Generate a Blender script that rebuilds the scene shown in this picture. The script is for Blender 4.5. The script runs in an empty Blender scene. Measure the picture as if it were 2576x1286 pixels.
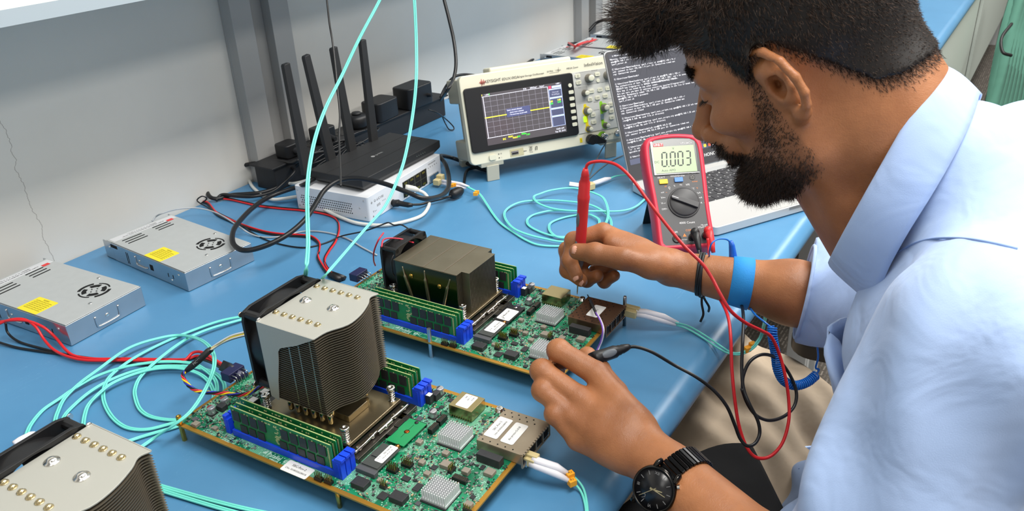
import bpy, math, random
import numpy as np
from mathutils import Matrix, Vector
from math import sin, cos, pi, radians, sqrt

S = bpy.context.scene
C = S.collection
TABLE = 0.74            # height of the bench top above the floor; everything below is laid out from the bench top

# ---------------------------------------------------------------- camera
CAM_F = 2077.0
CAM_P = Vector((-0.3377, -0.3618, 0.5500))
CAM_R = (1.1086, 0.0428, -1.0059)
cam_d = bpy.data.cameras.new('camera'); cam = bpy.data.objects.new('camera', cam_d); C.objects.link(cam)
cam_d.sensor_width = 36.0; cam_d.lens = CAM_F / 2576 * 36.0
cam.location = CAM_P + Vector((0, 0, TABLE)); cam.rotation_euler = CAM_R
cam_d.clip_start = 0.02
cam_d.dof.use_dof = True; cam_d.dof.focus_distance = 0.95; cam_d.dof.aperture_fstop = 18.0
S.camera = cam
# ---------------------------------------------------------------- world, lamps, exposure
w = bpy.data.worlds.new('world'); S.world = w; w.use_nodes = True
w.node_tree.nodes['Background'].inputs[0].default_value = (1.0, 0.975, 0.93, 1)
w.node_tree.nodes['Background'].inputs[1].default_value = 0.52
S.view_settings.view_transform = 'Standard'; S.view_settings.look = 'None'
S.view_settings.exposure = 0.2; S.view_settings.gamma = 1.0
S.view_settings.use_curve_mapping = False
LAMPS = []
for (lx, ly, ls, le) in ((0.25, -0.55, 0.6, 38), (1.75, -0.55, 0.6, 36), (0.25, -2.2, 0.6, 26), (1.75, -2.2, 0.6, 26),
                         (3.4, -0.55, 0.6, 34), (5.0, -0.55, 0.6, 34), (-1.3, -0.55, 0.6, 8)):
    ld = bpy.data.lights.new('ceiling_lamp', 'AREA'); ld.shape = 'RECTANGLE'; ld.size = 1.2; ld.size_y = 0.6
    ld.energy = le * .92; ld.color = (1.0, 0.975, 0.93)
    lo = bpy.data.objects.new('ceiling_lamp', ld); C.objects.link(lo)
    lo.location = (lx, ly, 2.62)
    LAMPS.append(lo)

# ---------------------------------------------------------------- pixel <-> bench plane (survey of the photograph)
_R = Matrix.Rotation(CAM_R[2], 3, 'Z') @ Matrix.Rotation(CAM_R[1], 3, 'Y') @ Matrix.Rotation(CAM_R[0], 3, 'X')
def ray(u, v): return _R @ Vector(((u - 1288) / CAM_F, -(v - 643) / CAM_F, -1.0))
def on(u, v, z=0.0):
    d = ray(u, v); return CAM_P + d * ((z - CAM_P.z) / d.z)
def at(u, v, dep): return CAM_P + ray(u, v) * dep

# ---------------------------------------------------------------- materials
_M = {}
def srgb(r, g, b):
    f = lambda c: (c / 255 / 12.92) if c / 255 <= 0.04045 else ((c / 255 + 0.055) / 1.055) ** 2.4
    return (f(r), f(g), f(b), 1)
def mat(name, col=(200, 200, 200), rough=0.5, metal=0.0, emit=None, es=1.0, spec=0.5, trans=0, coat=0, bump=None, mott=None, alpha=1, aniso=0, sss=0, sheen=0):
    if name in _M: return _M[name]
    m = bpy.data.materials.new(name); m.use_nodes = True; _M[name] = m
    nt = m.node_tree; b = nt.nodes['Principled BSDF']
    b.inputs['Base Color'].default_value = srgb(*col)
    b.inputs['Roughness'].default_value = rough; b.inputs['Metallic'].default_value = metal
    b.inputs['Specular IOR Level'].default_value = spec
    if trans: b.inputs['Transmission Weight'].default_value = trans
    if coat: b.inputs['Coat Weight'].default_value = coat; b.inputs['Coat Roughness'].default_value = 0.12
    if alpha < 1: b.inputs['Alpha'].default_value = alpha
    if sheen: b.inputs['Sheen Weight'].default_value = sheen
    if sss:
        b.inputs['Subsurface Weight'].default_value = sss; b.inputs['Subsurface Radius'].default_value = (1.0, 0.4, 0.22)
        b.inputs['Subsurface Scale'].default_value = 0.004
    if emit:
        b.inputs['Emission Color'].default_value = srgb(*emit); b.inputs['Emission Strength'].default_value = es
    tc = nt.nodes.new('ShaderNodeTexCoord')
    if mott:      # (scale, amount, second colour)
        n = nt.nodes.new('ShaderNodeTexNoise'); n.inputs['Scale'].default_value = mott[0]; n.inputs['Detail'].default_value = 6
        nt.links.new(tc.outputs['Object'], n.inputs['Vector'])
        r = nt.nodes.new('ShaderNodeMapRange'); r.inputs[1].default_value = 0.35; r.inputs[2].default_value = 0.65
        r.inputs[4].default_value = mott[1]
        nt.links.new(n.outputs['Fac'], r.inputs[0])
        x = nt.nodes.new('ShaderNodeMix'); x.data_type = 'RGBA'
        x.inputs[6].default_value = srgb(*col); x.inputs[7].default_value = srgb(*mott[2])
        nt.links.new(r.outputs[0], x.inputs[0]); nt.links.new(x.outputs[2], b.inputs['Base Color'])
    if bump:      # (scale, strength, distance)
        n = nt.nodes.new('ShaderNodeTexNoise'); n.inputs['Scale'].default_value = bump[0]; n.inputs['Detail'].default_value = 4
        nt.links.new(tc.outputs['Object'], n.inputs['Vector'])
        u = nt.nodes.new('ShaderNodeBump'); u.inputs['Strength'].default_value = bump[1]; u.inputs['Distance'].default_value = bump[2]
        nt.links.new(n.outputs['Fac'], u.inputs['Height']); nt.links.new(u.outputs[0], b.inputs['Normal'])
    return m

# ---------------------------------------------------------------- mesh builder
class MB:
    def __init__(s): s.v = []; s.f = []; s.m = []; s.sm = []; s.M = Matrix(); s.mi = 0
    def tf(s, M): s.M = M; return s
    def add(s, vs, fs, smooth=False):
        o = len(s.v); M = s.M
        s.v += [tuple(M @ Vector(p)) for p in vs]
        s.f += [tuple(o + i for i in f) for f in fs]; s.m += [s.mi] * len(fs); s.sm += [smooth] * len(fs)
        return s
    def box(s, x0, x1, y0, y1, z0, z1):
        return s.add([(x0, y0, z0), (x1, y0, z0), (x1, y1, z0), (x0, y1, z0), (x0, y0, z1), (x1, y0, z1), (x1, y1, z1), (x0, y1, z1)],
                     [(3, 2, 1, 0), (4, 5, 6, 7), (0, 1, 5, 4), (1, 2, 6, 5), (2, 3, 7, 6), (3, 0, 4, 7)])
    def cbox(s, cx, cy, z0, dx, dy, dz): return s.box(cx - dx / 2, cx + dx / 2, cy - dy / 2, cy + dy / 2, z0, z0 + dz)
    def prism(s, pts, z0, z1, smooth=False):       # polygon in xy, extruded in z
        n = len(pts)
        a = sum(pts[i][0] * pts[(i + 1) % n][1] - pts[(i + 1) % n][0] * pts[i][1] for i in range(n))
        if a < 0: pts = pts[::-1]
        s.add([(x, y, z0) for x, y in pts] + [(x, y, z1) for x, y in pts], [tuple(range(n - 1, -1, -1)), tuple(range(n, 2 * n))])
        o = len(s.v) - 2 * n
        fs = [(o + i, o + (i + 1) % n, o + n + (i + 1) % n, o + n + i) for i in range(n)]
        s.f += fs; s.m += [s.mi] * n; s.sm += [smooth] * n
        return s
    def ringprism(s, outer, inner, z0, z1):        # same-count outlines -> plate with an opening
        n = len(outer)
        vs = [(x, y, z) for z in (z0, z1) for pts in (outer, inner) for x, y in pts]
        fs = []
        for i in range(n):
            j = (i + 1) % n; o0, i0, o1, i1 = i, n + i, 2 * n + i, 3 * n + i; O0, I0, O1, I1 = j, n + j, 2 * n + j, 3 * n + j
            fs += [(o1, O1, I1, i1), (i0, I0, O0, o0), (o0, O0, O1, o1), (I0, i0, i1, I1)]
        return s.add(vs, fs)
    def cyl(s, p0, p1, r0, r1=None, n=16, smooth=True, cap=True):
        r1 = r0 if r1 is None else r1; p0 = Vector(p0); p1 = Vector(p1); d = (p1 - p0).normalized()
        a = d.orthogonal().normalized(); b = d.cross(a)
        vs = []
        for p, r in ((p0, r0), (p1, r1)): vs += [tuple(p + (a * cos(2 * pi * i / n) + b * sin(2 * pi * i / n)) * r) for i in range(n)]
        s.add(vs, [(i, (i + 1) % n, n + (i + 1) % n, n + i) for i in range(n)], smooth)
        if cap: s.add(vs, [tuple(range(n - 1, -1, -1)), tuple(range(n, 2 * n))])
        return s
    def lathe(s, prof, p=(0, 0, 0), d=(0, 0, 1), n=20, smooth=True):   # prof: (r, h)
        p = Vector(p); d = Vector(d).normalized(); a = d.orthogonal().normalized(); b = d.cross(a); vs = []
        for r, h in prof: vs += [tuple(p + d * h + (a * cos(2 * pi * i / n) + b * sin(2 * pi * i / n)) * r) for i in range(n)]
        fs = [(k * n + i, k * n + (i + 1) % n, (k + 1) * n + (i + 1) % n, (k + 1) * n + i) for k in range(len(prof) - 1) for i in range(n)]
        fs2 = []
        if prof[0][0] > 1e-6: fs2.append(tuple(range(n - 1, -1, -1)))
        if prof[-1][0] > 1e-6: fs2.append(tuple((len(prof) - 1) * n + i for i in range(n)))
        s.add(vs, fs, smooth)
        o = len(s.v) - len(vs)
        for f in fs2: s.f.append(tuple(o + i for i in f)); s.m.append(s.mi); s.sm.append(False)
        return s
    def tube(s, path, r, n=8, closed=False, flat=None):
        P = [Vector(p) for p in path]; N = len(P); vs = []; up = None
        rr = r if hasattr(r, '__len__') else [r] * N
        for i, p in enumerate(P):
            t = (P[(i + 1) % N] - P[i - 1]) if closed else (P[min(i + 1, N - 1)] - P[max(i - 1, 0)])
            t = t.normalized() if t.length > 1e-9 else Vector((0, 0, 1))
            if up is None:
                up = Vector((0, 0, 1)) if abs(t.z) < 0.95 else Vector((1, 0, 0))
            a = (up - t * up.dot(t))
            a = a.normalized() if a.length > 1e-6 else t.orthogonal().normalized()
            up = a; b = t.cross(a)
            fa, fb = (1, 1) if not flat else flat
            vs += [tuple(p + (a * cos(2 * pi * k / n) * fa + b * sin(2 * pi * k / n) * fb) * rr[i]) for k in range(n)]
        fs = [(k * n + i, k * n + (i + 1) % n, ((k + 1) % N) * n + (i + 1) % n, ((k + 1) % N) * n + i) for k in range(N if closed else N - 1) for i in range(n)]
        if not closed: fs += [tuple(range(n - 1, -1, -1)), tuple((N - 1) * n + i for i in range(n))]
        return s.add(vs, fs, True)
    def ball(s, c, r, n=12, sc=(1, 1, 1)):
        vs = []; m = n // 2
        for j in range(m + 1):
            th = pi * j / m
            vs += [(c[0] + r * sc[0] * sin(th) * cos(2 * pi * i / n), c[1] + r * sc[1] * sin(th) * sin(2 * pi * i / n), c[2] + r * sc[2] * cos(th)) for i in range(n)]
        return s.add(vs, [(j * n + i, (j + 1) * n + i, (j + 1) * n + (i + 1) % n, j * n + (i + 1) % n) for j in range(m) for i in range(n)], True)
    def text(s, t, size, M, ext=0.00005, ax='CENTER', sp=1.0, bold=0.0, wx=1.0):
        cu = bpy.data.curves.new('t', 'FONT'); cu.body = t; cu.size = size; cu.extrude = ext; cu.align_x = ax; cu.align_y = 'CENTER'
        cu.space_character = sp; cu.resolution_u = 2; cu.offset = bold
        ob = bpy.data.objects.new('t', cu); me = bpy.data.meshes.new_from_object(ob)
        old = s.M; s.M = old @ M @ Matrix.Diagonal((wx, 1, 1, 1))
        s.add([tuple(v.co) for v in me.vertices], [tuple(p.vertices) for p in me.polygons]); s.M = old
        bpy.data.objects.remove(ob); bpy.data.curves.remove(cu); bpy.data.meshes.remove(me)
        return s
    def build(s, name, mats, parent=None, bevel=0, seg=2, loc=None, rot=None, label=None, sub=0):
        me = bpy.data.meshes.new(name); me.from_pydata(s.v, [], s.f)
        for m in (mats if isinstance(mats, (list, tuple)) else [mats]): me.materials.append(m)
        me.polygons.foreach_set('material_index', s.m); me.polygons.foreach_set('use_smooth', s.sm); me.update()
        o = bpy.data.objects.new(name, me); C.objects.link(o)
        if parent: o.parent = parent
        if loc is not None: o.location = loc
        if rot is not None: o.rotation_euler = rot
        if label: o['label'] = label
        if bevel:
            b = o.modifiers.new('bevel', 'BEVEL'); b.width = bevel; b.segments = seg; b.limit_method = 'ANGLE'; b.angle_limit = radians(35)
            b.harden_normals = True
            for p in me.polygons: p.use_smooth = True
        if sub:
            b = o.modifiers.new('sub', 'SUBSURF'); b.levels = sub; b.render_levels = sub
        return o
def T(x=0, y=0, z=0): return Matrix.Translation((x, y, z))
def Rz(a): return Matrix.Rotation(a, 4, 'Z')
def Rx(a): return Matrix.Rotation(a, 4, 'X')
def Ry(a): return Matrix.Rotation(a, 4, 'Y')
def thing(name, label, cat, loc=(0, 0, 0), rz=0.0, group=None):
    o = bpy.data.objects.new(name, None); C.objects.link(o); o.location = loc; o.rotation_euler = (0, 0, rz)
    o.empty_display_size = 0.02
    return tag(o, label, cat, group)
def tag(o, label, cat, group=None, kind=None):
    if label: o['label'] = label
    if cat: o['category'] = cat
    if group: o['group'] = group
    if kind: o['kind'] = kind
    return o
def struct(o): o['kind'] = 'structure'; return o
def dup(root, loc=None, rz=None, label=None, group=None):
    r = root.copy(); C.objects.link(r)
    if loc is not None: r.location = loc
    if rz is not None: r.rotation_euler = (0, 0, rz)
    if label: r['label'] = label
    if group: r['group'] = group
    for ch in list(root.children):
        c = ch.copy(); C.objects.link(c); c.parent = r
        for g in list(ch.children):
            d = g.copy(); C.objects.link(d); d.parent = c
    return r
def smooth_path(pts, k=8, closed=False):
    P = [Vector(p) for p in pts]; N = len(P); out = []
    for i in range(N if closed else N - 1):
        p0 = P[i - 1] if (i > 0 or closed) else P[0] * 2 - P[1]
        p1 = P[i]; p2 = P[(i + 1) % N]; p3 = P[(i + 2) % N] if (i + 2 < N or closed) else p2 * 2 - p1
        # centripetal-ish Catmull-Rom
        for j in range(k):
            t = j / k
            out.append(0.5 * ((2 * p1) + (p2 - p0) * t + (2 * p0 - 5 * p1 + 4 * p2 - p3) * t * t + (3 * p1 - p0 - 3 * p2 + p3) * t ** 3))
    if not closed: out.append(P[-1])
    return out
def px(pts, z=0.0):      # list of (u, v[, z]) -> points on the bench (or at height z above it)
    return [on(p[0], p[1], p[2] if len(p) > 2 else z) for p in pts]
def rrect(x0, x1, y0, y1, r, k=5):
    out = []
    for cx, cy, a0 in ((x1 - r, y1 - r, 0), (x0 + r, y1 - r, pi / 2), (x0 + r, y0 + r, pi), (x1 - r, y0 + r, 3 * pi / 2)):
        out += [(cx + r * cos(a0 + pi / 2 * i / k), cy + r * sin(a0 + pi / 2 * i / k)) for i in range(k + 1)]
    return out
RND = random.Random(7)
# ================================================================ the setting
def noise_mix(name, cols, scale, rough, extra=None, vec='Object'):
    m = bpy.data.materials.new(name); m.use_nodes = True; nt = m.node_tree; b = nt.nodes['Principled BSDF']
    tc = nt.nodes.new('ShaderNodeTexCoord'); n = nt.nodes.new('ShaderNodeTexNoise'); n.inputs['Scale'].default_value = scale
    n.inputs['Detail'].default_value = 8; n.inputs['Roughness'].default_value = 0.6
    nt.links.new(tc.outputs[vec], n.inputs['Vector'])
    r = nt.nodes.new('ShaderNodeValToRGB'); e = r.color_ramp
    e.elements[0].position = cols[0][0]; e.elements[0].color = srgb(*cols[0][1])
    e.elements[1].position = cols[1][0]; e.elements[1].color = srgb(*cols[1][1])
    for p, c in cols[2:]: q = e.elements.new(p); q.color = srgb(*c)
    nt.links.new(n.outputs['Fac'], r.inputs[0]); nt.links.new(r.outputs[0], b.inputs['Base Color']); b.inputs['Roughness'].default_value = rough
    return m, nt, b, tc, r
# blue antistatic mat, worn: soft mottling, fine scratches, small specks
MAT_BENCH, nt, bs, tc, rmp = noise_mix('blue_antistatic_vinyl', [(0.3, (74, 130, 172)), (0.7, (84, 142, 184))], 5.0, 0.36)
sc = nt.nodes.new('ShaderNodeTexNoise'); sc.inputs['Scale'].default_value = 9; sc.inputs['Detail'].default_value = 3; sc.inputs['Distortion'].default_value = 1.2
mp = nt.nodes.new('ShaderNodeMapping'); mp.inputs['Rotation'].default_value = (0, 0, 0.6); mp.inputs['Scale'].default_value = (1, 9, 1)
nt.links.new(tc.outputs['Object'], mp.inputs[0]); nt.links.new(mp.outputs[0], sc.inputs['Vector'])
ab = nt.nodes.new('ShaderNodeMath'); ab.operation = 'SUBTRACT'; ab.inputs[1].default_value = 0.5; nt.links.new(sc.outputs['Fac'], ab.inputs[0])
a2 = nt.nodes.new('ShaderNodeMath'); a2.operation = 'ABSOLUTE'; nt.links.new(ab.outputs[0], a2.inputs[0])
lt = nt.nodes.new('ShaderNodeMath'); lt.operation = 'LESS_THAN'; lt.inputs[1].default_value = 0.0012; nt.links.new(a2.outputs[0], lt.inputs[0])
gate = nt.nodes.new('ShaderNodeTexNoise'); gate.inputs['Scale'].default_value = 7; nt.links.new(tc.outputs['Object'], gate.inputs['Vector'])
g2 = nt.nodes.new('ShaderNodeMath'); g2.operation = 'GREATER_THAN'; g2.inputs[1].default_value = 0.6; nt.links.new(gate.outputs['Fac'], g2.inputs[0])
ml = nt.nodes.new('ShaderNodeMath'); ml.operation = 'MULTIPLY'; nt.links.new(lt.outputs[0], ml.inputs[0]); nt.links.new(g2.outputs[0], ml.inputs[1])
m3 = nt.nodes.new('ShaderNodeMath'); m3.operation = 'MULTIPLY'; m3.inputs[1].default_value = 0.3; nt.links.new(ml.outputs[0], m3.inputs[0])
mx = nt.nodes.new('ShaderNodeMix'); mx.data_type = 'RGBA'; mx.inputs[7].default_value = srgb(150, 195, 225)
nt.links.new(m3.outputs[0], mx.inputs[0]); nt.links.new(rmp.outputs[0], mx.inputs[6]); nt.links.new(mx.outputs[2], bs.inputs['Base Color'])
MAT_WALL, nt, bs, tc, rmp = noise_mix('painted_plaster', [(0.35, (214, 211, 204)), (0.65, (221, 218, 211))], 3.0, 0.7)
# hairline crack running down the plaster
geo = nt.nodes.new('ShaderNodeNewGeometry'); sep = nt.nodes.new('ShaderNodeSeparateXYZ'); nt.links.new(tc.outputs['Object'], sep.inputs[0])
nz = nt.nodes.new('ShaderNodeTexNoise'); nz.noise_dimensions = '1D'; nz.inputs['Scale'].default_value = 22; nz.inputs['Detail'].default_value = 8; nt.links.new(sep.outputs['Z'], nz.inputs['W'])
def mth(nt, op, a, b=None, c=None):
    n = nt.nodes.new('ShaderNodeMath'); n.operation = op
    for i, q in enumerate((a, b, c)):
        if q is None: continue
        if isinstance(q, (int, float)): n.inputs[i].default_value = q
        else: nt.links.new(q, n.inputs[i])
    return n.outputs[0]
off = mth(nt, 'MULTIPLY', mth(nt, 'SUBTRACT', nz.outputs['Fac'], 0.5), 0.03)
lin = mth(nt, 'MULTIPLY_ADD', sep.outputs['Z'], -0.030, 0.2245)
dx = mth(nt, 'ABSOLUTE', mth(nt, 'SUBTRACT', mth(nt, 'SUBTRACT', sep.outputs['X'], lin), off))
ck = mth(nt, 'LESS_THAN', dx, 0.00055)
ck = mth(nt, 'MULTIPLY', ck, mth(nt, 'LESS_THAN', sep.outputs['Z'], 0.25))
ck = mth(nt, 'MULTIPLY', ck, 0.55)
mx = nt.nodes.new('ShaderNodeMix'); mx.data_type = 'RGBA'; mx.inputs[7].default_value = srgb(120, 112, 104)
nt.links.new(ck, mx.inputs[0]); nt.links.new(rmp.outputs[0], mx.inputs[6]); nt.links.new(mx.outputs[2], bs.inputs['Base Color'])
# carpet tile: grey brown with woven dashes
MAT_CARPET, nt, bs, tc, rmp = noise_mix('carpet_tile', [(0.3, (72, 66, 60)), (0.7, (110, 103, 95))], 120.0, 0.95)
br = nt.nodes.new('ShaderNodeTexBrick'); br.inputs['Scale'].default_value = 9; br.inputs['Mortar Size'].default_value = 0.03
br.inputs['Color1'].default_value = srgb(150, 142, 132); br.inputs['Color2'].default_value = srgb(62, 58, 54); br.inputs['Mortar'].default_value = srgb(48, 44, 40)
br.inputs['Brick Width'].default_value = 0.25; br.inputs['Row Height'].default_value = 0.09
nt.links.new(tc.outputs['Object'], br.inputs['Vector'])
mx = nt.nodes.new('ShaderNodeMix'); mx.data_type = 'RGBA'; mx.inputs[0].default_value = 0.5
nt.links.new(rmp.outputs[0], mx.inputs[6]); nt.links.new(br.outputs['Color'], mx.inputs[7]); nt.links.new(mx.outputs[2], bs.inputs['Base Color'])
MAT_WHITE = mat('white_laminate', (232, 234, 236), 0.35)
MAT_ALU = mat('grey_aluminium', (168, 167, 165), 0.5, 0.15)
MAT_STEEL = mat('galvanised_steel', (196, 198, 200), 0.28, 0.95, mott=(60, 0.5, (178, 181, 184)))
MAT_PAINTLEG = mat('grey_painted_steel', (176, 178, 178), 0.45, 0.1)

struct(MB().box(-2.5, 7.5, -4.0, 0.86, -TABLE - .02, -TABLE).build('floor', MAT_CARPET))
struct(MB().box(-2.5, 7.5, 0.856, 0.95, -TABLE, 1.96).build('wall_back', MAT_WALL))
struct(MB().box(-2.5, 7.5, -4.0, 0.95, 1.96, 2.0).build('ceiling', mat('ceiling_paint', (225, 225, 222), 0.9)))
struct(MB().box(7.5, 7.56, -4.0, 0.95, -TABLE, 2.0).build('wall_right', mat('far_wall_paint', (200, 200, 196), 0.9)))
# aluminium uprights on the wall (seen as grey strips): each with two flanges and a web
def upright(x0, x1, n):
    b = MB(); y = 0.856
    b.box(x0, x1, y - 0.006, y - .0003, -0.30, 0.95).box(x0, x0 + 0.045, y - 0.028, y - 0.006, -0.3, 0.95).box(x1 - 0.045, x1, y - 0.028, y - 0.006, -0.3, 0.95)
    return struct(b.build('trim_%d' % n, MAT_ALU, bevel=0.001))
upright(0.6214, 0.7534, 1); upright(1.891, 2.028, 2); upright(3.16, 3.29, 3)

def bench(name, x0, x1, label):
    t = thing(name, label, 'workbench', ((x0 + x1) / 2, 0.37, -TABLE)); cx = (x0 + x1) / 2
    m = MB().tf(T(-cx, -0.37, TABLE))
    # slab with a soft rolled front edge
    prof = [(0.853, 0.0), (-0.085, 0.0), (-0.0925, -0.0013), (-0.099, -0.005), (-0.1045, -0.011), (-0.107, -0.018), (-0.1065, -0.026), (-0.102, -0.032), (-0.094, -0.035), (0.853, -0.035)]
    n = len(prof)
    m.add([(x0, y, z) for y, z in prof] + [(x1, y, z) for y, z in prof],
          [(i, (i + 1) % n, n + (i + 1) % n, n + i) for i in range(n)], True)
    m.add([(x0, y, z) for y, z in prof] + [(x1, y, z) for y, z in prof], [tuple(range(n)), tuple(range(2 * n - 1, n - 1, -1))])
    o = m.build('worktop', MAT_BENCH, t)
    for p in o.data.polygons:
        if len(p.vertices) > 4 or abs(p.normal.z) > 0.999: p.use_smooth = False
    MB().tf(T(-cx, -0.37, TABLE)).box(x0 + .03, x1 - .03, -0.06, 0.80, -0.065, -0.036).build('frame_rail', MAT_PAINTLEG, t, bevel=0.002)
    for lx in (x0 + 0.03, x1 - 0.07):
        for ly in (-0.075, 0.76):
            b = MB().tf(T(-cx, -0.37, TABLE)); b.box(lx, lx + 0.04, ly, ly + 0.04, -TABLE, -0.066); b.box(lx + .012, lx + .028, ly - .0015, ly, -TABLE + .01, -0.07)
            b.build('leg', MAT_PAINTLEG, t, bevel=0.002)
    return t
bench('workbench', -1.10, 1.235, 'long blue topped workbench with rolled front edge under the circuit boards')
t2 = bench('workbench', 1.24, 3.60, 'second blue topped workbench farther along the wall behind the laptop')
MB().tf(T(-2.42, -.37, TABLE)).box(2.15, 3.5, -0.098, -0.086, -0.50, -0.037).build('modesty_panel', mat('pale_green_laminate', (196, 206, 198), 0.55), t2, bevel=0.001, label='pale green panel under the worktop')
t3 = bench('workbench', 3.605, 5.9, 'third blue topped workbench at the far end of the row')
MB().tf(T(-4.7525, -.37, TABLE)).box(3.7, 5.8, -0.098, -0.086, -0.50, -0.037).build('modesty_panel', _M['pale_green_laminate'], t3, bevel=0.001, label='pale green panel under the worktop')

t = thing('wall_shelf', 'white shelf board on the wall above the power supplies', 'shelf', (0.35, 0.73, 0.396))
MB().tf(T(-0.35, -0.73, -0.396)).box(-1.0, 2.6, 0.60, 0.8555, 0.396, 0.4135).build('shelf_board', MAT_WHITE, t, bevel=0.001)
MB().tf(T(-0.35, -0.73, -0.396)).box(-1.0, 2.6, 0.5985, 0.5999, 0.396, 0.4135).build('edge_band', mat('pale_blue_edging', (176, 188, 196), 0.4), t)
# ================================================================ power supplies
M_PSU = mat('zinc_steel', (184, 187, 186), 0.48, 0.2, mott=(90, 0.5, (190, 193, 192)))
M_PSUS = mat('bare_zinc', (190, 194, 198), 0.25, 0.9, mott=(30, 0.5, (175, 180, 184)))
M_BLACK = mat('black_plastic', (20, 20, 22), 0.45)
M_BLK2 = mat('satin_black', (30, 30, 32), 0.55)
M_DARK = mat('dark_opening', (6, 6, 7), 0.9)
M_YEL = mat('yellow_sticker', (236, 218, 44), 0.5)
M_PRINT = mat('dark_print', (40, 40, 40), 0.7)
M_REDP = mat('red_print', (214, 60, 60), 0.6)
M_CHROME = mat('chrome', (225, 222, 216), 0.14, 1.0)
M_BRASS = mat('brass', (205, 165, 80), 0.25, 1.0)
M_GREEN = mat('connector_green', (40, 110, 70), 0.5)
M_STICK = mat('white_sticker', (232, 232, 230), 0.5)

def arc_slot(b, cx, cy, r0, r1, a0, a1, z0, z1, n=10):
    pts = [(cx + r1 * cos(a0 + (a1 - a0) * i / n), cy + r1 * sin(a0 + (a1 - a0) * i / n)) for i in range(n + 1)]
    pts += [(cx + r0 * cos(a1 - (a1 - a0) * i / n), cy + r0 * sin(a1 - (a1 - a0) * i / n)) for i in range(n + 1)]
    b.prism(pts, z0, z1)
def make_psu(label, group=None):
    t = thing('power_supply', label, 'power supply', group=group)
    W, D, H = 0.115, 0.215, 0.030
    b = MB().box(0, W, 0, 0.19, 0.0005, H).box(0, 0.0015, 0.19, D, .0005, H).box(W - .0015, W, 0.19, D, .0005, H).box(0, W, 0.19, D, .0005, .003)
    b.build('housing', M_PSUS, t, bevel=0.0012)
    b = MB().box(0.0012, W - .0012, 0.0012, 0.206, H, H + 0.0011); b.build('cover_plate', M_PSU, t, bevel=0.0005)
    z0, z1 = H + .0011, H + .0015
    for k, (u0, v0) in enumerate(((0.012, 0.161), (0.066, 0.165))):
        b = MB()
        for i in range(3):
            v = v0 + i * 0.0085; sh = 0
            b.prism(rrect(u0, u0 + (0.033 if k == 0 else 0.0275), v, v + 0.0022, 0.0011, 3), z0, z1)
        b.build('vent_slots', M_DARK, t)
    b = MB()
    cx, cy = 0.0785, 0.0490
    for a in range(4):
        c0 = a * pi / 2 + pi / 4
        arc_slot(b, cx, cy, 0.0185, 0.0225, c0 - 0.62 + (pi / 4), c0 + 0.62 + pi / 4, z0, z1) if a % 2 == 0 else arc_slot(b, cx, cy, 0.0185, 0.0205, c0 - 0.6 + pi / 4, c0 + 0.6 + pi / 4, z0, z1)
        arc_slot(b, cx, cy, 0.0100 if a % 2 else .0095, 0.0160, c0 - 0.52, c0 + 0.52, z0, z1)
        b.cyl((cx + 0.005 * cos(c0 + .785), cy + 0.005 * sin(c0 + .785), z0), (cx + 0.005 * cos(c0 + .785), cy + 0.005 * sin(c0 + .785), z1), 0.0011, n=10)
    b.build('fan_grille', M_DARK, t)
    b = MB(); b.prism(rrect(0.0012, 0.0345, 0.062, 0.103, 0.002), z0, z0 + .0002); st = b.build('warning_sticker', M_YEL, t, label='yellow warning sticker')
    b = MB().tf(T(0.018, 0.0825, z0 + .00022) @ Rz(-pi / 2))
    for i in range(7): b.text('CAUTION: risk of shock, do not open' if i else 'WARNING', 0.0034 if i else 0.0040, T(0, 0.0125 - i * 0.0036, 0), wx=0.62)
    b.mi = 0; b.build('sticker_print', mat('amber_print', (120, 100, 20), .6), st)
    # label strip at the terminal end
    b = MB(); b.box(0.004, 0.112, 0.187, 0.202, z0, z0 + .0002); lb = b.build('rating_label', mat('silver_label', (205, 206, 208), .4), t)
    b = MB().tf(T(0.056, 0.1945, z0 + .0003) @ Rz(pi))
    b.text('AC INPUT: 100-120VAC 6.8A / 200-240VAC 3.4A  DC OUTPUT: +12V 29A', 0.0034, T(0, .003, 0), wx=.66)
    b.text('TERMINAL:  +V  +V  +V  -V  -V  -V  FG  N  L', 0.0034, T(0, -.002, 0), wx=.8)
    b.build('label_print', M_PRINT, lb)
    b = MB().tf(T(0.100, 0.1870, z0 + .0004) @ Rz(-pi / 2)); b.box(-.0035, .0035, -.0052, .0052, -.0001, .0001); b.build('maker_mark', M_REDP, lb)
    b = MB().box(0.006, 0.109, 0.1915, 0.2135, 0.003, 0.017).build('terminal_block', M_BLACK, t, bevel=.001)
    for i in range(9):
        u = 0.012 + i * 0.0115
        MB().lathe([(0.0035, 0), (0.0035, .0012), (0.002, .0018)], (u, 0.203, 0.017), n=12).build('terminal_screw', M_BRASS, t)
    MB().box(0.004, 0.012, 0.2065, 0.2155, 0.004, 0.02).build('trimmer', M_GREEN, t)
    def scr(p, d, r=.0026):
        MB().lathe([(r, -.0004), (r, .0004), (r * .6, .0009), (0, .0010)], p, d, 12).build('screw', M_CHROME, t)
    scr((0.1056, 0.0758, H + .0013), (0, 0, 1)); scr((0.0521, 0.0215, H + .0013), (0, 0, 1))
    scr((0.0575, 0, .016), (0, -1, 0), .003); scr((0, 0.017, .022), (-1, 0, 0), .0022); scr((0, 0.118, .018), (-1, 0, 0), .0022); scr((0, 0.018+.02, .008), (-1, 0, 0), .0022); scr((0, .198, .021), (-1, 0, 0), .0022)
    # pressed handle recess on the fan end: raised rounded lip
    b = MB()
    b.tube(smooth_path([(0.040, -.0002, .022), (0.0405, -.0006, .010), (0.044, -.0008, .0062), (0.070, -.0008, .0062), (0.0745, -.0006, .010), (0.075, -.0002, .022)], 6), 0.0016, 8, flat=(1, .6))
    b.build('pressed_lip', M_PSUS, t)
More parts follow.
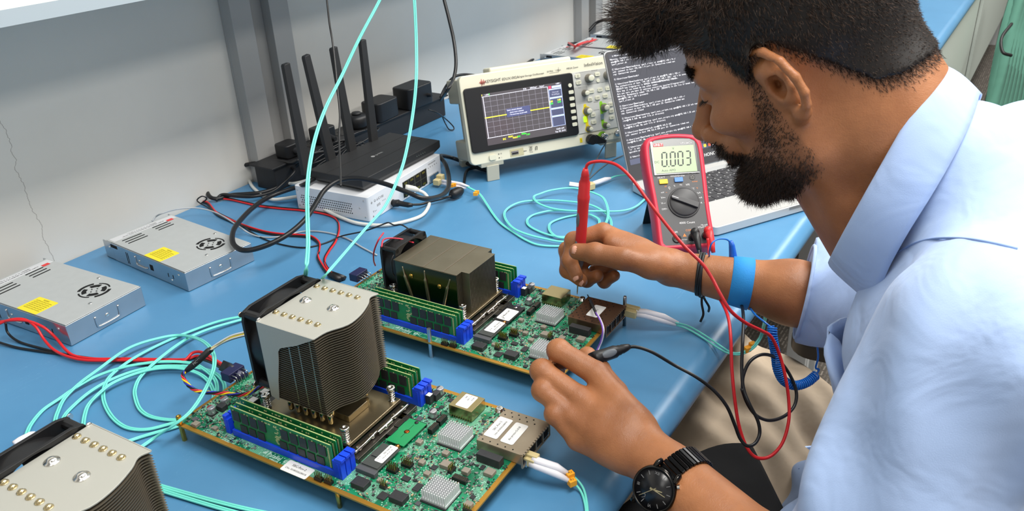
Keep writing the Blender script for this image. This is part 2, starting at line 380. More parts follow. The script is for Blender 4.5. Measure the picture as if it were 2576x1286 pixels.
    # side of the housing: cut-outs and small slots
    for bx_ in ((0.083, 0.091, .011, .020), (.032, .0332, .012, .018), (.044, .0452, .012, .018), (0.176, 0.194, .0225, .0275), (.148, .149, .005, .024), (.152, .153, .005, .024)):
        MB().box(-.0003, .0002, *bx_).build('side_slot', M_DARK, t)
    b = MB().tube(smooth_path([(-.0002, .128, .024), (-.0006, .127, .013), (-.0006, .122, .010), (-.0006, .102, .010), (-.0002, .100, .012)], 6), .0014, 8); b.build('pressed_lip', M_PSUS, t)
    return t
psu_g = 'grey metal power supplies at the wall end of the near bench'
psu = make_psu('grey metal power supply with yellow sticker, farther right of the pair near the wall')
psu.location = (0.2716, 0.5963, 0.0002); psu.rotation_euler.z = -0.0668
dup(psu, (0.1019, 0.6109, .0002), 0.061, 'grey metal power supply with yellow sticker at the left edge of the picture')
for (u, v, a, lb) in ((1.612, .60, -.04, 'grey power supply directly behind the oscilloscope, nearest of the back row'), (1.752, .575, .05, 'grey power supply with yellow sticker in the back row, beyond the one behind the oscilloscope'),
                      (1.900, .59, 0.0, 'grey power supply in the back row just behind the hair quiff'), (2.045, .58, .04, 'farthest grey power supply of the back row beside the wall'),
                      ):
    dup(psu, (u, v, .0002), a, lb)

# ================================================================ circuit boards
M_GOLD = mat('gold_plated_edge', (196, 146, 60), 0.38, 0.7)
M_FR4 = mat('board_core', (176, 128, 62), 0.6)
def pcb_material():
    m = bpy.data.materials.new('green_solder_mask'); m.use_nodes = True; nt = m.node_tree; b = nt.nodes['Principled BSDF']
    tc = nt.nodes.new('ShaderNodeTexCoord')
    def vor(scale, feat='F1', dist='CHEBYCHEV'):
        v = nt.nodes.new('ShaderNodeTexVoronoi'); v.inputs['Scale'].default_value = scale; v.distance = dist; v.feature = feat; nt.links.new(tc.outputs['Object'], v.inputs['Vector']); return v
    n = nt.nodes.new('ShaderNodeTexNoise'); n.inputs['Scale'].default_value = 55; n.inputs['Detail'].default_value = 2; nt.links.new(tc.outputs['Object'], n.inputs['Vector'])
    v = vor(420); fine = mth(nt, 'LESS_THAN', v.outputs['Distance'], 0.25)
    cellr = nt.nodes.new('ShaderNodeSeparateColor'); nt.links.new(v.outputs['Color'], cellr.inputs[0])
    pick = mth(nt, 'GREATER_THAN', cellr.outputs[0], 0.38)
    dense = mth(nt, 'GREATER_THAN', n.outputs['Fac'], 0.40)
    silk = mth(nt, 'MULTIPLY', mth(nt, 'MULTIPLY', fine, pick), dense)
    # traces: thin parallel stripes appearing in patches
    wv = nt.nodes.new('ShaderNodeTexWave'); wv.inputs['Scale'].default_value = 300; wv.bands_direction = 'X'; wv.inputs['Distortion'].default_value = 0
    nt.links.new(tc.outputs['Object'], wv.inputs['Vector'])
    wy = nt.nodes.new('ShaderNodeTexWave'); wy.inputs['Scale'].default_value = 330; wy.bands_direction = 'Y'; nt.links.new(tc.outputs['Object'], wy.inputs['Vector'])
    v2 = vor(90); c2 = nt.nodes.new('ShaderNodeSeparateColor'); nt.links.new(v2.outputs['Color'], c2.inputs[0])
    tx = mth(nt, 'MULTIPLY', mth(nt, 'GREATER_THAN', wv.outputs['Fac'], 0.72), mth(nt, 'GREATER_THAN', c2.outputs[0], 0.70))
    ty = mth(nt, 'MULTIPLY', mth(nt, 'GREATER_THAN', wy.outputs['Fac'], 0.72), mth(nt, 'LESS_THAN', c2.outputs[0], 0.22))
    tr = mth(nt, 'MULTIPLY', mth(nt, 'MAXIMUM', tx, ty), dense)
    mark = mth(nt, 'MAXIMUM', silk, tr)
    base = nt.nodes.new('ShaderNodeMix'); base.data_type = 'RGBA'; base.inputs[6].default_value = srgb(14, 104, 72); base.inputs[7].default_value = srgb(28, 132, 92)
    nt.links.new(mth(nt, 'GREATER_THAN', c2.outputs[1], 0.5), base.inputs[0])
    fin = nt.nodes.new('ShaderNodeMix'); fin.data_type = 'RGBA'; fin.inputs[7].default_value = srgb(158, 205, 184)
    nt.links.new(mth(nt, 'MULTIPLY', mark, 0.9), fin.inputs[0]); nt.links.new(base.outputs[2], fin.inputs[6]); nt.links.new(fin.outputs[2], b.inputs['Base Color'])
    b.inputs['Roughness'].default_value = 0.32; return m
M_PCB = pcb_material()
M_DPCB = mat('memory_board_green', (24, 122, 62), 0.35, mott=(300, .5, (34, 136, 76)))
M_CHIP = mat('chip_black', (40, 41, 44), 0.5, mott=(500, .4, (54, 55, 58)))
M_CHIP2 = mat('chip_grey', (78, 80, 84), 0.5)
M_IND = mat('inductor_taupe', (142, 134, 122), 0.55, 0.2)
M_BLUE = mat('slot_blue', (22, 70, 222), 0.4)
M_NICK = mat('nickel_plate', (164, 150, 122), 0.3, 0.9, mott=(60, .6, (150, 136, 108)))
M_FIN = mat('fin_metal', (140, 130, 114), 0.38, 0.8)
M_FINA = mat('dark_fin_metal', (142, 134, 114), 0.38, 0.85, mott=(40, .6, (128, 120, 100)))
M_COVER = mat('grey_cover_plate', (172, 172, 164), 0.42, 0.25)
M_ALHS = mat('aluminium_fins', (228, 230, 232), 0.35, 0.35)
M_SILK = mat('white_silkscreen', (196, 224, 210), 0.6)
M_CAGE = mat('cage_steel', (172, 158, 138), 0.36, 0.7, mott=(50, .6, (158, 144, 124)))
M_TAN = mat('smd_tan', (186, 160, 122), 0.6)
M_SOLD = mat('solder', (190, 190, 186), 0.3, 1.0)

def fan(parent, c, ax, half, thick, name='fan', zc=None, blades=7, sub_parent=None):
    # c: centre; square frame in the plane normal to local v (y axis)
    M = T(*c) @ Rx(pi / 2)      # local xy plane -> vertical plane, z -> -y
    N = 40; hole = half * 0.955
    out = []
    inn = []
    for i in range(N):
        a = 2 * pi * i / N; ca, sa = cos(a), sin(a); k = 1 / max(abs(ca), abs(sa)); k = min(k, 1.33)
        out.append((half * ca * k, half * sa * k)); inn.append((hole * ca, hole * sa))
    b = MB().tf(M)
    for z0, z1 in ((-thick / 2, -thick / 2 + .0035), (thick / 2 - .0035, thick / 2)): b.ringprism(out, inn, z0, z1)
    ring = [(x * 1.015, y * 1.015) for x, y in inn]; b.ringprism(ring, inn, -thick / 2, thick / 2)
    for sx in (-1, 1):
        for sy in (-1, 1): b.cyl((sx * half * .86, sy * half * .86, -thick / 2), (sx * half * .86, sy * half * .86, thick / 2), half * .10, n=10)
    for a in (0.5, 2.1, 3.7, 5.2): b.prism([(cos(a) * half * .3 - sin(a) * .0015, sin(a) * half * .3 + cos(a) * .0015), (cos(a) * half - sin(a) * .0015, sin(a) * half + cos(a) * .0015), (cos(a) * half + sin(a) * .0015, sin(a) * half - cos(a) * .0015), (cos(a) * half * .3 + sin(a) * .0015, sin(a) * half * .3 - cos(a) * .0015)], -thick / 2, -thick / 2 + .002)
    f = b.build('fan_frame', M_BLACK, parent, bevel=.0006)
    b = MB().tf(M); b.cyl((0, 0, -thick * .42), (0, 0, thick * .42), half * .36, n=24)
    for i in range(blades):
        a0 = 2 * pi * i / blades; vs = []
        K = 6
        for j in range(K + 1):
            r = half * (.34 + .58 * j / K)
            for s_ in (0, 1):
                aa = a0 + .25 * j / K + s_ * (.62 - .1 * j / K); vs.append((r * cos(aa), r * sin(aa), (thick * .36) * (1 - 2 * s_)))
        n0 = len(vs); vs += [(x, y, z - .0012) for x, y, z in vs]
        fs = [(2 * j, 2 * j + 2, 2 * j + 3, 2 * j + 1) for j in range(K)] + [(n0 + 2 * j + 1, n0 + 2 * j + 3, n0 + 2 * j + 2, n0 + 2 * j) for j in range(K)]
        b.add(vs, fs, True)
    b.build('fan_rotor', mat('smoke_grey_plastic', (52, 52, 54), .35), parent)

def spring_screw(b, x, y, z, h=.017):
    b.lathe([(.0042, 0), (.0042, .001), (.0022, .0014), (.0022, h - .003), (.0046, h - .003), (.0048, h - .0005), (.004, h), (.0015, h), (.0012, h - .001), (0, h - .001)], (x, y, z), n=16)
    pts = [(x + .0033 * cos(k * .7), y + .0033 * sin(k * .7), z + .0015 + k * (h - .006) / 36) for k in range(37)]
    b.tube(pts, .00055, 5)

def tower_cooler(board):
    """tall cooler: base plate, six heat pipes, stacked fins with a scalloped end, grey cover, 92 mm fan"""
    t = bpy.data.objects.new('tall_cpu_cooler', None); C.objects.link(t); t.parent = board; t['label'] = 'tall tower heat sink with grey cover'
    x0, x1, y0, y1 = .0455, .1408, .1715, .2445
    MB().box(.0465, .1305, .150, .271, .0305, .0345).box(.074, .104, .172, .246, .0345, .042).build('base_plate', M_NICK, t, bevel=.0008)
    side = [(x1, y0), (x1 - .009, y0 + .003), (x1 - .020, y0 - .0035), (x1 - .040, y0 - .0105), (x0 + .035, y0 - .0115), (x0 + .016, y0 - .0020), (x0, y0)]
    sp = [(p.x, p.y) for p in smooth_path([(a, b, 0) for a, b in side], 4)]
    outl = [(x0, y1), (x1, y1)] + sp
    MB().prism(outl, .1487, .1502).build('top_cover', M_COVER, t, bevel=.0004)
    n = 33; b = MB()
    edge = [(px_, py_ - .0005) for px_, py_ in sp]
    outf = [(x0 + .0004, y1 - .0002), (x1 - .0004, y1 - .0002)] + edge
    for i in range(n):
        z = .0630 + i * (.1484 - .0630) / n
        b.prism(outf, z, z + .0005)
    b.build('fin_stack', M_FIN, t)
    # folded end tabs between the fins (one wall set back from the edge)
    b = MB()
    for uu, vv in [(x0 + .0006, v) for v in (.2065, .1935, .178)]: b.box(uu, uu + .0003, vv, vv + .0016, .063, .1484)
    b.build('fin_tabs', mat('fin_edge_metal', (176, 172, 160), .25, 1), t)
    for u in (.0665, .1250):
        for k in range(6):
            v = .2395 - k * .0108
            q = MB(); q.lathe([(.0028, 0), (.0027, .0010), (.0018, .0022), (.0008, .0028), (0, .0029)], (u, v, .1502), n=14); q.lathe([(.0036, 0), (.0034, .0005), (.0028, .0005)], (u, v, .1502), n=14)
            uc = .0625 if u < .09 else .1165
            q.tube(smooth_path([(uc, v, .037), (uc, v, .046), (u, v, .056), (u, v, .1500)], 5), .0029, 10)
            q.build('heat_pipe', mat('nickel_pipe', (206, 190, 150), .2, 1.0), t)
    for v in (.2295, .1934):
        MB().lathe([(.0062, 0), (.0060, .0006), (.0040, .0010), (.0036, .0026), (.0018, .0036), (0, .0037)], (.0975, v, .1502), n=18).build('cover_boss', M_CHROME, t)
    cov = [(.2445, .1502), (.2445, .0632), (.2345, .0608), (.2300, .085), (.2235, .112), (.2218, .122), (.2185, .1268), (.2151, .1285), (.2053, .1325), (.1953, .1366), (.172, .1492), (.172, .1502)]
    for xx, nm in ((x0 - .0009, 'side_cover'), (x1 + .0001, 'side_cover')):
        b = MB().tf(Matrix(((0, 0, 1, xx), (1, 0, 0, 0), (0, 1, 0, 0), (0, 0, 0, 1)))); b.prism(cov, 0, .0008); b.build(nm, M_COVER, t)
    fan(t, ((x0 + x1) / 2, y1 + .0125, .1085), 'y', .0462, .0235)
    for sx in (x0 + .003, x1 - .002):
        for z in (.068, .1495):
            MB().lathe([(.0028, -.0005), (.0028, .0008), (.001, .0012), (0, .0012)], (sx, y1 + .0246, z), (0, 1, 0), 12).build('fan_screw', M_CHROME, t)
            MB().lathe([(.0028, -.0005), (.0028, .0008), (.001, .0012), (0, .0012)], (sx, y1 - .0, z), (0, -1, 0), 12).build('fan_screw', M_CHROME, t)
    for (u, v) in ((.0505, .1560), (.1240, .1565), (.0545, .2660), (.1250, .2660)):
        q = MB(); spring_screw(q, u, v, .0345); q.build('spring_screw', M_CHROME, t)
    return t

def low_cooler(board):
    """low cooler with a folded fin block parallel to the board's long side, and a 60 mm fan"""
    t = bpy.data.objects.new('low_cpu_cooler', None); C.objects.link(t); t.parent = board; t['label'] = 'low finned heat sink with square fan'
    MB().box(.0465, .1325, .150, .271, .0305, .0345).build('base_plate', M_NICK, t, bevel=.0008)
    # cross-section fins: thin vertical plates standing side by side across u
    n = 46; b = MB(); x0, x1 = .0535, .1325
    for i in range(n):
        u = x0 + (x1 - x0 - .0006) * i / (n - 1)
        ya = .1635 if (u < .0625 or u > .1225) else .1525
        b.box(u, u + .0005, ya, .2600 if 4 < i < n - 4 else .257, .0345, .0895)
        b.box(u, u + (x1 - x0) / n + .0002, ya + .0, .2600, .0892, .0898)
    b.build('fin_stack', M_FINA, t)
    b = MB()
    for v in (.1835, .2130, .2420): b.box(x0 - .0002, x1 + .0002, v, v + .0016, .0895, .09025)
    b.build('top_ridges', M_FIN, t)
    for xa_ in (x0 - .0010, x1 + .0002): MB().box(xa_, xa_ + .0008, .1640, .2570, .0345, .0896).build('side_plate', mat('dark_mirror_nickel', (104, 96, 76), .2, 1.0), t, bevel=.0003)
    for (va, za, vb, zb) in ((.2457, .0838, .2340, .0400), (.2115, .0858, .2082, .0400), (.1733, .0828, .1870, .0400)):
        MB().tube(smooth_path([(x0 - .0004, va, za), (x0 - .0018, va * .7 + vb * .3, za - .012), (x0 - .0014, (va + vb) / 2, (za + zb) / 2), (x0 - .0006, vb, zb)], 6), [.0010] * 6 + [.0020] * 6 + [.0022] * 7, 8).build('pressed_rib', M_NICK, t)
    for v, z in ((.2330, .0735), (.1900, .0690)):
        MB().lathe([(.0032, 0), (.0030, .0008), (.0012, .0018), (0, .0018)], (x0 - .001, v, z), (-1, 0, 0), 12).build('side_screw', M_BRASS, t)
    fan(t, ((x0 + x1) / 2, .2735, .0675), 'y', .0335, .0250)
    MB().tube(smooth_path([(x0 + .004, .262, .094), (x0 - .001, .262, .088), (x0 - .0015, .262, .072), (x0 + .001, .262, .066)], 5), .0009, 6).build('fan_clip', M_BLACK, t)
    MB().tube(smooth_path([(x0 + .006, .282, .100), (x0 + .020, .288, .104), (x0 + .034, .276, .101), (x0 + .046, .262, .093)], 6), .0011, 6).build('fan_wire', mat('fan_wire_red', (210, 50, 70), .4), t)
    for (u, v) in ((.0505, .1560), (.1270, .1565), (.0545, .2660), (.1250, .2660)):
        q = MB(); spring_screw(q, u, v, .0345, .018); q.build('spring_screw', M_CHROME, t)
    return t

KEEP = []   # rectangles already used on the board (u0, u1, v0, v1)
def keep(u0, u1, v0, v1): KEEP.append((u0, u1, v0, v1))
def free(u, v, r): return all(not (a - r < u < b + r and c - r < v < d + r) for a, b, c, d in KEEP)

def heat_block(t, cu, cv, dz=.0235):
    b = MB(); w = .0238
    b.box(cu - w / 2, cu + w / 2, cv - w / 2 - .0015, cv + w / 2 + .0015, dz, dz + .0022)
    n = 10
    for i in range(n):
        for j in range(n):
            u = cu - w / 2 + (w - .0014) * i / (n - 1); v = cv - w / 2 - .0012 + (w + .0010) * j / (n - 1)
            b.box(u, u + .0014, v, v + .0008, dz + .0022, dz + .0118)
    MB().cbox(cu, cv, .022, w + .003, w + .004, .0015).build('chip_package', M_CHIP, t)
    b.build('chip_heat_sink', M_ALHS, t)

def dimm(t, u, full):
    b = MB(); v0, v1 = .1435, .2765; z0, z1 = .0245, .0575
    pts = [(v0, z0), (v0, z0 + .012), (v0 + .0015, z0 + .0125), (v0 + .0015, z0 + .0145), (v0, z0 + .015), (v0, z1 - .001), (v0 + .001, z1), (v1 - .001, z1), (v1, z1 - .001), (v1, z0 + .015), (v1 - .0015, z0 + .0145), (v1 - .0015, z0 + .0125), (v1, z0 + .012), (v1, z0)]
    b.tf(Matrix(((0, 0, 1, u), (1, 0, 0, 0), (0, 1, 0, 0), (0, 0, 0, 1)))).prism(pts, -.0006, .0006)
    mod = b.build('memory_module', M_DPCB, t)
    MB().box(u - .00062, u + .00062, v0 + .001, v1 - .001, z1 - .0001, z1 + .0001).build('board_edge', mat('pale_board_edge', (160, 178, 116), .5), mod)
    q = MB(); R = random.Random(3)
    for k in range(9):
        v = v0 + .010 + k * .0130 + (.008 if k > 4 else 0)
    # printed marks and tiny parts along the top and the end
    for k in range(26): 
        v = v0 + .004 + R.random() * .125; q.box(u - .0011, u - .0006, v, v + .0012, z1 - .0042, z1 - .0030)
    for k in range(16): q.box(u - .0011, u - .0006, v0 + .0032, v0 + .0046, z0 + .004 + k * .0016, z0 + .0050 + k * .0016)
    for k in range(12): q.box(u - .0009, u - .0006, v0 + .064 + R.random() * .010, v0 + .065 + R.random() * .010, z0 + .008 + k * .0018, z0 + .0090 + k * .0018)
    q.build('small_components', mat('pale_gold_pads', (206, 206, 150), .4, .3), mod)
    if full:
        for row, (zz, hh) in enumerate(((z0 + .0175, .0118), (z0 + .0050, .0092))):
            for k in range(9):
                v = v0 + .0072 + k * .0120 + (.018 if k > 4 else 0) + (0.004 if row else 0)
                if k in (8,) and row: continue
                MB().box(u - .0016, u - .0006, v, v + .0092, zz, zz + hh).build('memory_chip', M_CHIP, mod)
    return mod
def slot(t, u):
    b = MB(); b.box(u - .0030, u + .0030, .1425, .2780, .022, .0295)
    s_ = b.build('memory_slot', M_BLUE, t, bevel=.0004)
    for v, d in ((.1360, 1), (.2850, -1)):
        b = MB().box(u - .0030, u + .0030, v - .0035, v + .0068 if d > 0 else v + .003, .022, .0425 if d > 0 else .040)
        b.box(u - .0028, u + .0028, v - .0055 if d > 0 else v - .001, v + .004, .0425 if d > 0 else .040, .0455 if d > 0 else .0435)
        b.box(u - .0034, u - .0030, v - .001, v + .001, .024, .040)
        b.build('latch', M_BLUE, s_, bevel=.0004)
def electrolytic(t, u, v, r=.0042, h=.0090, top=(120, 40, 44)):
    b = MB(); b.mi = 0; b.lathe([(r, .0012), (r, .0025), (r * .93, .003), (r, .0035), (r, h - .0005), (r * .92, h)], (u, v, .022), n=20)
    b.mi = 1; b.box(u - r * 1.05, u + r * 1.05, v - r * 1.05, v + r * 1.05, .022, .0232)
    b.mi = 2; b.prism([(u + r * .85 * cos(a), v + r * .85 * sin(a)) for a in [pi * .1 + k * pi * .8 / 8 for k in range(9)]], .022 + h, .0221 + h)
    b.build('capacitor', [mat('capacitor_sleeve', (190, 190, 194), .3, .8), M_BLK2, mat('cap_mark%d' % top[0], top, .5)], t)

def populate(t, variant):
    """all the soldered parts of a board; variant 'B' (near board) or 'A' (far board)"""
    KEEP.clear()
    for k in range(3):
        slot(t, .0180 + k * .0070); slot(t, .1440 + k * .0072)
    for k in range(3):
        dimm(t, .0180 + k * .0070, k == 0); dimm(t, .1440 + k * .0072, k == 0)
    keep(.013, .037, .128, .292); keep(.138, .164, .128, .292); keep(.038, .137, .135, .288); keep(-.01, .012, .16, .24)
    # processor retention frame with bright levers
    b = MB().ringprism([(.040, .134), (.136, .134), (.136, .286), (.040, .286)], [(.055, .152), (.122, .152), (.122, .268), (.055, .268)], .022, .0275)
    b.build('socket_frame', mat('dark_nickel', (96, 92, 86), .3, .9), t, bevel=.0006)
    b = MB(); b.tube(smooth_path([(.044, .1410, .0305), (.060, .1405, .031), (.085, .1425, .0305), (.110, .1405, .031), (.132, .1410, .0305)], 6), .0016, 8)
    for u in (.052, .072, .090, .108, .124): b.lathe([(.0032, 0), (.0032, .002), (.0022, .0035), (0, .0036)], (u, .1425 if u != .09 else .1400, .0285), n=12)
    b.cyl((.078, .1400, .0305), (.100, .1400, .0305), .0026, n=12)
    b.build('socket_lever', M_CHROME, t)
    heat_block(t, .1120, .0695); heat_block(t, .0395, .0375)
    keep(.098, .126, .052, .086); keep(.026, .053, .020, .055)
    # screened module box
    b = MB().box(.1430, .1690, .0700, .0980, .0235, .0360)
    for i in range(9):
        b.cyl((.1420, .0725 + i * .0028, .0226), (.1420, .0725 + i * .0028, .0240), .0006, n=8); b.box(.1436, .1684, .0988, .0984, .022, .0235)
    bx = b.build('shield_box', mat('brass_shield', (172, 158, 116), .24, 1.0), t, bevel=.0007)
    keep(.139, .172, .066, .101)
    if variant == 'B':
        q = MB().prism(rrect(.1457, .1672, .0768, .0918, .0015), .0360, .0362); sk = q.build('white_label', M_STICK, bx)
        q = MB().tf(T(.159, .0843, .03625) @ Rz(pi)); q.text('GM-05', .0022, T(-.003, .004, 0)); q.text('V1.2  24/08', .0018, T(-.003, .000, 0)); q.text('0082', .002, T(-.003, -.004, 0)); q.build('label_print', M_PRINT, sk)
    # network cage
    b = MB(); z = .0335
    b.box(.1105, .1660, -.0070, .0435, z, z + .0008).box(.1105, .1113, -.007, .0435, .0225, z).box(.1652, .1660, -.007, .0435, .0225, z).box(.1105, .1660, .0427, .0435, .0225, z)
    for k in range(3): b.box(.1242 + k * .0139, .1246 + k * .0139, -.0065, .043, .0185, z)
    b.box(.1105, .1660, -.0078, -.0060, z - .0012, z + .0014).box(.1105, .1660, -.0078, -.0060, .0180, .0196)
    for k in range(5): b.box(.1100 + k * .01390, .1112 + k * .0139, -.0078, -.0060, .0185, z)
    for k in range(14): b.box(.112 + k * .0039, .1145 + k * .0039, -.0095, -.0078, z + .0002, z + .0016)
    cg = b.build('network_cage', M_CAGE if variant == 'B' else mat('coppery_cage_steel', (150, 120, 98), .3, .85, mott=(50, .6, (134, 104, 84))), t, bevel=.0003)
    q = MB()
    for i, u in enumerate((.114, .119, .124, .1295, .135, .1405, .146, .1515, .157, .1625)):
        for j in range(5):
            v = .0385 - j * .0085 + (.004 if i % 2 else 0)
            if (variant == 'B' and .004 < v < .041 and .117 < u < .153) or v < -.001: continue
            if variant == 'A' and .010 < v < .028 and .122 < u < .152: continue
            q.cyl((u, v, z + .0008), (u, v, z + .00095), .00085, n=8)
    q.build('vent_holes', M_DARK, cg)
    q = MB()
    for k in range(4): q.box(.1118 + k * .0139, .1234 + k * .0139, -.0060, -.0050, .0198, z - .0012)
    q.build('port_openings', M_DARK, cg)
    keep(.104, .180, -.01, .047)
    if variant == 'B':
        q = MB().prism(rrect(.1195, .1522, .0260, .0414, .0018), z + .0010, z + .0012); sk = q.build('white_label', M_STICK, cg)
        q = MB().tf(T(.1359, .0337, z + .00125) @ Rz(0)); q.text('SBC-Rev-2', .0036, T(.002, .0022, 0)); q.text('S.No: 501802026280018', .0026, T(0, -.0028, 0), wx=.9); q.build('label_print', M_PRINT, sk)
        q = MB().prism(rrect(.1188, .1515, .0078, .0222, .0022), z + .0010, z + .0012); sk = q.build('white_label', M_STICK, cg)
        q = MB().tf(T(.1352, .0150, z + .00125)); q.text('sbc-proto-r2-018', .0034, T(0, 0, 0), wx=.95); q.build('label_print', M_PRINT, sk)
    else:
        q = MB().prism(rrect(.1230, .1510, .0110, .0260, .0018), z + .0010, z + .0012); sk = q.build('white_label', M_STICK, cg)
        q = MB().tf(T(.137, .0185, z + .00125)); q.text('r2-012', .0034, T(0, 0, 0)); q.build('label_print', M_PRINT, sk)
    # black pin sockets, M.2 cards
    for (u, v, du, dv, h) in ((.1145, .1345, .010, .012, .0055), (.1035, .1320, .013, .0055, .0060), (.0895, .1310, .013, .0055, .0060), (.1300, .0985, .013, .0055, .0060), (.1150, .0985, .013, .0055, .0060),
                              (.0655, .0335, .006, .015, .0045)):
        q = MB().cbox(u, v, .022, du, dv, h)
        s_ = q.build('pin_socket', M_BLACK, t, bevel=.0003); keep(u - du / 2, u + du / 2, v - dv / 2, v + dv / 2)
        q = MB()
        n = int(max(du, dv) / .0018)
        for k in range(n):
            for sgn in (-1, 1):
                c = (k - (n - 1) / 2) * .0018
                if du > dv: q.cbox(u + c, v + sgn * .0011, .022 + h, .0006, .0006, .0002)
                else: q.cbox(u + sgn * .0011, v + c, .022 + h, .0006, .0006, .0002)
        q.build('contacts', mat('contact_gold', (150, 130, 70), .3, 1), s_)
    q = MB().box(.1215, .1265, .1345, .1465, .022, .0265); s_ = q.build('dip_switch', M_BLACK, t)
    q = MB(); [q.box(.1225, .1255, .1352 + k * .0011, .1358 + k * .0011, .0265, .0272) for k in range(10)]; q.build('contacts', _M['contact_gold'], s_); keep(.12, .128, .133, .148)
    # M.2 drive: card, black controller block or bare green card, white label, edge socket
    q = MB().box(.0765 if variant == 'B' else .073, .1155, .1070, .1290, .0262, .0270); cd = q.build('expansion_card', mat('bare_card_green', (26, 140, 84), .35) if variant == 'B' else M_BLACK, t)
    if variant == 'B':
        q = MB(); q.lathe([(.0030, 0), (.0016, .0003), (.0016, .0003), (0, .0003)], (.0965, .1180, .0270), n=14); q.build('copper_ring', mat('copper', (186, 100, 50), .3, 1), cd)
        q = MB().lathe([(.0022, 0), (.002, .0007), (0, .001)], (.1125, .1175, .0270), n=12); q.build('screw', M_BLK2, cd)
        q = MB().prism([(.0965 - .01, .1178), (.0965 + .012, .1178), (.1085, .1182), (.0865, .1182)], .0270, .0271); q.build('seam', M_DARK, cd)
    else:
        q = MB().prism(rrect(.0785, .1050, .1090, .1270, .0020), .0270, .0273); sk = q.build('white_label', M_STICK, cd)
        q = MB().tf(T(.0915, .118, .0274)); q.text('U-Boot U4', .0040, T(0, .003, 0)); q.text('V', .0050, T(-.0095, 0, 0)); q.build('label_writing', M_PRINT, sk)
        q = MB().lathe([(.0025, 0), (.0022, .0008), (0, .0012)], (.1115, .1180, .0270), n=12); q.build('screw', M_CHROME, cd)
    MB().box(.1150, .1170, .1080, .1280, .022, .0262).build('card_standoff', M_BLACK, t)
    q = MB().lathe([(.0030, 0), (.0022, .0012), (.0022, .0026), (0, .003)], (.0735, .1120, .0262), n=14); q.build('screw', mat('copper_screw', (200, 130, 70), .2, 1), t)
    q = MB().box(.0360, .0715, .1072, .1290, .0262, .0270).box(.0375, .0475, .1085, .1275, .0270, .0282).box(.0510, .0640, .1095, .1265, .0270, .0282)
    cd = q.build('storage_drive', mat('drive_pcb', (70, 74, 72), .4), t)
    q = MB().prism(rrect(.0455, .0715, .1090, .1190 if variant == 'B' else .124, .0016), .0283, .0285); sk = q.build('white_label', M_STICK, cd)
    q = MB().tf(T(.059, .1140, .02855)); q.text('SSD 256GB', .0026, T(.004, .0022, 0)); q.text('P/N 30-1184  5V 1.6A', .0017, T(0, -.0012, 0)); q.text('CE  FC', .0020, T(-.008, .003, 0)); q.build('label_print', M_PRINT, sk)
    MB().box(.0300, .0360, .1065, .1295, .022, .0275).build('drive_socket', M_CHIP2, t, bevel=.0005)
    keep(.029, .118, .105, .131)
    # bigger black packages with pin rows
    for (u, v, du, dv, h) in ((.0185, .0690, .011, .0155, .0055), (.0170, .1120, .011, .0155, .0055), (.0395, .0635, .010, .0070, .0010), (.0155, .0850, .0090, .0090, .0012),
                              (.1000, .0220, .0085, .026, .0090), (.0560, .1360, .004, .004, .001)):
        q = MB().cbox(u, v, .0225, du, dv, h); s_ = q.build('chip', M_CHIP, t, bevel=.0004); keep(u - du / 2 - .001, u + du / 2 + .001, v - dv / 2 - .001, v + dv / 2 + .001)
        q = MB(); n = int(dv / .0013)
        for k in range(n):
            c = v + (k - (n - 1) / 2) * .0013
            for sg in (-1, 1): q.box(u + sg * du / 2 - .0008, u + sg * du / 2 + .0008, c - .0003, c + .0003, .0220, .0228)
        q.build('pins', M_SOLD, s_)
    # inductors
    for (u, v, d, h) in ((.0895, .0660, .0062, .004), (.0758, .0567, .0085, .0045), (.0680, .0790, .0058, .004), (.0765, .0340, .0068, .0050), (.0860, .0136, .0088, .0042), (.0578, .0655, .0058, .0035),
                         (.0915, .0990, .0062, .004), (.0412, .0085, .0068, .0040), (.0300, .1000, .0050, .003), (.0080, .3250, .0065, .004), (.0130, .3020, .005, .003)):
        q = MB().cbox(u, v, .0222, d, d * 1.08, h); q.build('inductor', M_IND, t, bevel=.0006); keep(u - d / 2 - .0008, u + d / 2 + .0008, v - d / 2 - .0008, v + d / 2 + .0008)
    for (u, v, du, dv, h, wt) in ((.1600, .1310 - .004, .0085, .0075, .0085, 0), (.1520, .1290, .0070, .0065, .0105, 1), (.1650, .1380, .005, .005, .006, 0), (.0620, .2965, .0095, .0095, .0075, 1), (.0790, .2965, .0095, .0095, .0075, 1), (.0405, .3220, .008, .0095, .0062, 0)):
        q = MB(); q.mi = 0; q.cbox(u, v, .0222, du, dv, h); q.mi = 1
        if wt: q.cbox(u, v, .0222 + h, du * .82, dv * .82, .0002)
        q.build('power_choke', [M_CHIP, M_STICK], t, bevel=.0005); keep(u - du / 2 - .001, u + du / 2 + .001, v - dv / 2 - .001, v + dv / 2 + .001)
    for (u, v) in ((.1690, .1275), (.1331, .1114)): electrolytic(t, u, v, top=(60, 62, 70)); keep(u - .005, u + .005, v - .005, v + .005)
    for (u, v) in ((.0300, .3262), (.0479, .3257)): electrolytic(t, u, v, .0044, .0092); keep(u - .005, u + .005, v - .005, v + .005)
    # pin headers
    for (u, v, nu, nv) in ((.0600, .0905, 3, 5), (.0475, .0985, 3, 5), (.0730, .0480, 4, 2), (.0050, .1530, 2, 4), (.0062, .1420, 2, 4), (.0350, .0060, 1, 4), (.0250, .0920, 2, 3)):
        q = MB(); p = .0022
        q.mi = 0; q.cbox(u, v, .0222, nu * p, nv * p, .0032); q.mi = 1
        for i in range(nu):
            for j in range(nv): q.cbox(u + (i - (nu - 1) / 2) * p, v + (j - (nv - 1) / 2) * p, .0250, .0006, .0006, .0062)
        q.build('pin_header', [M_BLACK, mat('pin_gold', (190, 160, 80), .25, 1)], t); keep(u - nu * p / 2, u + nu * p / 2, v - nv * p / 2, v + nv * p / 2)
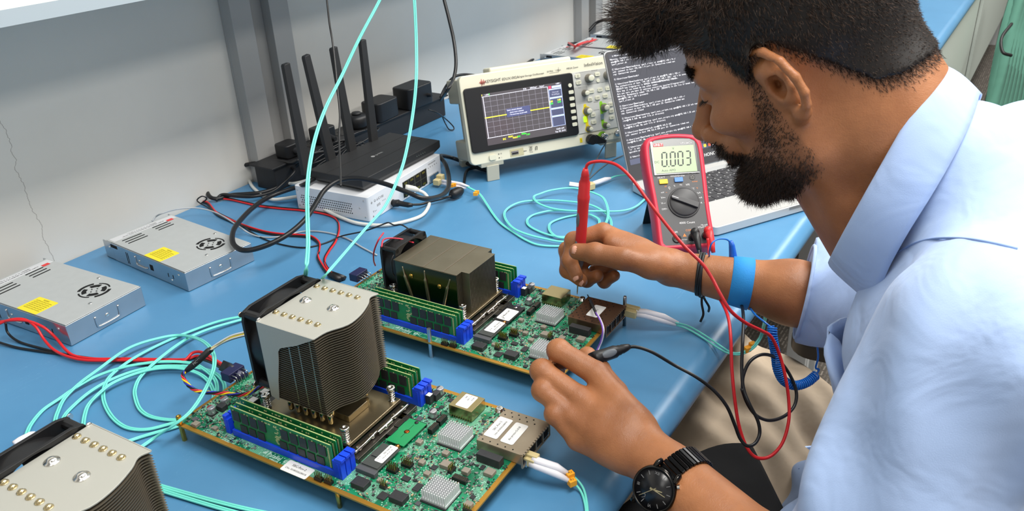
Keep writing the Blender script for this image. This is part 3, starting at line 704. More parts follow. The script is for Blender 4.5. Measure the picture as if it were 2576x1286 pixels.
    # power input with bent pins at the board's left end
    q = MB().box(.0780, .1010, .3500, .3640, .0230, .0340); pc = q.build('power_connector', mat('navy_plastic', (32, 34, 74), .4), t, bevel=.0008)
    q = MB()
    for k in range(4):
        u = .0815 + k * .0052
        for sgn, hh in ((0, .0315), (1, .0265)):
            q.tube(smooth_path([(u, .3505, hh), (u, .3440 - sgn * -.002, hh), (u, .3415 + sgn * .003, hh - .003), (u, .3412 + sgn * .003, .0222)], 4), .0007, 5)
    q.build('bent_pin', M_SOLD, pc)
    keep(.075, .104, .335, .37)
    # screw, posts
    MB().lathe([(.0052, 0), (.0052, .0012), (.0036, .0016), (.0036, .0040), (.0030, .0042), (.0014, .0034), (0, .0034)], (.1735, .0555, .022), n=20).build('board_screw', M_CHROME, t); keep(.168, .180, .050, .062)
    # random small packages as single parts, passives as one strewn mesh
    R = random.Random(11); nchip = 0
    for _ in range(900):
        if nchip >= 84: break
        v = R.uniform(.006, .345); u = R.uniform(.008, .174); 
        if v > .134 and R.random() < .35: continue
        d = R.choice((.0022, .0028, .0034, .0045, .0060)); e = d * R.choice((1, .7, 1.3))
        if not free(u, v, max(d, e) / 2 + .0010): continue
        q = MB().cbox(u, v, .0222, d, e, R.choice((.0008, .001, .0016))); q.build('small_chip', R.choice((M_CHIP, M_CHIP, M_CHIP, M_CHIP2)), t)
        keep(u - d / 2, u + d / 2, v - e / 2, v + e / 2); nchip += 1
    q = MB()
    for _ in range(7600):
        u = R.uniform(.006, .175); v = R.uniform(.004, .346)
        if not free(u, v, .0006): continue
        d, e = R.choice(((.0012, .0007), (.0007, .0012), (.0018, .0010), (.0010, .0018), (.0007, .0004), (.0024, .0014)))
        q.mi = R.choice((0, 0, 1, 2, 2, 3, 3)); q.cbox(u, v, .0221, d, e, R.choice((.0004, .0006, .0008, .0012)))
    tag(q.build('surface_components', [M_CHIP, M_TAN, mat('resistor_grey', (120, 122, 120), .5), M_SOLD], t), None, None, None, 'stuff')
    # printing on the board
    q = MB().tf(T(.0100, .2155, .0222) @ Rz(-pi / 2)); q.text('Parallel', .0078, T(0, 0, 0), wx=.8); q.text('WIRELESS', .0028, T(.003, -.0046, 0))
    for k in range(4): q.box(-.0150 + k * .0011, -.0143 + k * .0011, -.0012, .0006 + k * .0010, 0, .00005)
    q.build('maker_name', M_SILK, t)
    q = MB().tf(T(.0095, .1985, .0222) @ Rz(-pi / 2)); q.text('S/N', .0055, T(0, 0, 0))
    q.ringprism([(.0055, -.003), (.030, -.003), (.030, .0035), (.0055, .0035)], [(.0058, -.0027), (.0297, -.0027), (.0297, .0032), (.0058, .0032)], 0, .00005)
    for k in range(5): q.text('2V5 Connect', .0020, T(-.080, .004 - k * .0022, 0))
    q.build('serial_box', M_SILK, t)
    if variant == 'B':
        q = MB().prism(rrect(-.0012, .0138, .1655, .1980, .0018), .0222, .0224); sk = q.build('white_label', M_STICK, t, label='white serial number sticker')
        q = MB().tf(T(.0065, .1817, .02245) @ Rz(-pi / 2)); q.text('SBC-Rev-2', .0040, T(0, .0025, 0)); q.text('S.No: 501802026280018', .0031, T(0, -.0028, 0), wx=.85); q.build('label_print', M_PRINT, sk)
        MB().lathe([(.0026, -.022), (.0026, .0), (.0015, 0), (.0015, .002), (.0030, .002), (.0030, .0095), (.0016, .0095), (0, .008)], (.0030, .3440, .022), n=6, smooth=False).build('standoff', M_BRASS, t)
    else:
        MB().cyl((.0030, .1735, -.0), (.0030, .1735, .0400), .0026, n=14).build('standoff', MAT_STEEL, t)
        MB().lathe([(.0024, -.022), (.0024, .018), (.0018, .020), (0, .020)], (.1745, -.0030, .022), n=14).build('standoff', MAT_STEEL, t)
    for (u, v) in ((.0035, .0060), (.1740, .3440), (.1700, .1300), (.0035, .3440 - .003 if variant == 'A' else .1300)):
        MB().lathe([(.0024, 0), (.0024, .0200)], (u, v, 0), n=8).build('standoff', M_BRASS, t)

def make_board(variant, label):
    t = thing('circuit_board', label, 'circuit board')
    b = MB(); D, W = .1799, .3491
    b.mi = 0; b.box(0, D, 0, W, .0202, .0220)
    b.mi = 1; b.box(.0048, D - .0048, .0048, W - .0040, .0220, .02205)
    b.build('printed_circuit', [M_GOLD, M_PCB], t)
    populate(t, variant)
    return t
bB = make_board('B', 'green circuit board with tall grey-topped tower cooler, nearest the middle of the picture')
tower_cooler(bB)
bB.location = (.0620, -.0201, 0); bB.rotation_euler.z = .0384
def dup3(root, loc, rz, label):
    r = root.copy(); C.objects.link(r); r.location = loc; r.rotation_euler = (0, 0, rz); r['label'] = label
    def rec(a, b):
        for ch in list(a.children):
            c = ch.copy(); C.objects.link(c); c.parent = b; rec(ch, c)
    rec(root, r); return r
bC = dup3(bB, (-.2102, -.0282, 0), .0384, 'green circuit board and tall cooler cut off by the bottom left corner of the picture')
bA = make_board('A', 'green circuit board with low dark finned cooler and upright steel post, being probed')
low_cooler(bA)
bA.location = (.3074, .0154, 0); bA.rotation_euler.z = .027
# ================================================================ oscilloscope
M_BEIGE = mat('cream_plastic', (226, 222, 200), 0.45)
M_BEIGED = mat('grey_cream_plastic', (188, 184, 166), 0.5)
M_PANEL = mat('panel_grey', (206, 206, 200), 0.5)
M_KEY = mat('key_cream', (220, 218, 196), 0.45)
M_SCR = mat('screen_glass', (16, 14, 18), 0.12)
_gl = {}
def mono(b, s, size, x, y, z, adv):
    """type a line character by character on a fixed pitch"""
    for i, ch in enumerate(s):
        if ch == ' ': continue
        if ch not in _gl:
            q = MB().text(ch, 1.0, Matrix(), 0.0001); _gl[ch] = (q.v, q.f)
        vs, fs = _gl[ch]
        b.add([(x + i * adv + vx * size * .92, y + vy * size, z + (vz * .0)) for vx, vy, vz in vs], fs)
def face_frame(P, a, t): return T(0, 0, P[2]) @ Rx(-t) @ Rx(pi / 2)
def emis(name, c, s=1.0): return mat(name, c, .5, emit=c, es=s)

osc = thing('oscilloscope', 'cream benchtop oscilloscope with lit waveform screen beside the laptop', 'oscilloscope', (.8, .4694, 0), -.5964)
F = face_frame((.8, .4694, .0565), -.5964, .2348)
b = MB().tf(F); W0, W1, V0, V1 = -.004, .310, -.022, .137
b.box(W0 + .026, W1 - .006, V0 + .012, V1 - .012, -.105, -.012); b.build('rear_case', M_BEIGED, osc, bevel=.004, seg=3)
for va_, vb_ in ((V0 + .006, .020), (.088, V1 - .006)): MB().tf(F).box(W0 + .003, W0 + .028, va_, vb_, -.085, -.012).build('corner_block', M_BEIGED, osc, bevel=.003)
b = MB().tf(F); b.prism(rrect(W0, W1, V0, V1, .010, 5), -.016, -.0005); b.build('front_case', M_BEIGE, osc, bevel=.002, seg=3)
b = MB().tf(F)          # carrying handle folded over the top
b.box(.080, .094, .110, .140, -.098, -.072).box(.236, .250, .110, .140, -.098, -.072).box(.080, .250, .132, .143, -.104, -.066)
b.build('carry_handle', M_BEIGE, osc, bevel=.004, seg=3)
b = MB().tf(F); b.prism(rrect(.0, .2151, 0, .115, .006, 4), -.0005, .0042); bz = b.build('display_bezel', M_BLACK, osc, bevel=.0015, seg=3)
b = MB().tf(F); b.box(.2155, .3045, .0005, .1140, -.0005, .0004); b.build('control_panel', M_PANEL, osc)
b = MB().tf(F); b.box(.0310, .1895, .0098, .1013, .0042, .0046); sr = b.build('screen', mat('screen_lit', (44, 40, 46), .15, emit=(92, 88, 90), es=.9), osc)
z = .0047
b = MB().tf(F)
for i in range(1, 10): b.box(.0343 + i * .01264, .0346 + i * .01264, .0235, .096, z, z + .0001)
for i in range(1, 8): b.box(.0343, .1607, .0235 + i * .00906, .0238 + i * .00906, z, z + .0001)
b.build('graticule', emis('grid_grey', (142, 138, 150), .9), sr)
b = MB().tf(F); b.box(.0335, .0345, .0225, .0966, z, z + .0002).box(.1603, .1612, .0225, .0966, z, z + .0002).box(.0320, .1612, .0960, .0967, z, z + .0002).box(.0320, .1612, .0226, .0234, z, z + .0002)
b.build('graticule_frame', emis('pale_line', (214, 212, 228), 1.0), sr)
b = MB().tf(F); b.box(.0325, .1603, .0585, .0600, z + .0001, z + .0003); b.build('trace', emis('trace_yellow', (236, 232, 60), 1.1), sr)
b = MB().tf(F); b.prism(rrect(.0745, .1215, .0540, .0690, .0015), z + .0003, z + .0005); pp = b.build('message_box', emis('popup_slate', (70, 74, 110), .8), sr)
M_SW = emis('screen_white', (224, 224, 236), 1.0)
b = MB().tf(F)
b.text('System concerns detected:', .0034, T(.076, .0662, z + .0006), ax='LEFT', wx=.8); b.text(': System clock is defaulted.', .0031, T(.080, .0618, z + .0006), ax='LEFT', wx=.85); b.text(': The board temp may be invalid', .0031, T(.080, .0578, z + .0006), ax='LEFT', wx=.85)
b.text('1.00V/', .0036, T(.038, .0990, z), ax='LEFT'); b.text('0.0s', .004, T(.116, .0990, z)); b.text('200.0us/', .004, T(.133, .0990, z)); b.text('Auto?', .004, T(.150, .0990, z)); b.text('1.00V', .0036, T(.182, .0993, z))
b.text('12:02 AM', .0042, T(.1765, .0175, z)); b.text('Sep 28, 2018', .0040, T(.1765, .0130, z)); b.text('Normal', .0040, T(.1755, .0850, z)); b.text('50.0MSa/s', .0040, T(.1755, .0808, z))
b.build('screen_text', M_SW, sr)
b = MB().tf(F)
for (y0, y1) in ((.0895, .0915), (.0735, .0765), (.0540, .0570), (.0400, .0430)): b.box(.1625, .1885, y0, y1, z, z + .0001)
b.box(.1695, .1880, .0925, .0965, z, z + .0001); b.box(.1625, .1632, .0235, .0895, z, z + .0001); b.box(.1878, .1886, .0235, .0975, z, z + .0001); b.box(.1625, .1886, .0228, .0235, z, z + .0001)
b.build('sidebar', emis('sidebar_blue', (170, 184, 226), .9), sr)
b = MB().tf(F); b.box(.1630, .1878, .0236, .0398, z - .0001, z + .00005).box(.1630, .1878, .0432, .0538, z - .0001, z + .00005).box(.1630, .1878, .0572, .0733, z - .0001, z + .00005).box(.163, .1878, .0767, .0893, z - .0001, z + .00005)
b.build('sidebar_fields', emis('field_slate', (74, 78, 104), .6), sr)
b = MB().tf(F); b.box(.1630, .1680, .0920, .0970, z, z + .0001); b.build('sidebar_logo', emis('logo_red_glow', (226, 60, 90), .9), sr)
for nm, col, its in (('readout_yellow', (236, 224, 50), (('1', .0325, .0992), ('DC', .064, .0165), ('10.0:1', .0765, .0190), ('10.0:1', .085, .0160), ('1.00', .1645, .069), ('1.00', .181, .0700))), ('readout_green', (60, 220, 60), (('2', .0465, .0992), ('DC', .0925, .0165), ('500m', .103, .0200), ('1.0:1', .111, .0175), ('2.00', .1645, .065), ('2.00', .181, .066)))):
    b = MB().tf(F)
    for s_, x, y in its: b.text(s_, .0042, T(x, y, z + .0002), bold=.00012)
    b.build(nm, emis(nm, col, 1.0), sr)
b = MB().tf(F)
b.text('KEYSIGHT', .0074, T(.0590, .1216, .0002), wx=.92); b.text('EDUX1002A', .0062, T(.0930, .1214, .0002)); b.text('Digital Storage Oscilloscope', .0044, T(.1345, .1214, .0002)); b.text('50 MHz   1 GSa/s', .0040, T(.1800, .1228, .0002)); b.text('InfiniiVision', .0085, T(.262, .1240, .0002)); b.text('MEGA Zoom', .0044, T(.2180, .1230, .0002))
b.text('Entry', .0028, T(.228, .085, .0005)); b.text('Horizontal', .0030, T(.262, .1125, .0005)); b.text('Vertical', .0030, T(.258, .0545, .0005)); b.text('Ext Trig', .0042, T(.2850, -.0100, .0002)); b.text('Push for Fine', .0022, T(.2580, .0395, .0005)); b.text('Demo', .0030, T(.1150, -.006, .0002)); b.text('Comp', .0026, T(.1150, -.016, .0002))
for (x0, x1, y) in ((.217, .243, .0560), (.272, .303, .0560), (.230, .2530, .1125), (.217, .303, -.0005 + .0008), (.244, .302, .0878)): b.box(x0, x1, y, y + .0004, .0004, .0005)
b.tube([(.1000, -.0120, .0002), (.1060, -.0120, .0002)], .0004, 5); b.text('<', .004, T(.1005, -.012, .0002)); b.box(.1705, .1900, .1196, .1198, -.0002, .0002); b.box(.1898, .1900, .1196, .1280, -.0002, .0002)
b.build('printed_lettering', mat('grey_print', (96, 92, 88), .6), osc)
b = MB().tf(F)
for i, hh in enumerate((.0010, .0030, .0062, .0030, .0048, .0012)): b.tube([(.0330 + i * .0020, .1215 - hh, .0001), (.0337 + i * .0020, .1215 + hh, .0001), (.0345 + i * .002, .1215 - hh * .7, .0001)], .0004, 5)
b.build('red_wave_mark', M_REDP, osc)
def keyb(n, u, v, du, dv, m=M_KEY, h=.0022, lb=None):
    o = MB().tf(F).prism(rrect(u - du / 2, u + du / 2, v - dv / 2, v + dv / 2, min(du, dv) * .28, 4), .0002, h + .0004).build(n, m, osc, bevel=.0004)
    if lb: MB().tf(F).text(lb, .0024, T(u, v, h + .0005)).build('key_text', mat('grey_print', (96, 92, 88), .6), o)
    return o
for i in range(6): 
    MB().tf(F).prism(rrect(.2020, .2122, .0172 + i * .0119, .0238 + i * .0119, .002, 4), .0042, .0062).build('soft_key', M_KEY, osc, bevel=.0004)
MB().tf(F).cyl((.2065, .0925, .0042), (.2065, .0925, .0060), .0036, n=18).build('back_key', M_KEY, osc)
for (u, v, l) in ((.2262, .1071, 'Run\nStop'), (.2266, .0949, 'Default\nSetup'), (.2673, .1046, 'Horiz'), (.2514, .0754, 'Cursors'), (.2695, .0756, 'Meas'), (.2860, .0757, 'Acq'), (.2463, .0610, 'Save\nRecall'), (.2625, .0616, 'Utility'), (.2790, .0628, 'Display'), (.2491, .0312, 'Math'), (.2491, .0181, 'Ref'), (.2890, .0454, 'Force'), (.2885, .0330, 'Mode'), (.2880, .0206, 'Trig')):
    keyb('panel_key', u, v, .0105, .0072, lb=l)
b = MB().tf(F); b.prism(rrect(.2225, .3040, .0880, .1130, .001), -.0002, .00045); b.prism(rrect(.2165, .2440, .0575, .0870, .001), -.0002, .00045); b.build('darker_field', mat('panel_grey_dark', (176, 176, 172), .5), osc)
MB().tf(F).cyl((.2675, .0931, 0), (.2675, .0931, .0018), .0036, n=18).build('panel_key', M_KEY, osc)
keyb('lit_channel_key', .2315, .0257, .0060, .0110, mat('lime_lit_key', (190, 240, 40), .4, emit=(190, 240, 40), es=.7), lb='1'); keyb('channel_key', .2678, .0252, .0060, .0110, mat('slate_key', (130, 150, 156), .4), lb='2')
b = MB().tf(F); b.prism(rrect(.2318, .2378, .0075, .0540, .002), .0004, .0007); b.cyl((.2372, .0405, .0004), (.2372, .0405, .0007), .0088, n=24); b.cyl((.2365, .0072, .0004), (.2365, .0072, .0007), .0066, n=20); b.build('channel_ring', mat('channel_yellow', (238, 214, 30), .5), osc)
b = MB().tf(F); b.prism(rrect(.2655, .2715, .0075, .0540, .002), .0004, .0007); b.cyl((.2742, .0412, .0004), (.2742, .0412, .0007), .0088, n=24); b.cyl((.2728, .0080, .0004), (.2728, .0080, .0007), .0066, n=20); b.build('channel_ring', mat('channel_green', (150, 214, 50), .5), osc)
for (u, v, r) in ((.2485, .0998, .0082), (.2880, .0998, .0082), (.2365, .0740, .0062), (.2372, .0405, .0072), (.2742, .0412, .0072), (.2365, .0072, .0052), (.2728, .0080, .0052)):
    q = MB().tf(F); q.lathe([(r, .0004), (r, .002), (r * .92, .0024), (r * .82, .0120), (r * .74, .0125)], (u, v, 0), n=28)
    for k in range(20): q.box(u - .0004, u + .0004, v, v + .0001, 0, .0001) if False else None
    k0 = q.build('knob', mat('knob_grey', (128, 124, 112), .5), osc)
    q = MB().tf(F); q.lathe([(r * .74, .0110), (r * .72, .0135), (r * .4, .0138), (0, .0138)], (u, v, 0), n=24); q.build('knob_cap', M_KEY, k0)
    q = MB().tf(F)
    for k in range(18): a = 2 * pi * k / 18; q.cyl((u + r * .9 * cos(a), v + r * .9 * sin(a), .0022), (u + r * .80 * cos(a), v + r * .8 * sin(a), .0118), .0005, n=4)
    q.build('knurling', mat('knurl_dark', (84, 80, 72), .5), k0)
b = MB().tf(F); b.box(.2165, .2215, -.0160, -.0075, -.0004, .0002); b.build('channel_mark', mat('channel_yellow', (238, 214, 30), .5), osc)
b = MB().tf(F); b.prism(rrect(.2490, .2560, -.0165, -.0070, .001), -.0004, .0002); b.cyl((.2640, -.0110, -.0003), (.2640, -.0110, .0003), .0088, n=24); b.build('channel_mark', mat('channel_green', (150, 214, 50), .5), osc)
b = MB().tf(F); b.text('1', .006, T(.219, -.0118, .0003)); b.text('2', .006, T(.2525, -.0116, .0004)); b.build('channel_numbers', M_PRINT, osc)
for (u, v) in ((.2360, -.0125), (.2665, -.0120), (.2975, -.0110)):
    q = MB().tf(F); q.lathe([(.0062, 0), (.0062, .003), (.0048, .003), (.0048, .011), (.0040, .0115), (.0036, .0085), (.0012, .0085), (.0012, .0105), (0, .0105)], (u, v, 0), n=22); q.cyl((u - .006, v, .007), (u + .006, v, .007), .001, n=8); q.build('signal_socket', MAT_STEEL, osc)
# black probe plug on channel 1
b = MB().tf(F); b.lathe([(.0092, .0120), (.0098, .015), (.0098, .024), (.0090, .026), (0, .026)], (.2360, -.0125, -.009), n=22); b.prism([(.2330, -.020), (.2420, -.022), (.2620, -.0235), (.2655, -.0215), (.2655, -.019), (.2450, -.0045), (.236, -.0045)], .006, .015)
b.build('signal_plug', M_BLACK, osc, bevel=.001)
keyb('power_button', .0378, -.0128, .0130, .0095); b = MB().tf(F); b.prism(rrect(.0730, .1000, -.0185, -.0055, .001), -.0004, .00005); b.build('usb_recess', mat('deeper_cream', (196, 188, 150), .5), osc)
b = MB().tf(F); b.box(.0755, .0895, -.0150, -.0085, -.0002, .0012); ub = b.build('usb_socket', MAT_STEEL, osc); b = MB().tf(F); b.box(.0765, .0885, -.0140, -.0115, .0011, .0014); b.build('usb_slot', M_DARK, ub)
b = MB().tf(F); b.box(.0500, .0518, -.0095, -.0080, 0, .0003).text('O', .003, T(.0555, -.0088, .0002)).box(.0500, .0518, -.0165, -.015, 0, .0003).text('I', .003, T(.0555, -.0158, .0002)); b.tube(smooth_path([(.1130, -.0140, 0), (.1130, -.008, .002), (.1160, -.008, .002), (.1160, -.014, 0)], 4), .0005, 5); b.tube(smooth_path([(.1240, -.0140, 0), (.1240, -.008, .002), (.1270, -.008, .002), (.1270, -.014, 0)], 4), .0005, 5); b.build('front_marks', M_PRINT, osc)
for u in (.0150, .2600):   # fold-out front feet under the case
    q = MB(); c0 = Vector((u, 0, .035)); q.prism([(u - .000, -.004), (u + .044, -.004), (u + .046, .020), (u - .002, .020)], .0275, .0365)
    q.prism([(u + .010, -.006), (u + .034, -.006), (u + .034, -.0015), (u + .010, -.0015)], .0002, .030); q.build('foot', M_BEIGED, osc, bevel=.001)
q = MB(); q.box(.01, .03, .095, .110, .0002, .008).box(.276, .296, .095, .110, .0002, .008); 
MB().box(.01, .03, .090, .105, .0002, .012).build('rear_foot', M_BEIGED, osc); MB().box(.276, .296, .090, .105, .0002, .012).build('rear_foot', M_BEIGED, osc)

# ================================================================ laptop
lap = thing('laptop', 'silver laptop with dark terminal window in front of the seated man', 'laptop', (.7775, .008, .0003), -.535)
LW, LD = .358, .224
M_LAP = mat('silver_aluminium', (206, 206, 204), 0.34, 0.35)
M_LEDGE = mat('laptop_edge_silver', (176, 178, 180), 0.3, 0.7)
b = MB(); b.prism(rrect(0, LW, 0, LD, .010, 6), .0015, .0155); b.build('base', M_LAP, lap, bevel=.0012)
for (u, v) in ((.02, .015), (.33, .015), (.02, .205), (.33, .205)): MB().cyl((u, v, 0), (u, v, .0018), .006, n=14).build('rubber_foot', M_BLACK, lap)
b = MB().prism(rrect(.1215, .2385, .0035, .0760, .003), .0155, .01558); b.build('touchpad', mat('touchpad_silver', (202, 202, 200), .3, .3), lap)
b = MB(); b.ringprism(rrect(.1212, .2388, .0032, .0763, .003), rrect(.1216, .2384, .0036, .0759, .003), .0155, .01562); b.build('touchpad_line', mat('fine_groove', (120, 120, 120), .5), lap)
b = MB(); b.box(.150, .215, -.0006, .0012, .0105, .0150); b.build('finger_notch', M_LEDGE, lap)
b = MB(); b.prism(rrect(.028, .330, .0825, .2065, .004), .0154, .01555); b.build('keyboard_deck', mat('keyboard_well', (188, 190, 190), .45, .3), lap)
rows = [(['fn', 'ctrl', '[]', 'alt', '', 'alt', 'ctrl', '<', 'v', '>'], [1, 1, 1, 1, 5.1, 1, 1, 1, 1, 1], 0), (['shift', 'Z', 'X', 'C', 'V', 'B', 'N', 'M', ',', '.', '/', 'shift'], [2.0, 1, 1, 1, 1, 1, 1, 1, 1, 1, 1, 2.1], 0),
        (['caps', 'A', 'S', 'D', 'F', 'G', 'H', 'J', 'K', 'L', ';', "'", 'enter'], [1.6] + [1] * 11 + [1.5], 0), (['tab', 'Q', 'W', 'E', 'R', 'T', 'Y', 'U', 'I', 'O', 'P', '[', ']', '\\'], [1.3] + [1] * 12 + [.8], 0),
        (['`'] + list('1234567890-=') + ['del'], [.9] + [1] * 12 + [1.2], 0), (['esc'] + ['F%d' % i for i in range(1, 13)] + ['pwr'], [1.05] * 14, 1)]
M_KC = mat('key_charcoal', (48, 48, 52), .5)
y = .0835; nk = 0
for names, ws, small in rows:
    tot = sum(ws); x = .0300; kh = .0118 if small else .0186
    un = .2985 / tot
    for nme, w_ in zip(names, ws):
        q = MB(); q.prism(rrect(x + .0011, x + w_ * un - .0011, y + .0011, y + kh - .0011, .0018, 3), .01555, .0168)
        k0 = q.build('key', M_KC, lap); nk += 1
        if nme:
            q = MB().text(nme, .0052 if len(nme) == 1 else .0030, T(x + w_ * un / 2, y + kh / 2, .01685)); q.build('key_letter', mat('key_legend', (206, 206, 206), .5), k0)
        x += w_ * un
    y += kh + .0004
LF = T(0, LD - .001, .0160) @ Rx(-.40) @ Rx(pi / 2)
b = MB().tf(LF); b.prism(rrect(-.001, LW + .001, 0, .228, .008, 6), -.0045, -.0008); b.build('lid', M_LEDGE, lap, bevel=.0008)
b = MB().tf(LF); b.prism(rrect(.0008, LW - .0008, .001, .2262, .007, 6), -.0009, 0); b.build('screen_bezel', mat('charcoal_bezel', (66, 66, 70), .3), lap)
b = MB().tf(LF); b.box(.0065, LW - .0065, .0290, .2215, 0, .0002); ls = b.build('screen', mat('terminal_background', (58, 59, 66), .25, emit=(70, 71, 78), es=.62), lap)
b = MB().tf(LF); b.box(.0065, LW - .0065, .0290, .0385, .0002, .0003); b.build('task_bar', emis('task_bar_slate', (74, 78, 98), .6), ls)
b = MB().tf(LF); b.text('HONOR', .0085, T(.179, .0165, .0001), bold=.0001); b.build('maker_name', mat('legend_white', (222, 222, 224), .5), lap)
for i, c in enumerate(((70, 160, 230), (236, 200, 60), (220, 90, 60), (240, 240, 240), (90, 190, 110), (120, 120, 230), (230, 120, 60))):
    b = MB().tf(LF); b.prism(rrect(.1560 + i * .0100, .1615 + i * .0100, .0310, .0365, .0015), .0003, .0004); b.build('app_icon', emis('icon%d' % i, c, .8), ls)
TXT = """Warning: Permanently added '192.168.1.109' (ED25519) to the list of known hosts.
qmax@192.168.1.109's password:
iperf_server.sh

C:\\Users\\user\\Downloads>scp iperf_client.sh qmax@192.168.1.9:~/
ssh: connect to host 192.168.1.9 port 22: Connection timed out
scp: Connection closed

C:\\Users\\user\\Downloads>

C:\\Users\\user\\Downloads>scp iperf_client.sh qmax@192.168.1.105:~/
The authenticity of host '192.168.1.105 (192.168.1.105)' can't be established.
ED25519 key fingerprint is SHA256:IbHNdUvmZRP8UNeHkZJ1iHBmSRc.
This key is not known by any other names.
Are you sure you want to continue connecting (yes/no/[fingerprint])?
Warning: Permanently added '192.168.1.105' (ED25519) to the list of known hosts.
qmax@192.168.1.105's password:
iperf_client.sh

C:\\Users\\user\\Downloads>
C:\\Users\\user\\Downloads>scp iperf_client.sh qmax@192.168.1.105:~/
ssh: connect to host 192.168.1.105 port 22: Connection timed out
scp: Connection closed

C:\\Users\\user\\Downloads>scp iperf_test_scripts.zip qmax@192.168.1.23 ssh root@198.0.168
root@198.0.168: No such file or directory

C:\\Users\\user\\Downloads>scp iperf_test_scripts.zip qmax@192.168.1.23 ssh root@198.0.168
root@198.0.168: No such file or directory

C:\\Users\\user\\Downloads>ssh root@198.162.0.168
ssh: connect to host 198.162.0.168 port 22: Connection timed out

C:\\Users\\user\\Downloads>scp iperf_test_scripts.zip qmax@192.168.1.23 ssh root@198.0.168
root@198.0.168: No such file or directory

C:\\Users\\user\\Downloads>ls
'ls' is not recognized as an internal or external command,
operable program or batch file.

C:\\Users\\user\\Downloads>""".split('\n')
b = MB().tf(LF)
for i, l in enumerate(TXT): mono(b, l, .0040, .0100, .2125 - i * .00425, .0003, .00212)
b.build('terminal_text', emis('terminal_white', (228, 228, 232), .95), ls)
b = MB().tf(LF); mono(b, 'C:\\Windows\\System32\\cmd.e', .0036, .0150, .2180, .0003, .0018); mono(b, 'x', .004, .064, .2185, .0003, .002); mono(b, 'iperf-test@ubuntu', .0036, .084, .2182, .0003, .0018); mono(b, 'x  + v', .004, .120, .2185, .0003, .002); b.build('tab_text', _M['terminal_white'], ls)
b = MB().tf(LF); b.prism(rrect(.0745, .0775, .2168, .2198, .0008), .0003, .0004); b.build('tab_icon', emis('tab_blue', (90, 150, 240), .9), ls)
b = MB().tf(LF); b.prism(rrect(.0795, .0825, .2168, .2198, .0008), .0003, .0004); b.build('tab_icon', emis('tab_green', (60, 200, 90), .9), ls)

# ================================================================ multimeter
mm = thing('multimeter', 'red and grey handheld digital multimeter propped on its stand, reading 0.003', 'multimeter', (.6403, .0386, 0), -.9382)
MF = face_frame((.6403, .0386, .028), -.9382, .7524)
M_RED = mat('red_rubber', (204, 38, 66), .45); M_MG = mat('meter_grey', (70, 70, 72), .5)
def meter_outline(g):     # rounded body, wider shoulders
    pts = [(.0115, .0045), (.069, .0045), (.0765, .0065), (.0800, .014), (.0795, .060), (.0820, .125), (.0825, .158), (.0795, .1705), (.0700, .1765), (.0410, .1795), (.0120, .1770), (.0025, .1710), (-.0010, .158), (-.0012, .125), (.0020, .060), (.0015, .014), (.0045, .0065)]
    c = (.0405, .086); return [(c[0] + (x - c[0]) * (1 + g / .04), c[1] + (y - c[1]) * (1 + g / .09)) for x, y in pts]
b = MB().tf(MF)
prev = None
rings = [(-.0010, -.0335), (.0024, -.030), (.0030, -.018), (.0022, -.006), (.0004, -.0010), (-.0015, .0002), (-.0046, .0004), (-.0056, -.0012)]
vs = []; n = None
for g, zz in rings:
    o = [(p.x, p.y) for p in smooth_path([(x, y, 0) for x, y in meter_outline(g)], 3, closed=True)]; n = len(o); vs += [(x, y, zz) for x, y in o]
fs = [(k * n + i, k * n + (i + 1) % n, (k + 1) * n + (i + 1) % n, (k + 1) * n + i) for k in range(len(rings) - 1) for i in range(n)]
b.add(vs, fs, True); b.add(vs[:n], [tuple(range(n - 1, -1, -1))]); b.build('rubber_shell', M_RED, mm)
b = MB().tf(MF); o = [(p.x, p.y) for p in smooth_path([(x, y, 0) for x, y in meter_outline(-.0050)], 3, closed=True)]; b.prism(o, -.004, -.0008); b.build('front_panel', M_MG, mm)
b = MB().tf(MF); b.prism([(.0075, .1170), (.0735, .1170), (.0735, .1655), (.0660, .1705), (.0400, .1722), (.0135, .1705), (.0075, .1655)], -.0008, .0006); lw = b.build('display_window', mat('window_grey', (52, 56, 56), .15), mm, bevel=.0003)
b = MB().tf(MF); b.box(.0095, .0705, .1185, .1600, .0006, .0009); lc = b.build('display', mat('lcd_green', (150, 172, 130), .3, emit=(120, 150, 100), es=.10), mm)
q = MB().tf(MF); q.box(.0075, .0105, .1165, .1690, .0006, .0008); q.box(.0075, .0735, .1162, .1172, .0006, .0009)
q.build('window_edge', mat('pale_edge', (210, 212, 208), .3), lw)
SEG = {'0': 'abcdef', '3': 'abcdg'}
def seg7(b, ch, x, y, w_, h, th, sl=.10):
    S_ = {'a': (0, h, w_, h), 'b': (w_, h, w_, h / 2), 'c': (w_, h / 2, w_, 0), 'd': (0, 0, w_, 0), 'e': (0, h / 2, 0, 0), 'f': (0, h, 0, h / 2), 'g': (0, h / 2, w_, h / 2)}
    for s_ in SEG[ch]:
        x0, y0, x1, y1 = S_[s_]; L = sqrt((x1 - x0) ** 2 + (y1 - y0) ** 2); dx, dy = (x1 - x0) / L, (y1 - y0) / L
        g = th * .75; a0 = (x0 + dx * g, y0 + dy * g); a1 = (x1 - dx * g, y1 - dy * g); nx, ny = -dy * th / 2, dx * th / 2
        pts = [(a0[0] - dx * th / 2, a0[1] - dy * th / 2), (a0[0] + nx, a0[1] + ny), (a1[0] + nx, a1[1] + ny), (a1[0] + dx * th / 2, a1[1] + dy * th / 2), (a1[0] - nx, a1[1] - ny), (a0[0] - nx, a0[1] - ny)]
        b.prism([(x + px_ + py_ * sl, y + py_) for px_, py_ in pts], .0009, .0010)
b = MB().tf(MF)
for i, ch in enumerate('0003'): seg7(b, ch, .0205 + i * .0112 + (.0012 if i else 0), .1290, .0068, .0215, .0020)
b.box(.0292, .0308, .1275, .1291, .0009, .0010)
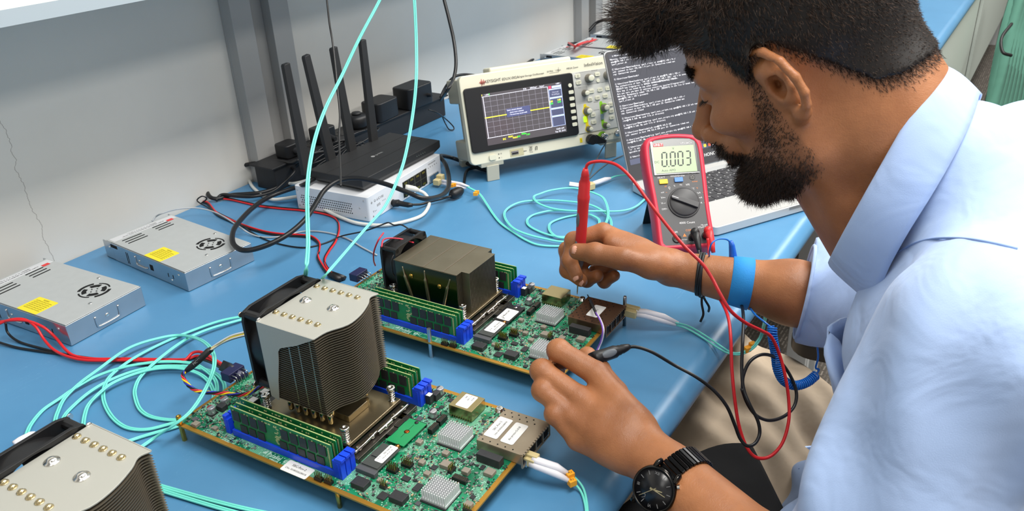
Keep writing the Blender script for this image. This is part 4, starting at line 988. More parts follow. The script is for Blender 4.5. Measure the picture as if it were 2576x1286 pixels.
b.text('DC', .0050, T(.0135, .1360, .0009)); b.text('Auto APO', .0048, T(.0290, .1222, .0009)); b.text('V', .0050, T(.0400, .1560, .0009)); b.build('display_digits', mat('lcd_ink', (26, 34, 32), .5), lc)
q = MB().tf(MF); q.box(.0115, .0260, .1606, .1655, .0006, .0009); lg = q.build('maker_badge', mat('badge_red', (204, 50, 56), .5), mm)
q = MB().tf(MF); q.text('UNI-T', .0050, T(.0188, .1630, .0010), bold=.0001); q.build('badge_text', mat('legend_white', (222, 222, 224), .5), lg)
LWT = mat('legend_white', (222, 222, 224), .5); LOR = mat('legend_orange', (226, 130, 50), .5)
q = MB().tf(MF); q.text('UT136C+', .0042, T(.0600, .1632, .0009)); z = -.0007
for s_, x, y, sz in (('SELECT', .0170, .1125, .0034), ('HOLD/\u2126>2Set', .0410, .1135, .0034), ('OFF\u2022', .0155, .0640, .0038), ('V~\u2022', .0150, .0730, .0042), ('V=\u2022', .0158, .0815, .0042), ('mV', .0160, .0895, .0034), ('\u2126', .0265, .0960, .0042), ('\u2022', .0270, .0935, .004), ('%', .0345, .0985, .0034), ('Hz', .0440, .0995, .0034), ('hFE', .0540, .0990, .0038), ('\u00b0C', .0610, .0925, .0036), ('\u2022\u00b5A', .0680, .0855, .0036), ('\u2022mA', .0690, .0780, .0034), ('\u2022A', .0690, .0700, .0036), ('4000 Count', .0450, .0415, .0046), ('10A', .0265, .0287, .0040), ('C    NPN', .0620, .1165, .0030), ('V\u2126\u00b5A\u00b0C', .0655, .0335, .0034), ('Hz mA', .0690, .0365, .0034), ('10A MAX', .0375, .0165, .0022), ('CAT II 1000V', .0480, .0125, .0020), ('FUSED', .0330, .0130, .0020)):
    q.text(s_, sz, T(x, y, z))
q.build('white_lettering', LWT, mm)
q = MB().tf(MF)
for s_, x, y, sz in (('COM', .0460, .0300, .0042), ('~', .0215, .0895, .004), ('N PNP', .0650, .1030, .0028), ('\u00b0F', .0665, .0925, .0034), ('~', .0745, .0860, .004), ('~', .0755, .0780, .004), ('~', .0745, .0700, .004), ('nF', .0215, .0985, .0034)): q.text(s_, sz, T(x, y, z))
q.prism([(.0360, .0210), (.0415, .0210), (.0388, .0258)], -.0008, -.0006); q.build('orange_lettering', LOR, mm)
for (u, v, m_) in ((.0192, .1057, mat('yellow_key', (238, 196, 40), .5)), (.0416, .1072, mat('blue_key', (80, 136, 214), .5))):
    MB().tf(MF).prism(rrect(u - .0062, u + .0062, v - .0036, v + .0036, .001), -.0008, .0014).build('button', m_, mm, bevel=.0005)
q = MB().tf(MF); q.cyl((.0622, .1100, -.0008), (.0622, .1100, -.0004), .0044, n=20); tsock = q.build('transistor_socket', M_BLACK, mm)
q = MB().tf(MF)
for k in range(5): q.cyl((.0622 + .0022 * cos(k * 1.25), .11 + .0022 * sin(k * 1.25), -.0004), (.0622 + .0022 * cos(k * 1.25), .11 + .0022 * sin(k * 1.25), -.0002), .0006, n=8)
q.build('pin_holes', mat('socket_grey', (150, 146, 136), .4), tsock)
q = MB().tf(MF); q.lathe([(.0232, -.0008), (.0232, .0006), (.0218, .0012), (.0214, .0004), (.0208, .0030), (.0195, .0040), (0, .0040)], (.0445, .0720, 0), n=48); kb = q.build('rotary_dial', mat('dial_charcoal', (58, 58, 60), .45), mm)
Rk = T(.0445, .0720, 0) @ Rz(-.42 + pi)
q = MB().tf(MF @ Rk); q.prism([(-.0205, -.0042), (.019, -.0030), (.0212, 0), (.019, .0030), (-.0205, .0042)], .0040, .0088); kn = q.build('dial_grip', mat('dial_charcoal', (58, 58, 60), .45), kb, bevel=.0008)
q = MB().tf(MF @ Rk); q.box(.0100, .0195, -.0004, .0004, .0088, .0090); q.build('pointer_line', LWT, kn)
for (u, v) in ((.0271, .0185), (.0500, .0190), (.0690, .0200)):
    q = MB().tf(MF); q.lathe([(.0062, -.0008), (.0062, .0004), (.0042, .0008), (.0038, -.0004), (.0020, -.0005), (.0018, -.0004), (0, -.0006)], (u, v, 0), n=22); q.build('jack', M_BLACK, mm)
# folding stand behind
b = MB(); g0 = MF @ Vector((.010, .118, -.034)); g1 = MF @ Vector((.070, .118, -.034))
ys = g0.y + .052; th = .0035
b.add([tuple(g0), tuple(g1), (g1.x, ys, .0005), (g0.x, ys, .0005), tuple(g0 + Vector((0, th, -.002))), tuple(g1 + Vector((0, th, -.002))), (g1.x, ys + th, .0005), (g0.x, ys + th, .0005)], [(0, 1, 2, 3), (7, 6, 5, 4), (0, 4, 5, 1), (1, 5, 6, 2), (2, 6, 7, 3), (3, 7, 4, 0)])
b.build('stand', M_BLACK, mm, bevel=.001)

# ================================================================ switch box and router
sw = thing('network_switch', 'white perforated network switch box lying under the black router', 'network switch', (.5784, .5252, .0004), .085)
M_SWW = mat('white_powder_coat', (226, 228, 232), .4)
b = MB().prism(rrect(0, .2265, 0, .155, .004, 3), .0, .0430); b.build('case', M_SWW, sw, bevel=.0008)
b = MB()     # perforations on the short side facing the camera
for i in range(26):
    for j in range(5):
        if (i < 22 - j or True): b.cyl((-.0002, .035 + i * .0042 + (.0021 if j % 2 else 0), .0100 + j * .0042), (.0001, .035 + i * .0042 + (.0021 if j % 2 else 0), .0100 + j * .0042), .0012, n=6)
b.build('perforations', M_DARK, sw)
for (v, zz) in ((.008, .036), (.008, .007), (.018, .022), (.148, .036), (.148, .008)): MB().lathe([(.0016, 0), (.0012, .0005), (0, .0006)], (0, v, zz), (-1, 0, 0), 10).build('screw', M_CHROME, sw)
b = MB().box(.1000, .1760, -.0004, .0002, .0040, .0330); pf = b.build('port_block', mat('port_steel', (120, 118, 104), .35, .8), sw)
for i in range(4):
    for j in range(2):
        u = .1015 + i * .0187; v = .0048 + j * .0142
        q = MB().box(u, u + .0155, -.0008, -.0003, v, v + .0125).box(u + .005, u + .0105, -.0008, -.0003, v - .0012 if j == 0 else v + .0125, v if j == 0 else v + .0138)
        q.build('port_opening', M_DARK, pf)
        q = MB()
        for k in range(6): q.box(u + .0035 + k * .0015, u + .0041 + k * .0015, -.0010, -.0007, v + (.001 if j == 0 else .008), v + (.0045 if j == 0 else .0115))
        q.build('port_contacts', mat('contact_yellow', (190, 180, 80), .3, .7), pf)
for u in (.1810, .1965):
    q = MB().box(u, u + .0140, -.0035, .0002, .0040, .0155); q.build('fibre_cage', MAT_STEEL, sw, bevel=.0003)
b = MB()
for i in range(5): b.box(.182 + i * .007, .1835 + i * .007, -.0003, .0001, .0300, .0312 + (i % 2) * .001)
b.text('1G/2.5G/10G SFP+', .0032, T(.195, -.0003, .0370) @ Rx(pi / 2)); b.text('G-LC10I', .0060, T(.030, -.0003, .0310) @ Rx(pi / 2), sp=1.3); b.text('o', .0075, T(.010, -.0003, .0310) @ Rx(pi / 2))
for i in range(3): 
    b.box(.012 + i * .004, .0128 + i * .004, -.0003, .0001, .0125, .0155 - i * .001); b.box(.024 + i * .0035, .0250 + i * .0035, -.0003, .0001, .0185, .0230); b.box(.040 + i * .0035, .0405 + i * .0035, -.0003, .0001, .0220, .0240)
b.box(.010, .0118, -.0003, .0001, .0045, .007)
b.build('front_printing', mat('grey_print', (96, 92, 88), .6), sw)
b = MB().cyl((.0670, -.0008, .0090), (.0670, .0005, .0090), .0055, n=16); b.build('power_jack', M_BLACK, sw)
for (u, v) in ((.02, .02), (.2, .02), (.02, .135), (.2, .135)): MB().cyl((u, v, -.0004), (u, v, 0), .006, n=12).build('rubber_foot', M_BLACK, sw)

rt = thing('wifi_router', 'black four antenna router resting on the white switch', 'router', (.5900, .5430, .0436), .03)
M_RT = mat('router_black', (36, 36, 37), .55, bump=(900, .25, .0003)); RW, RD = .2230, .1180
b = MB(); b.add([(.0, 0, .010), (RW, 0, .010), (RW, RD, .010), (0, RD, .010), (.0, 0, .0235), (RW, 0, .0235), (RW, RD, .0235), (0, RD, .0235), (.012, .008, 0), (RW - .012, .008, 0), (RW - .012, RD - .008, 0), (.012, RD - .008, 0)],
    [(4, 5, 6, 7), (0, 1, 5, 4), (1, 2, 6, 5), (2, 3, 7, 6), (3, 0, 4, 7), (8, 9, 1, 0), (9, 10, 2, 1), (10, 11, 3, 2), (11, 8, 0, 3), (11, 10, 9, 8)])
b.build('body', M_RT, rt, bevel=.0015)
b = MB()
for v in (.038, .078): b.box(.002, RW - .002, v, v + .0006, .0234, .0237)
b.build('top_grooves', M_DARK, rt)
b = MB().tf(T(.112, .058, .0237)); b.cyl((-.012, 0, 0), (-.012, 0, .0001), .0038, n=18); b.text('tp-link', .0072, T(.004, 0, 0), wx=1.1); b.build('maker_mark', mat('mark_grey', (150, 150, 150), .4), rt)
b = MB(); [b.box(.150 + k * .006, .1512 + k * .006, -.0003, .0002, .0150, .0162) for k in range(5)]; b.build('status_lights', mat('status_grey', (120, 130, 120), .4), rt)
rw = Matrix.Translation(rt.location) @ Rz(.03); rwi = rw.inverted()
for (bx, tx, ty, tz) in (((.5869, .6644), .5776, .6644, .251), ((.646, .6619), .6212, .6619, .2553), ((.6989, .6611), .6849, .6611, .2549), ((.7587, .6619), .7586, .6619, .2526)):
    p0 = rwi @ Vector((bx[0], bx[1] + .002, .060)); p1 = rwi @ Vector((tx, ty, tz)); d = (p1 - p0)
    # flat tapered blade with a slanted tip
    a = Vector((1, 0, 0)); a = (a - d.normalized() * a.dot(d.normalized())).normalized(); c = d.normalized().cross(a)
    w0, w1, th = .0095, .0068, .0042
    vs = []
    for f_, w_, sl in ((0, w0, 0), (.12, w0, 0), (.985, w1, 1), (1.0, w1, 1)):
        for sa, sc_ in ((-1, -1), (1, -1), (1, 1), (-1, 1)):
            k = 1.0 if f_ < .99 else .7
            vs.append(tuple(p0 + d * (f_ - (.012 if (sa > 0 and sl and f_ < 1) else 0)) + a * sa * w_ * (k if sa < 0 else 1) + c * sc_ * th))
    fs = [(3, 2, 1, 0), (12, 13, 14, 15)] + [(k * 4 + i, k * 4 + (i + 1) % 4, k * 4 + 4 + (i + 1) % 4, k * 4 + 4 + i) for k in range(3) for i in range(4)]
    MB().add(vs, fs).build('antenna', M_RT, rt, bevel=.0010)

# ================================================================ power strip along the wall with plugs and adapters
ps = thing('power_strip', 'long black power strip lying against the wall behind the router', 'power strip', (.86, .797, .0004), .0)
b = MB().box(-.255, .262, -.026, .026, 0, .0430); b.build('body', M_BLK2, ps, bevel=.002)
b = MB().box(-.262, .272, -.030, .030, .0430, .0465); b.build('top_plate', M_BLK2, ps, bevel=.001)
for k in range(6):
    q = MB().cyl((-.20 + k * .075, 0, .0465), (-.20 + k * .075, 0, .0472), .017, n=20); so = q.build('socket', M_BLACK, ps)
    q = MB(); [q.cbox(-.20 + k * .075 + dx, dy, .0472, .004, .006, .0002) for dx, dy in ((-.008, -.004), (.008, -.004), (0, .008))]; q.build('socket_holes', M_DARK, so)
def adapter(name, label, loc, rz, du, dv, dh, lean=0):
    t = thing(name, label, 'adapter', loc, rz, None)
    b = MB(); b.tf(Rx(lean)).prism(rrect(-du / 2, du / 2, -dv / 2, dv / 2, .010, 4), 0, dh); b.build('case', M_BLACK, t, bevel=.003, seg=3)
    return t
a1 = adapter('mains_adapter', 'large black mains adapter plugged into the right part of the power strip', (1.030, .786, .0475), 0, .082, .052, .046)
b = MB(); b.cyl((.020, -.024, .020), (.020, -.036, .020), .0048, .0030, n=12); b.build('cable_relief', M_BLACK, a1)
a2 = adapter('mains_adapter', 'smaller black mains adapter plugged into the middle of the power strip', (.925, .790, .0475), .06, .070, .050, .040)
pl = thing('mains_plug', 'round topped black plug in the power strip just right of the antennas', 'plug', (.855, .792, .0475)); MB().lathe([(.020, 0), (.022, .006), (.022, .020), (.018, .026), (0, .027)], (0, 0, 0), n=24).build('plug_body', M_BLACK, pl)
MB().lathe([(.010, 0), (.009, .004), (0, .004)], (0, 0, .027), n=16).build('grip', M_BLK2, pl)
pl = thing('mains_plug', 'black plug half hidden behind the two left antennas', 'plug', (.755, .792, .0475)); MB().prism(rrect(-.022, .022, -.018, .018, .008), 0, .030).build('plug_body', M_BLACK, pl, bevel=.003)
MB().cyl((0, -.016, .012), (0, -.034, .010), .0065, .004, n=12).build('cable_relief', M_BLK2, pl)
pl = thing('mains_plug', 'leftmost black plug on the power strip behind the first antenna', 'plug', (.665, .792, .0475)); MB().prism(rrect(-.020, .020, -.018, .018, .008), 0, .026).build('plug_body', M_BLACK, pl, bevel=.003)
MB().cyl((0, -.016, .012), (0, -.034, .010), .0065, .004, n=12).build('cable_relief', M_BLK2, pl)
# ================================================================ cables
M_CBLK = mat('cable_black', (24, 24, 26), .38); M_CRED = mat('cable_red', (214, 34, 40), .38); M_CWHT = mat('cable_white', (222, 222, 216), .42)
M_CGRY = mat('cable_grey', (176, 180, 184), .4); M_AQUA = mat('fibre_aqua', (116, 222, 208), .35); M_CBLU = mat('cable_blue', (20, 110, 206), .3)
M_BOOT = mat('boot_white', (236, 234, 240), .4); M_TAG = mat('tag_orange', (250, 170, 40), .5); M_LC = mat('connector_tan', (206, 190, 140), .4)
def depth_of(P): return -((Vector(P) - CAM_P) @ _R).z     # distance along the lens axis
def lift(pts, z=.003):
    """points given as (u, v), (u, v, z) on a height, or (u, v, 'd', depth) in the air"""
    out = []
    for p in pts:
        if isinstance(p, Vector): out.append(p)
        elif len(p) == 4: out.append(at(p[0], p[1], p[3]))
        else: out.append(on(p[0], p[1], p[2] if len(p) == 3 else z))
    return out
def cable(name, label, cat, pts, r, m, z=None, group=None, k=7, n=8):
    P = smooth_path(lift(pts, r + .0004 if z is None else z), k)
    o = MB().tube(P, r, n).build(name, m)
    return tag(o, label, cat, group)
def strand(root, name, pts, r, m, z=None, k=7, lab=None):
    return MB().tube(smooth_path(lift(pts, r + .0004 if z is None else z), k), r, 8).build(name, m, root, label=lab)
def bundle(name, label, cat, strands, group=None):
    """strands: list of (part name, pts, r, mat)"""
    t = thing(name, label, cat, group=group)
    for nme, pts, r, m in strands: strand(t, nme, pts, r, m)
    return t
def duplex(root, pts, z=.0025, r=.00105, dz=0):
    P = smooth_path(lift(pts, z), 8); q = [MB(), MB()]
    up = Vector((0, 0, 1)); A = []; B_ = []
    for i, p in enumerate(P):
        t_ = (P[min(i + 1, len(P) - 1)] - P[max(i - 1, 0)]).normalized(); s_ = t_.cross(up)
        s_ = s_.normalized() if s_.length > .2 else t_.cross(Vector((0, 1, 0))).normalized()
        A.append(p + s_ * r * 1.02); B_.append(p - s_ * r * 1.02)
    for L_ in (A, B_): MB().tube(L_, r, 7).build('fibre_strand', M_AQUA, root)

def over_shelf(u, v, dep, dx=.03):
    p = at(u, v, dep); return [Vector((p.x + dx * 2, .72, .4165)), Vector((p.x + dx * 1.6, .62, .4185)), Vector((p.x + dx, .585, .412)), p]
# --- aqua fibre hanging from above
t = thing('fibre_cable', 'long aqua fibre cable crossing the router in a tall curve down to the tall cooler', 'cable')
duplex(t, over_shelf(972, -60, 1.00, .02) + [(960, -10, 'd', 1.00),  (905, 95, 'd', .99), (860, 190, 'd', .98), (820, 270, 'd', .965), (795, 340, 'd', .95), (780, 410, 'd', .93), (773, 480, 'd', .91), (774, 560, 'd', .90), (775, 620, 'd', .885), (769, 690, 'd', .87), (764, 742, .006)], r=.0012)
t = thing('fibre_cable', 'thin aqua fibre cable bowed out to the right over the white switch', 'cable')
duplex(t, over_shelf(1038, -60, 1.02, .005) + [(1042, -10, 'd', 1.02),  (1047, 100, 'd', 1.02), (1047, 200, 'd', 1.01), (1038, 290, 'd', 1.0), (1020, 390, 'd', .98), (1000, 452, 'd', .955), (968, 520, 'd', .93), (920, 575, 'd', .91), (860, 645, 'd', .885), (812, 700, 'd', .865), (790, 725, .006)], r=.0010)
cable('hanging_wire', 'thin black wire hanging down past the third antenna onto the router', 'cable', over_shelf(814, -60, 1.12, .005) + [(821, -10, 'd', 1.12),  (829, 60, 'd', 1.12), (836, 102, 'd', 1.12), (843, 162, 'd', 1.11), (848, 214, 'd', 1.10), (855, 289, 'd', 1.09), (853, 341, 'd', 1.08), (855, 397, 'd', 1.05), (857, 440, 'd', 1.02), (857, 468, 'd', 1.00)], .0014, M_CBLK)
cable('power_cable', 'black cord coming down the wall between the router and the oscilloscope', 'cable', [at(1104, -60, 1.42), at(1095, -160, 1.43), ][::-1] + [ (1130, 50, 'd', 1.42), (1142, 105, 'd', 1.42), (1147, 160, 'd', 1.41), (1140, 200, 'd', 1.40), (1122, 232, 'd', 1.38), (1108, 252, .052)], .0030, M_CBLK)
cable('power_cable', 'black cord arching from the power strip up behind the oscilloscope', 'cable', [(1108, 246, .052), (1119, 222, .07), (1138, 197, .09), (1162, 188, .095), (1195, 190, .09), (1220, 200, .07), (1250, 240, .03)], .0030, M_CBLK)

cable('adapter_cable', 'thin black cable looping off the right end of the power strip', 'cable', [(1078, 276, .07), (1100, 284, .06), (1122, 300, .03), (1140, 318, .010), (1141, 326, .004), (1130, 326, .004), (1120, 310, .010), (1112, 292, .03)], .0014, M_CBLK)
# --- thick black cords round the router
cable('power_cable', 'thick black cord making a long loop on the bench in front of the white switch', 'cable',
      [(1235, 432, .006), (1200, 421, .006), (1170, 409, .006), (1136, 397, .012), (1108, 393, .030), (1121, 414, .028), (1129, 446, .020), (1127, 474, .028), (1108, 493, .040), (1069, 500, .060), (1028, 485, .070), (976, 465, .078), (931, 453, .082), (894, 448, .084), (860, 452, .082), (834, 464, .078), (812, 484, .072), (796, 510, .066), (770, 549, .060), (732, 584, .052), (690, 609, .045), (648, 625, .040), (614, 630, .038), (592, 620, .038), (584, 601, .040), (589, 576, .040), (606, 553, .036), (637, 522, .030), (676, 496, .026), (721, 479, .030), (750, 470, .036), (768, 463, .050), (790, 450, .052)], .0040, M_CBLK)
cable('power_cable', 'thick black cord looping back against the wall left of the antennas', 'cable',
      [(752, 402, .060), (735, 410, .050), (704, 406, .045), (648, 410, .040), (592, 421, .032), (544, 441, .024), (521, 470, .018), (527, 494, .010), (548, 500, .006), (580, 491, .006), (620, 488, .006), (660, 484, .006), (700, 470, .008), (726, 448, .014), (742, 420, .03), (764, 397, .05), (790, 386, .060), (820, 382, .055), (850, 384, .050)], .0038, M_CBLK)
cable('power_cable', 'black cord lying twisted round the thick cord left of the white switch', 'cable',
      [(543, 505, .004), (560, 490, .0105), (600, 494, .011), (640, 494, .011), (684, 483, .0105), (712, 462, .018), (735, 440, .03), (740, 428, .034), (728, 418, .030)], .0030, M_CBLK)
t = thing('cord_heap', 'tangled heap of thin black cords bunched behind the router antennas', 'cable')
R = random.Random(5)
for k in range(11):
    cx_, cy_ = .70 + R.random() * .12, .738 + R.random() * .012; rr = .026 + R.random() * .026; ph = R.random() * 6
    pts = [Vector((cx_ + rr * 1.35 * cos(ph + a * .7), cy_ - .004 + rr * .45 * sin(ph + a * .7), .006 + k * .0042 + .006 * sin(a + ph))) for a in range(9)]
    MB().tube(smooth_path(pts, 6), .0019, 7).build('cord_coil', M_CBLK, t)
t = thing('power_lead', 'black plug lead from the ferrite bead into the front of the white switch', 'cable')
strand(t, 'cord', [(1036, 515, .012), (1059, 514, .008), (1080, 508, .007), (1108, 501, .008), (1136, 493, .010)], .0022, M_CBLK)
b = MB().tube(lift([(1136, 492, .011), (1140, 489, .011), (1155, 482, .011), (1160, 479, .011)]), [.006, .0088, .0088, .0065], 16); b.build('ferrite_bead', M_BLACK, t)
b = MB().tube(lift([(988, 512, .010), (1003, 511, .0105), (1006, 512, .0105), (1028, 516, .012), (1038, 516, .012)]), [.0062, .0062, .0048, .0044, .003], 12); b.build('plug_body', M_BLACK, t)
cable('power_cable', 'short black cord curving down beside the left foot of the oscilloscope', 'cable', [(1158, 481, .008), (1166, 470, .004), (1169, 448, .004), (1172, 434, .004), (1182, 425, .004), (1210, 422, .004), (1240, 428, .004)], .0026, M_CBLK)
t = thing('network_cable', 'white network cable looping from the switch port round the front of the switch', 'cable')
strand(t, 'cord', [(1050, 478, .020), (1068, 487, .014), (1079, 505, .006), (1077, 522, .0035), (1060, 543, .0035), (1018, 558, .0035), (965, 567, .0035), (905, 563, .0035), (864, 550, .004), (827, 533, .006), (800, 517, .008), (775, 502, .010), (752, 495, .010), (715, 500, .008), (685, 502, .006), (660, 492, .0035), (645, 480, .0035), (632, 465, .0035), (627, 447, .004), (633, 424, .010), (645, 399, .022), (659, 384, .028), (673, 380, .030)], .0031, M_CWHT)
b = MB().tube(lift([(1020, 472, .026), (1028, 473, .025), (1044, 476, .022), (1054, 480, .019)]), [.0058, .0058, .0052, .0034], 10); b.build('plug_body', mat('clear_plug', (214, 212, 204), .25), t)
cable('network_cable', 'second white cable curving from the wall to the back of the white switch', 'cable', [(678, 380, .030), (655, 386, .020), (643, 405, .012), (645, 427, .006), (662, 441, .0035), (693, 455, .0035), (732, 462, .006), (765, 456, .012), (790, 446, .020)], .0031, M_CWHT)
cable('grey_lead', 'thin light grey lead running from the right power supply across the bench', 'cable', [(383, 557, .020), (392, 545, .024), (410, 536, .030), (448, 526, .022), (498, 524, .016), (547, 537, .010), (597, 567, .012), (627, 587, .004), (662, 597), (707, 595), (766, 582), (821, 585), (872, 600), (910, 622), (948, 642)], .0013, M_CGRY)
def redpair(name, label, pts, off=(2, 2), rb=1):
    t = thing(name, label, 'cable')
    strand(t, 'red_wire', pts, .0016, M_CRED); strand(t, 'black_wire', [(p[0] + off[0], p[1] + off[1]) + tuple(p[2:]) for p in pts], .0016, M_CBLK)
    return t
p1 = redpair('power_wires', 'red and black wire pair running from the wall past the white switch', [(511, 506, .004), (525, 511), (544, 534), (567, 547), (600, 561), (637, 574), (676, 584), (718, 589), (760, 591), (785, 595), (803, 610), (803, 630), (800, 645), (812, 668), (824, 684), (836, 694)], (-1, 4))
MB().tube(lift([(830, 690, .004), (856, 704, .004)]), .0052, 4).build('plug', M_BLACK, p1)
p2 = redpair('power_wires', 'upper red wire pair passing in front of the perforated switch side', [(560, 500, .004), (586, 504), (648, 518), (704, 525), (760, 530), (816, 539), (846, 552), (853, 577), (845, 607), (828, 632), (817, 655), (825, 676), (843, 696)], (-1, -3))
MB().tube(lift([(838, 690, .004), (866, 700, .004)]), .0050, 4).build('plug', M_BLACK, p2)
cable('thin_wire', 'thin black wire sagging across the bench to the fan of the low cooler', 'cable', [(506, 512, .003), (520, 500, .012), (508, 494, .018), (496, 505, .010), (517, 519, .003), (550, 536), (600, 561), (637, 587), (676, 606), (721, 618), (760, 623), (788, 620), (820, 611), (860, 594, .006), (911, 583, .02), (945, 572, .03), (973, 561, .035), (982, 562, .04), (992, 567, .045), (1010, 566, .05), (1030, 578, .06), (1046, 592, .085)], .0012, M_CBLK)
cable('thin_wire', 'short red wire bowed out over the left power connector of the far board', 'cable', [(965, 586, .092), (952, 604, .088), (941, 632, .07), (940, 655, .05), (944, 668, .035)], .0011, mat('fan_wire_red'))

# --- fibre from the switch to the coil behind the probing hand
FIB = 'aqua fibre cables coiled on the bench'
def lc_end(root, pts, r=.0030):
    q = lift(pts); MB().tube(q, [r * .9] + [r] * (len(q) - 2) + [r * .55], 8).build('strain_relief', M_BOOT, root)
t = thing('fibre_cable', 'aqua fibre cable leaving the white switch and coiling behind the hand with the red probe', 'cable')
duplex(t, [(1176, 470, .012), (1205, 487, .008), (1225, 515, .004), (1240, 538), (1260, 562), (1291, 584), (1325, 605), (1360, 617), (1418, 619), (1480, 612), (1525, 590, .005), (1538, 562, .006), (1522, 535, .007), (1480, 514, .007), (1411, 505, .006), (1360, 504, .006), (1317, 507, .006), (1288, 517, .006), (1270, 533, .005), (1272, 552, .005), (1291, 574, .007), (1325, 589, .007), (1368, 600, .006), (1418, 608, .006), (1475, 600, .008), (1515, 575, .010), (1530, 540, .012), (1521, 503, .014), (1500, 488, .014), (1460, 476, .012), (1428, 473, .012), (1385, 479, .012), (1360, 487, .012), (1343, 495, .010), (1351, 509, .009), (1377, 521, .009), (1411, 528, .009), (1454, 531, .010), (1500, 531, .010), (1559, 531, .008), (1597, 521, .006), (1626, 498, .004)])
lc_end(t, [(1112, 455, .014), (1128, 457, .014), (1160, 463, .013), (1180, 470, .011)]); lc_end(t, [(1112, 462, .009), (1128, 465, .009), (1155, 470, .008), (1172, 474, .007)])
for (u, v, z_) in ((1108, 446, .015), (1100, 458, .010)): MB().tf(T(*on(u, v, z_)) @ Rz(.1)).cbox(0, 0, -.005, .011, .012, .010).build('connector', M_LC, t, bevel=.0008)
for (u, v) in ((1136, 467), (1142, 465), (1196, 488), (1200, 484)): MB().tf(T(*on(u, v, .013)) @ Rz(.5)).cbox(0, 0, -.003, .0045, .0075, .006).build('number_tag', M_TAG, t, bevel=.0004)
t = thing('fibre_cable', 'inner aqua fibre loops lying within the coil beside the multimeter', 'cable')
duplex(t, [(1454, 540), (1420, 547), (1390, 558), (1381, 570), (1387, 586, .004), (1410, 598, .005), (1460, 596, .006), (1498, 577, .006), (1506, 552, .005), (1470, 535, .005), (1440, 531, .005), (1390, 530, .005), (1360, 535, .005), (1337, 543), (1326, 555), (1332, 569), (1360, 584), (1394, 594, .004), (1425, 596, .004), (1480, 592, .004), (1520, 575, .004)])
t = thing('fibre_plug', 'fibre transceiver plug with white flag label lying behind the red probe', 'cable')
duplex(t, [(1532, 450, .008), (1550, 443, .010), (1575, 441, .010), (1600, 446, .008), (1640, 460, .004)]); lc_end(t, [(1492, 462, .010), (1505, 458, .010), (1522, 452, .009), (1536, 449, .009)], .0045)
MB().tf(T(*on(1482, 468, .008)) @ Rz(-.5)).cbox(0, 0, -.006, .018, .013, .011).build('transceiver', M_LC, t, bevel=.001)
q = MB(); P_ = lift([(1433, 458, .008), (1461, 462, .010), (1461, 471, .008), (1432, 467, .006)]); q.add([tuple(p) for p in P_] + [tuple(p + Vector((0, 0, .0006))) for p in P_], [(3, 2, 1, 0), (4, 5, 6, 7), (0, 1, 5, 4), (1, 2, 6, 5), (2, 3, 7, 6), (3, 0, 4, 7)]); q.build('flag_label', M_STICK, t)
# --- probe leads of the oscilloscope
cable('probe_lead', 'thin grey lead hanging from the black plug of the oscilloscope', 'cable', [at(1526, 357, depth_of(on(1520, 372, .03))), (1512, 380, .018), (1496, 412, .004), (1480, 450, .002)], .0011, mat('lead_grey', (90, 92, 94), .4))
cable('probe_lead', 'dark thin lead running from under the laptop toward the fibre plug', 'cable', [(1570, 390, .003), (1540, 404), (1510, 425), (1480, 452)], .0011, mat('lead_grey'))

# --- fibre coil, bottom left
GL = .0026
def coil(lbl, pts, ends=None):
    t = thing('fibre_cable', lbl, 'cable', group=None); duplex(t, pts, GL, r=.0012); return t
coil('aqua fibre strand sweeping from behind the tall cooler fan round the outer left loop', [(612, 796, .006), (560, 806, .005), (505, 824, .004), (425, 856), (344, 897, .006), (283, 941, .008), (262, 975, .006), (261, 1008), (276, 1041), (300, 1066), (330, 1079), (375, 1080), (435, 1065), (470, 1058, .004), (500, 1050, .004)])
coil('aqua fibre strand making the inner curve of the coil left of the nearest board', [(612, 803, .004), (526, 828, .007), (465, 856, .008), (404, 900, .012), (356, 945, .006), (340, 977), (341, 1003), (354, 1032), (384, 1050), (438, 1057), (480, 1050), (520, 1035)])
coil('aqua fibre strand forming the highest loop, crossing over the black sleeve', [(132, 1090, .004), (138, 1062), (144, 1040), (162, 1003, .004), (200, 965, .008), (243, 933, .012), (324, 876, .012), (404, 850, .008), (457, 844, .006), (505, 856, .030), (534, 884, .055), (538, 925, .055), (516, 981, .040), (480, 1035, .034), (435, 1071, .026), (390, 1101, .006), (345, 1132, .004)])
coil('aqua fibre strand farthest left, reaching a white plug by the corner fan', [(60, 1106, .004), (66, 1095), (78, 1068), (108, 1032), (150, 1003, .004), (186, 978, .006), (240, 948, .008), (300, 927, .009), (360, 915, .009), (420, 910, .009), (480, 914, .007), (515, 930, .006), (540, 954), (546, 980), (540, 1010)])
coil('aqua fibre strand curving up just right of the corner cooler fan', [(152, 1080), (162, 1047), (186, 1020), (225, 987, .006), (270, 960, .007), (330, 936, .007), (390, 923, .007), (450, 921, .006), (500, 926, .006), (540, 939), (562, 962), (566, 990)])
coil('aqua fibre strand in the middle of the left coil running under the board edge', [(208, 1085), (212, 1050), (222, 1020, .004), (246, 993, .009), (280, 966, .009), (330, 944, .009), (385, 929, .009), (444, 926, .008), (490, 936, .006), (520, 955), (537, 985), (535, 1015)])
coil('short aqua fibre strand passing below the brass standoff toward the corner cooler', [(318, 1112, .004), (350, 1101), (390, 1089), (440, 1075), (500, 1053)])
coil('aqua fibre pair leaving the corner cooler along the bottom edge', [(380, 1216, .006), (450, 1236), (540, 1261), (630, 1283), (740, 1305)])
coil('second aqua fibre pair alongside it at the bottom edge', [(380, 1226, .004), (450, 1248), (540, 1275), (630, 1300), (720, 1325)])
t = thing('fibre_plug', 'white fibre boot lying just behind the corner fan', 'cable'); lc_end(t, [(36, 1118, .008), (52, 1108, .008), (78, 1095, .006), (88, 1090, .005)], .0042)

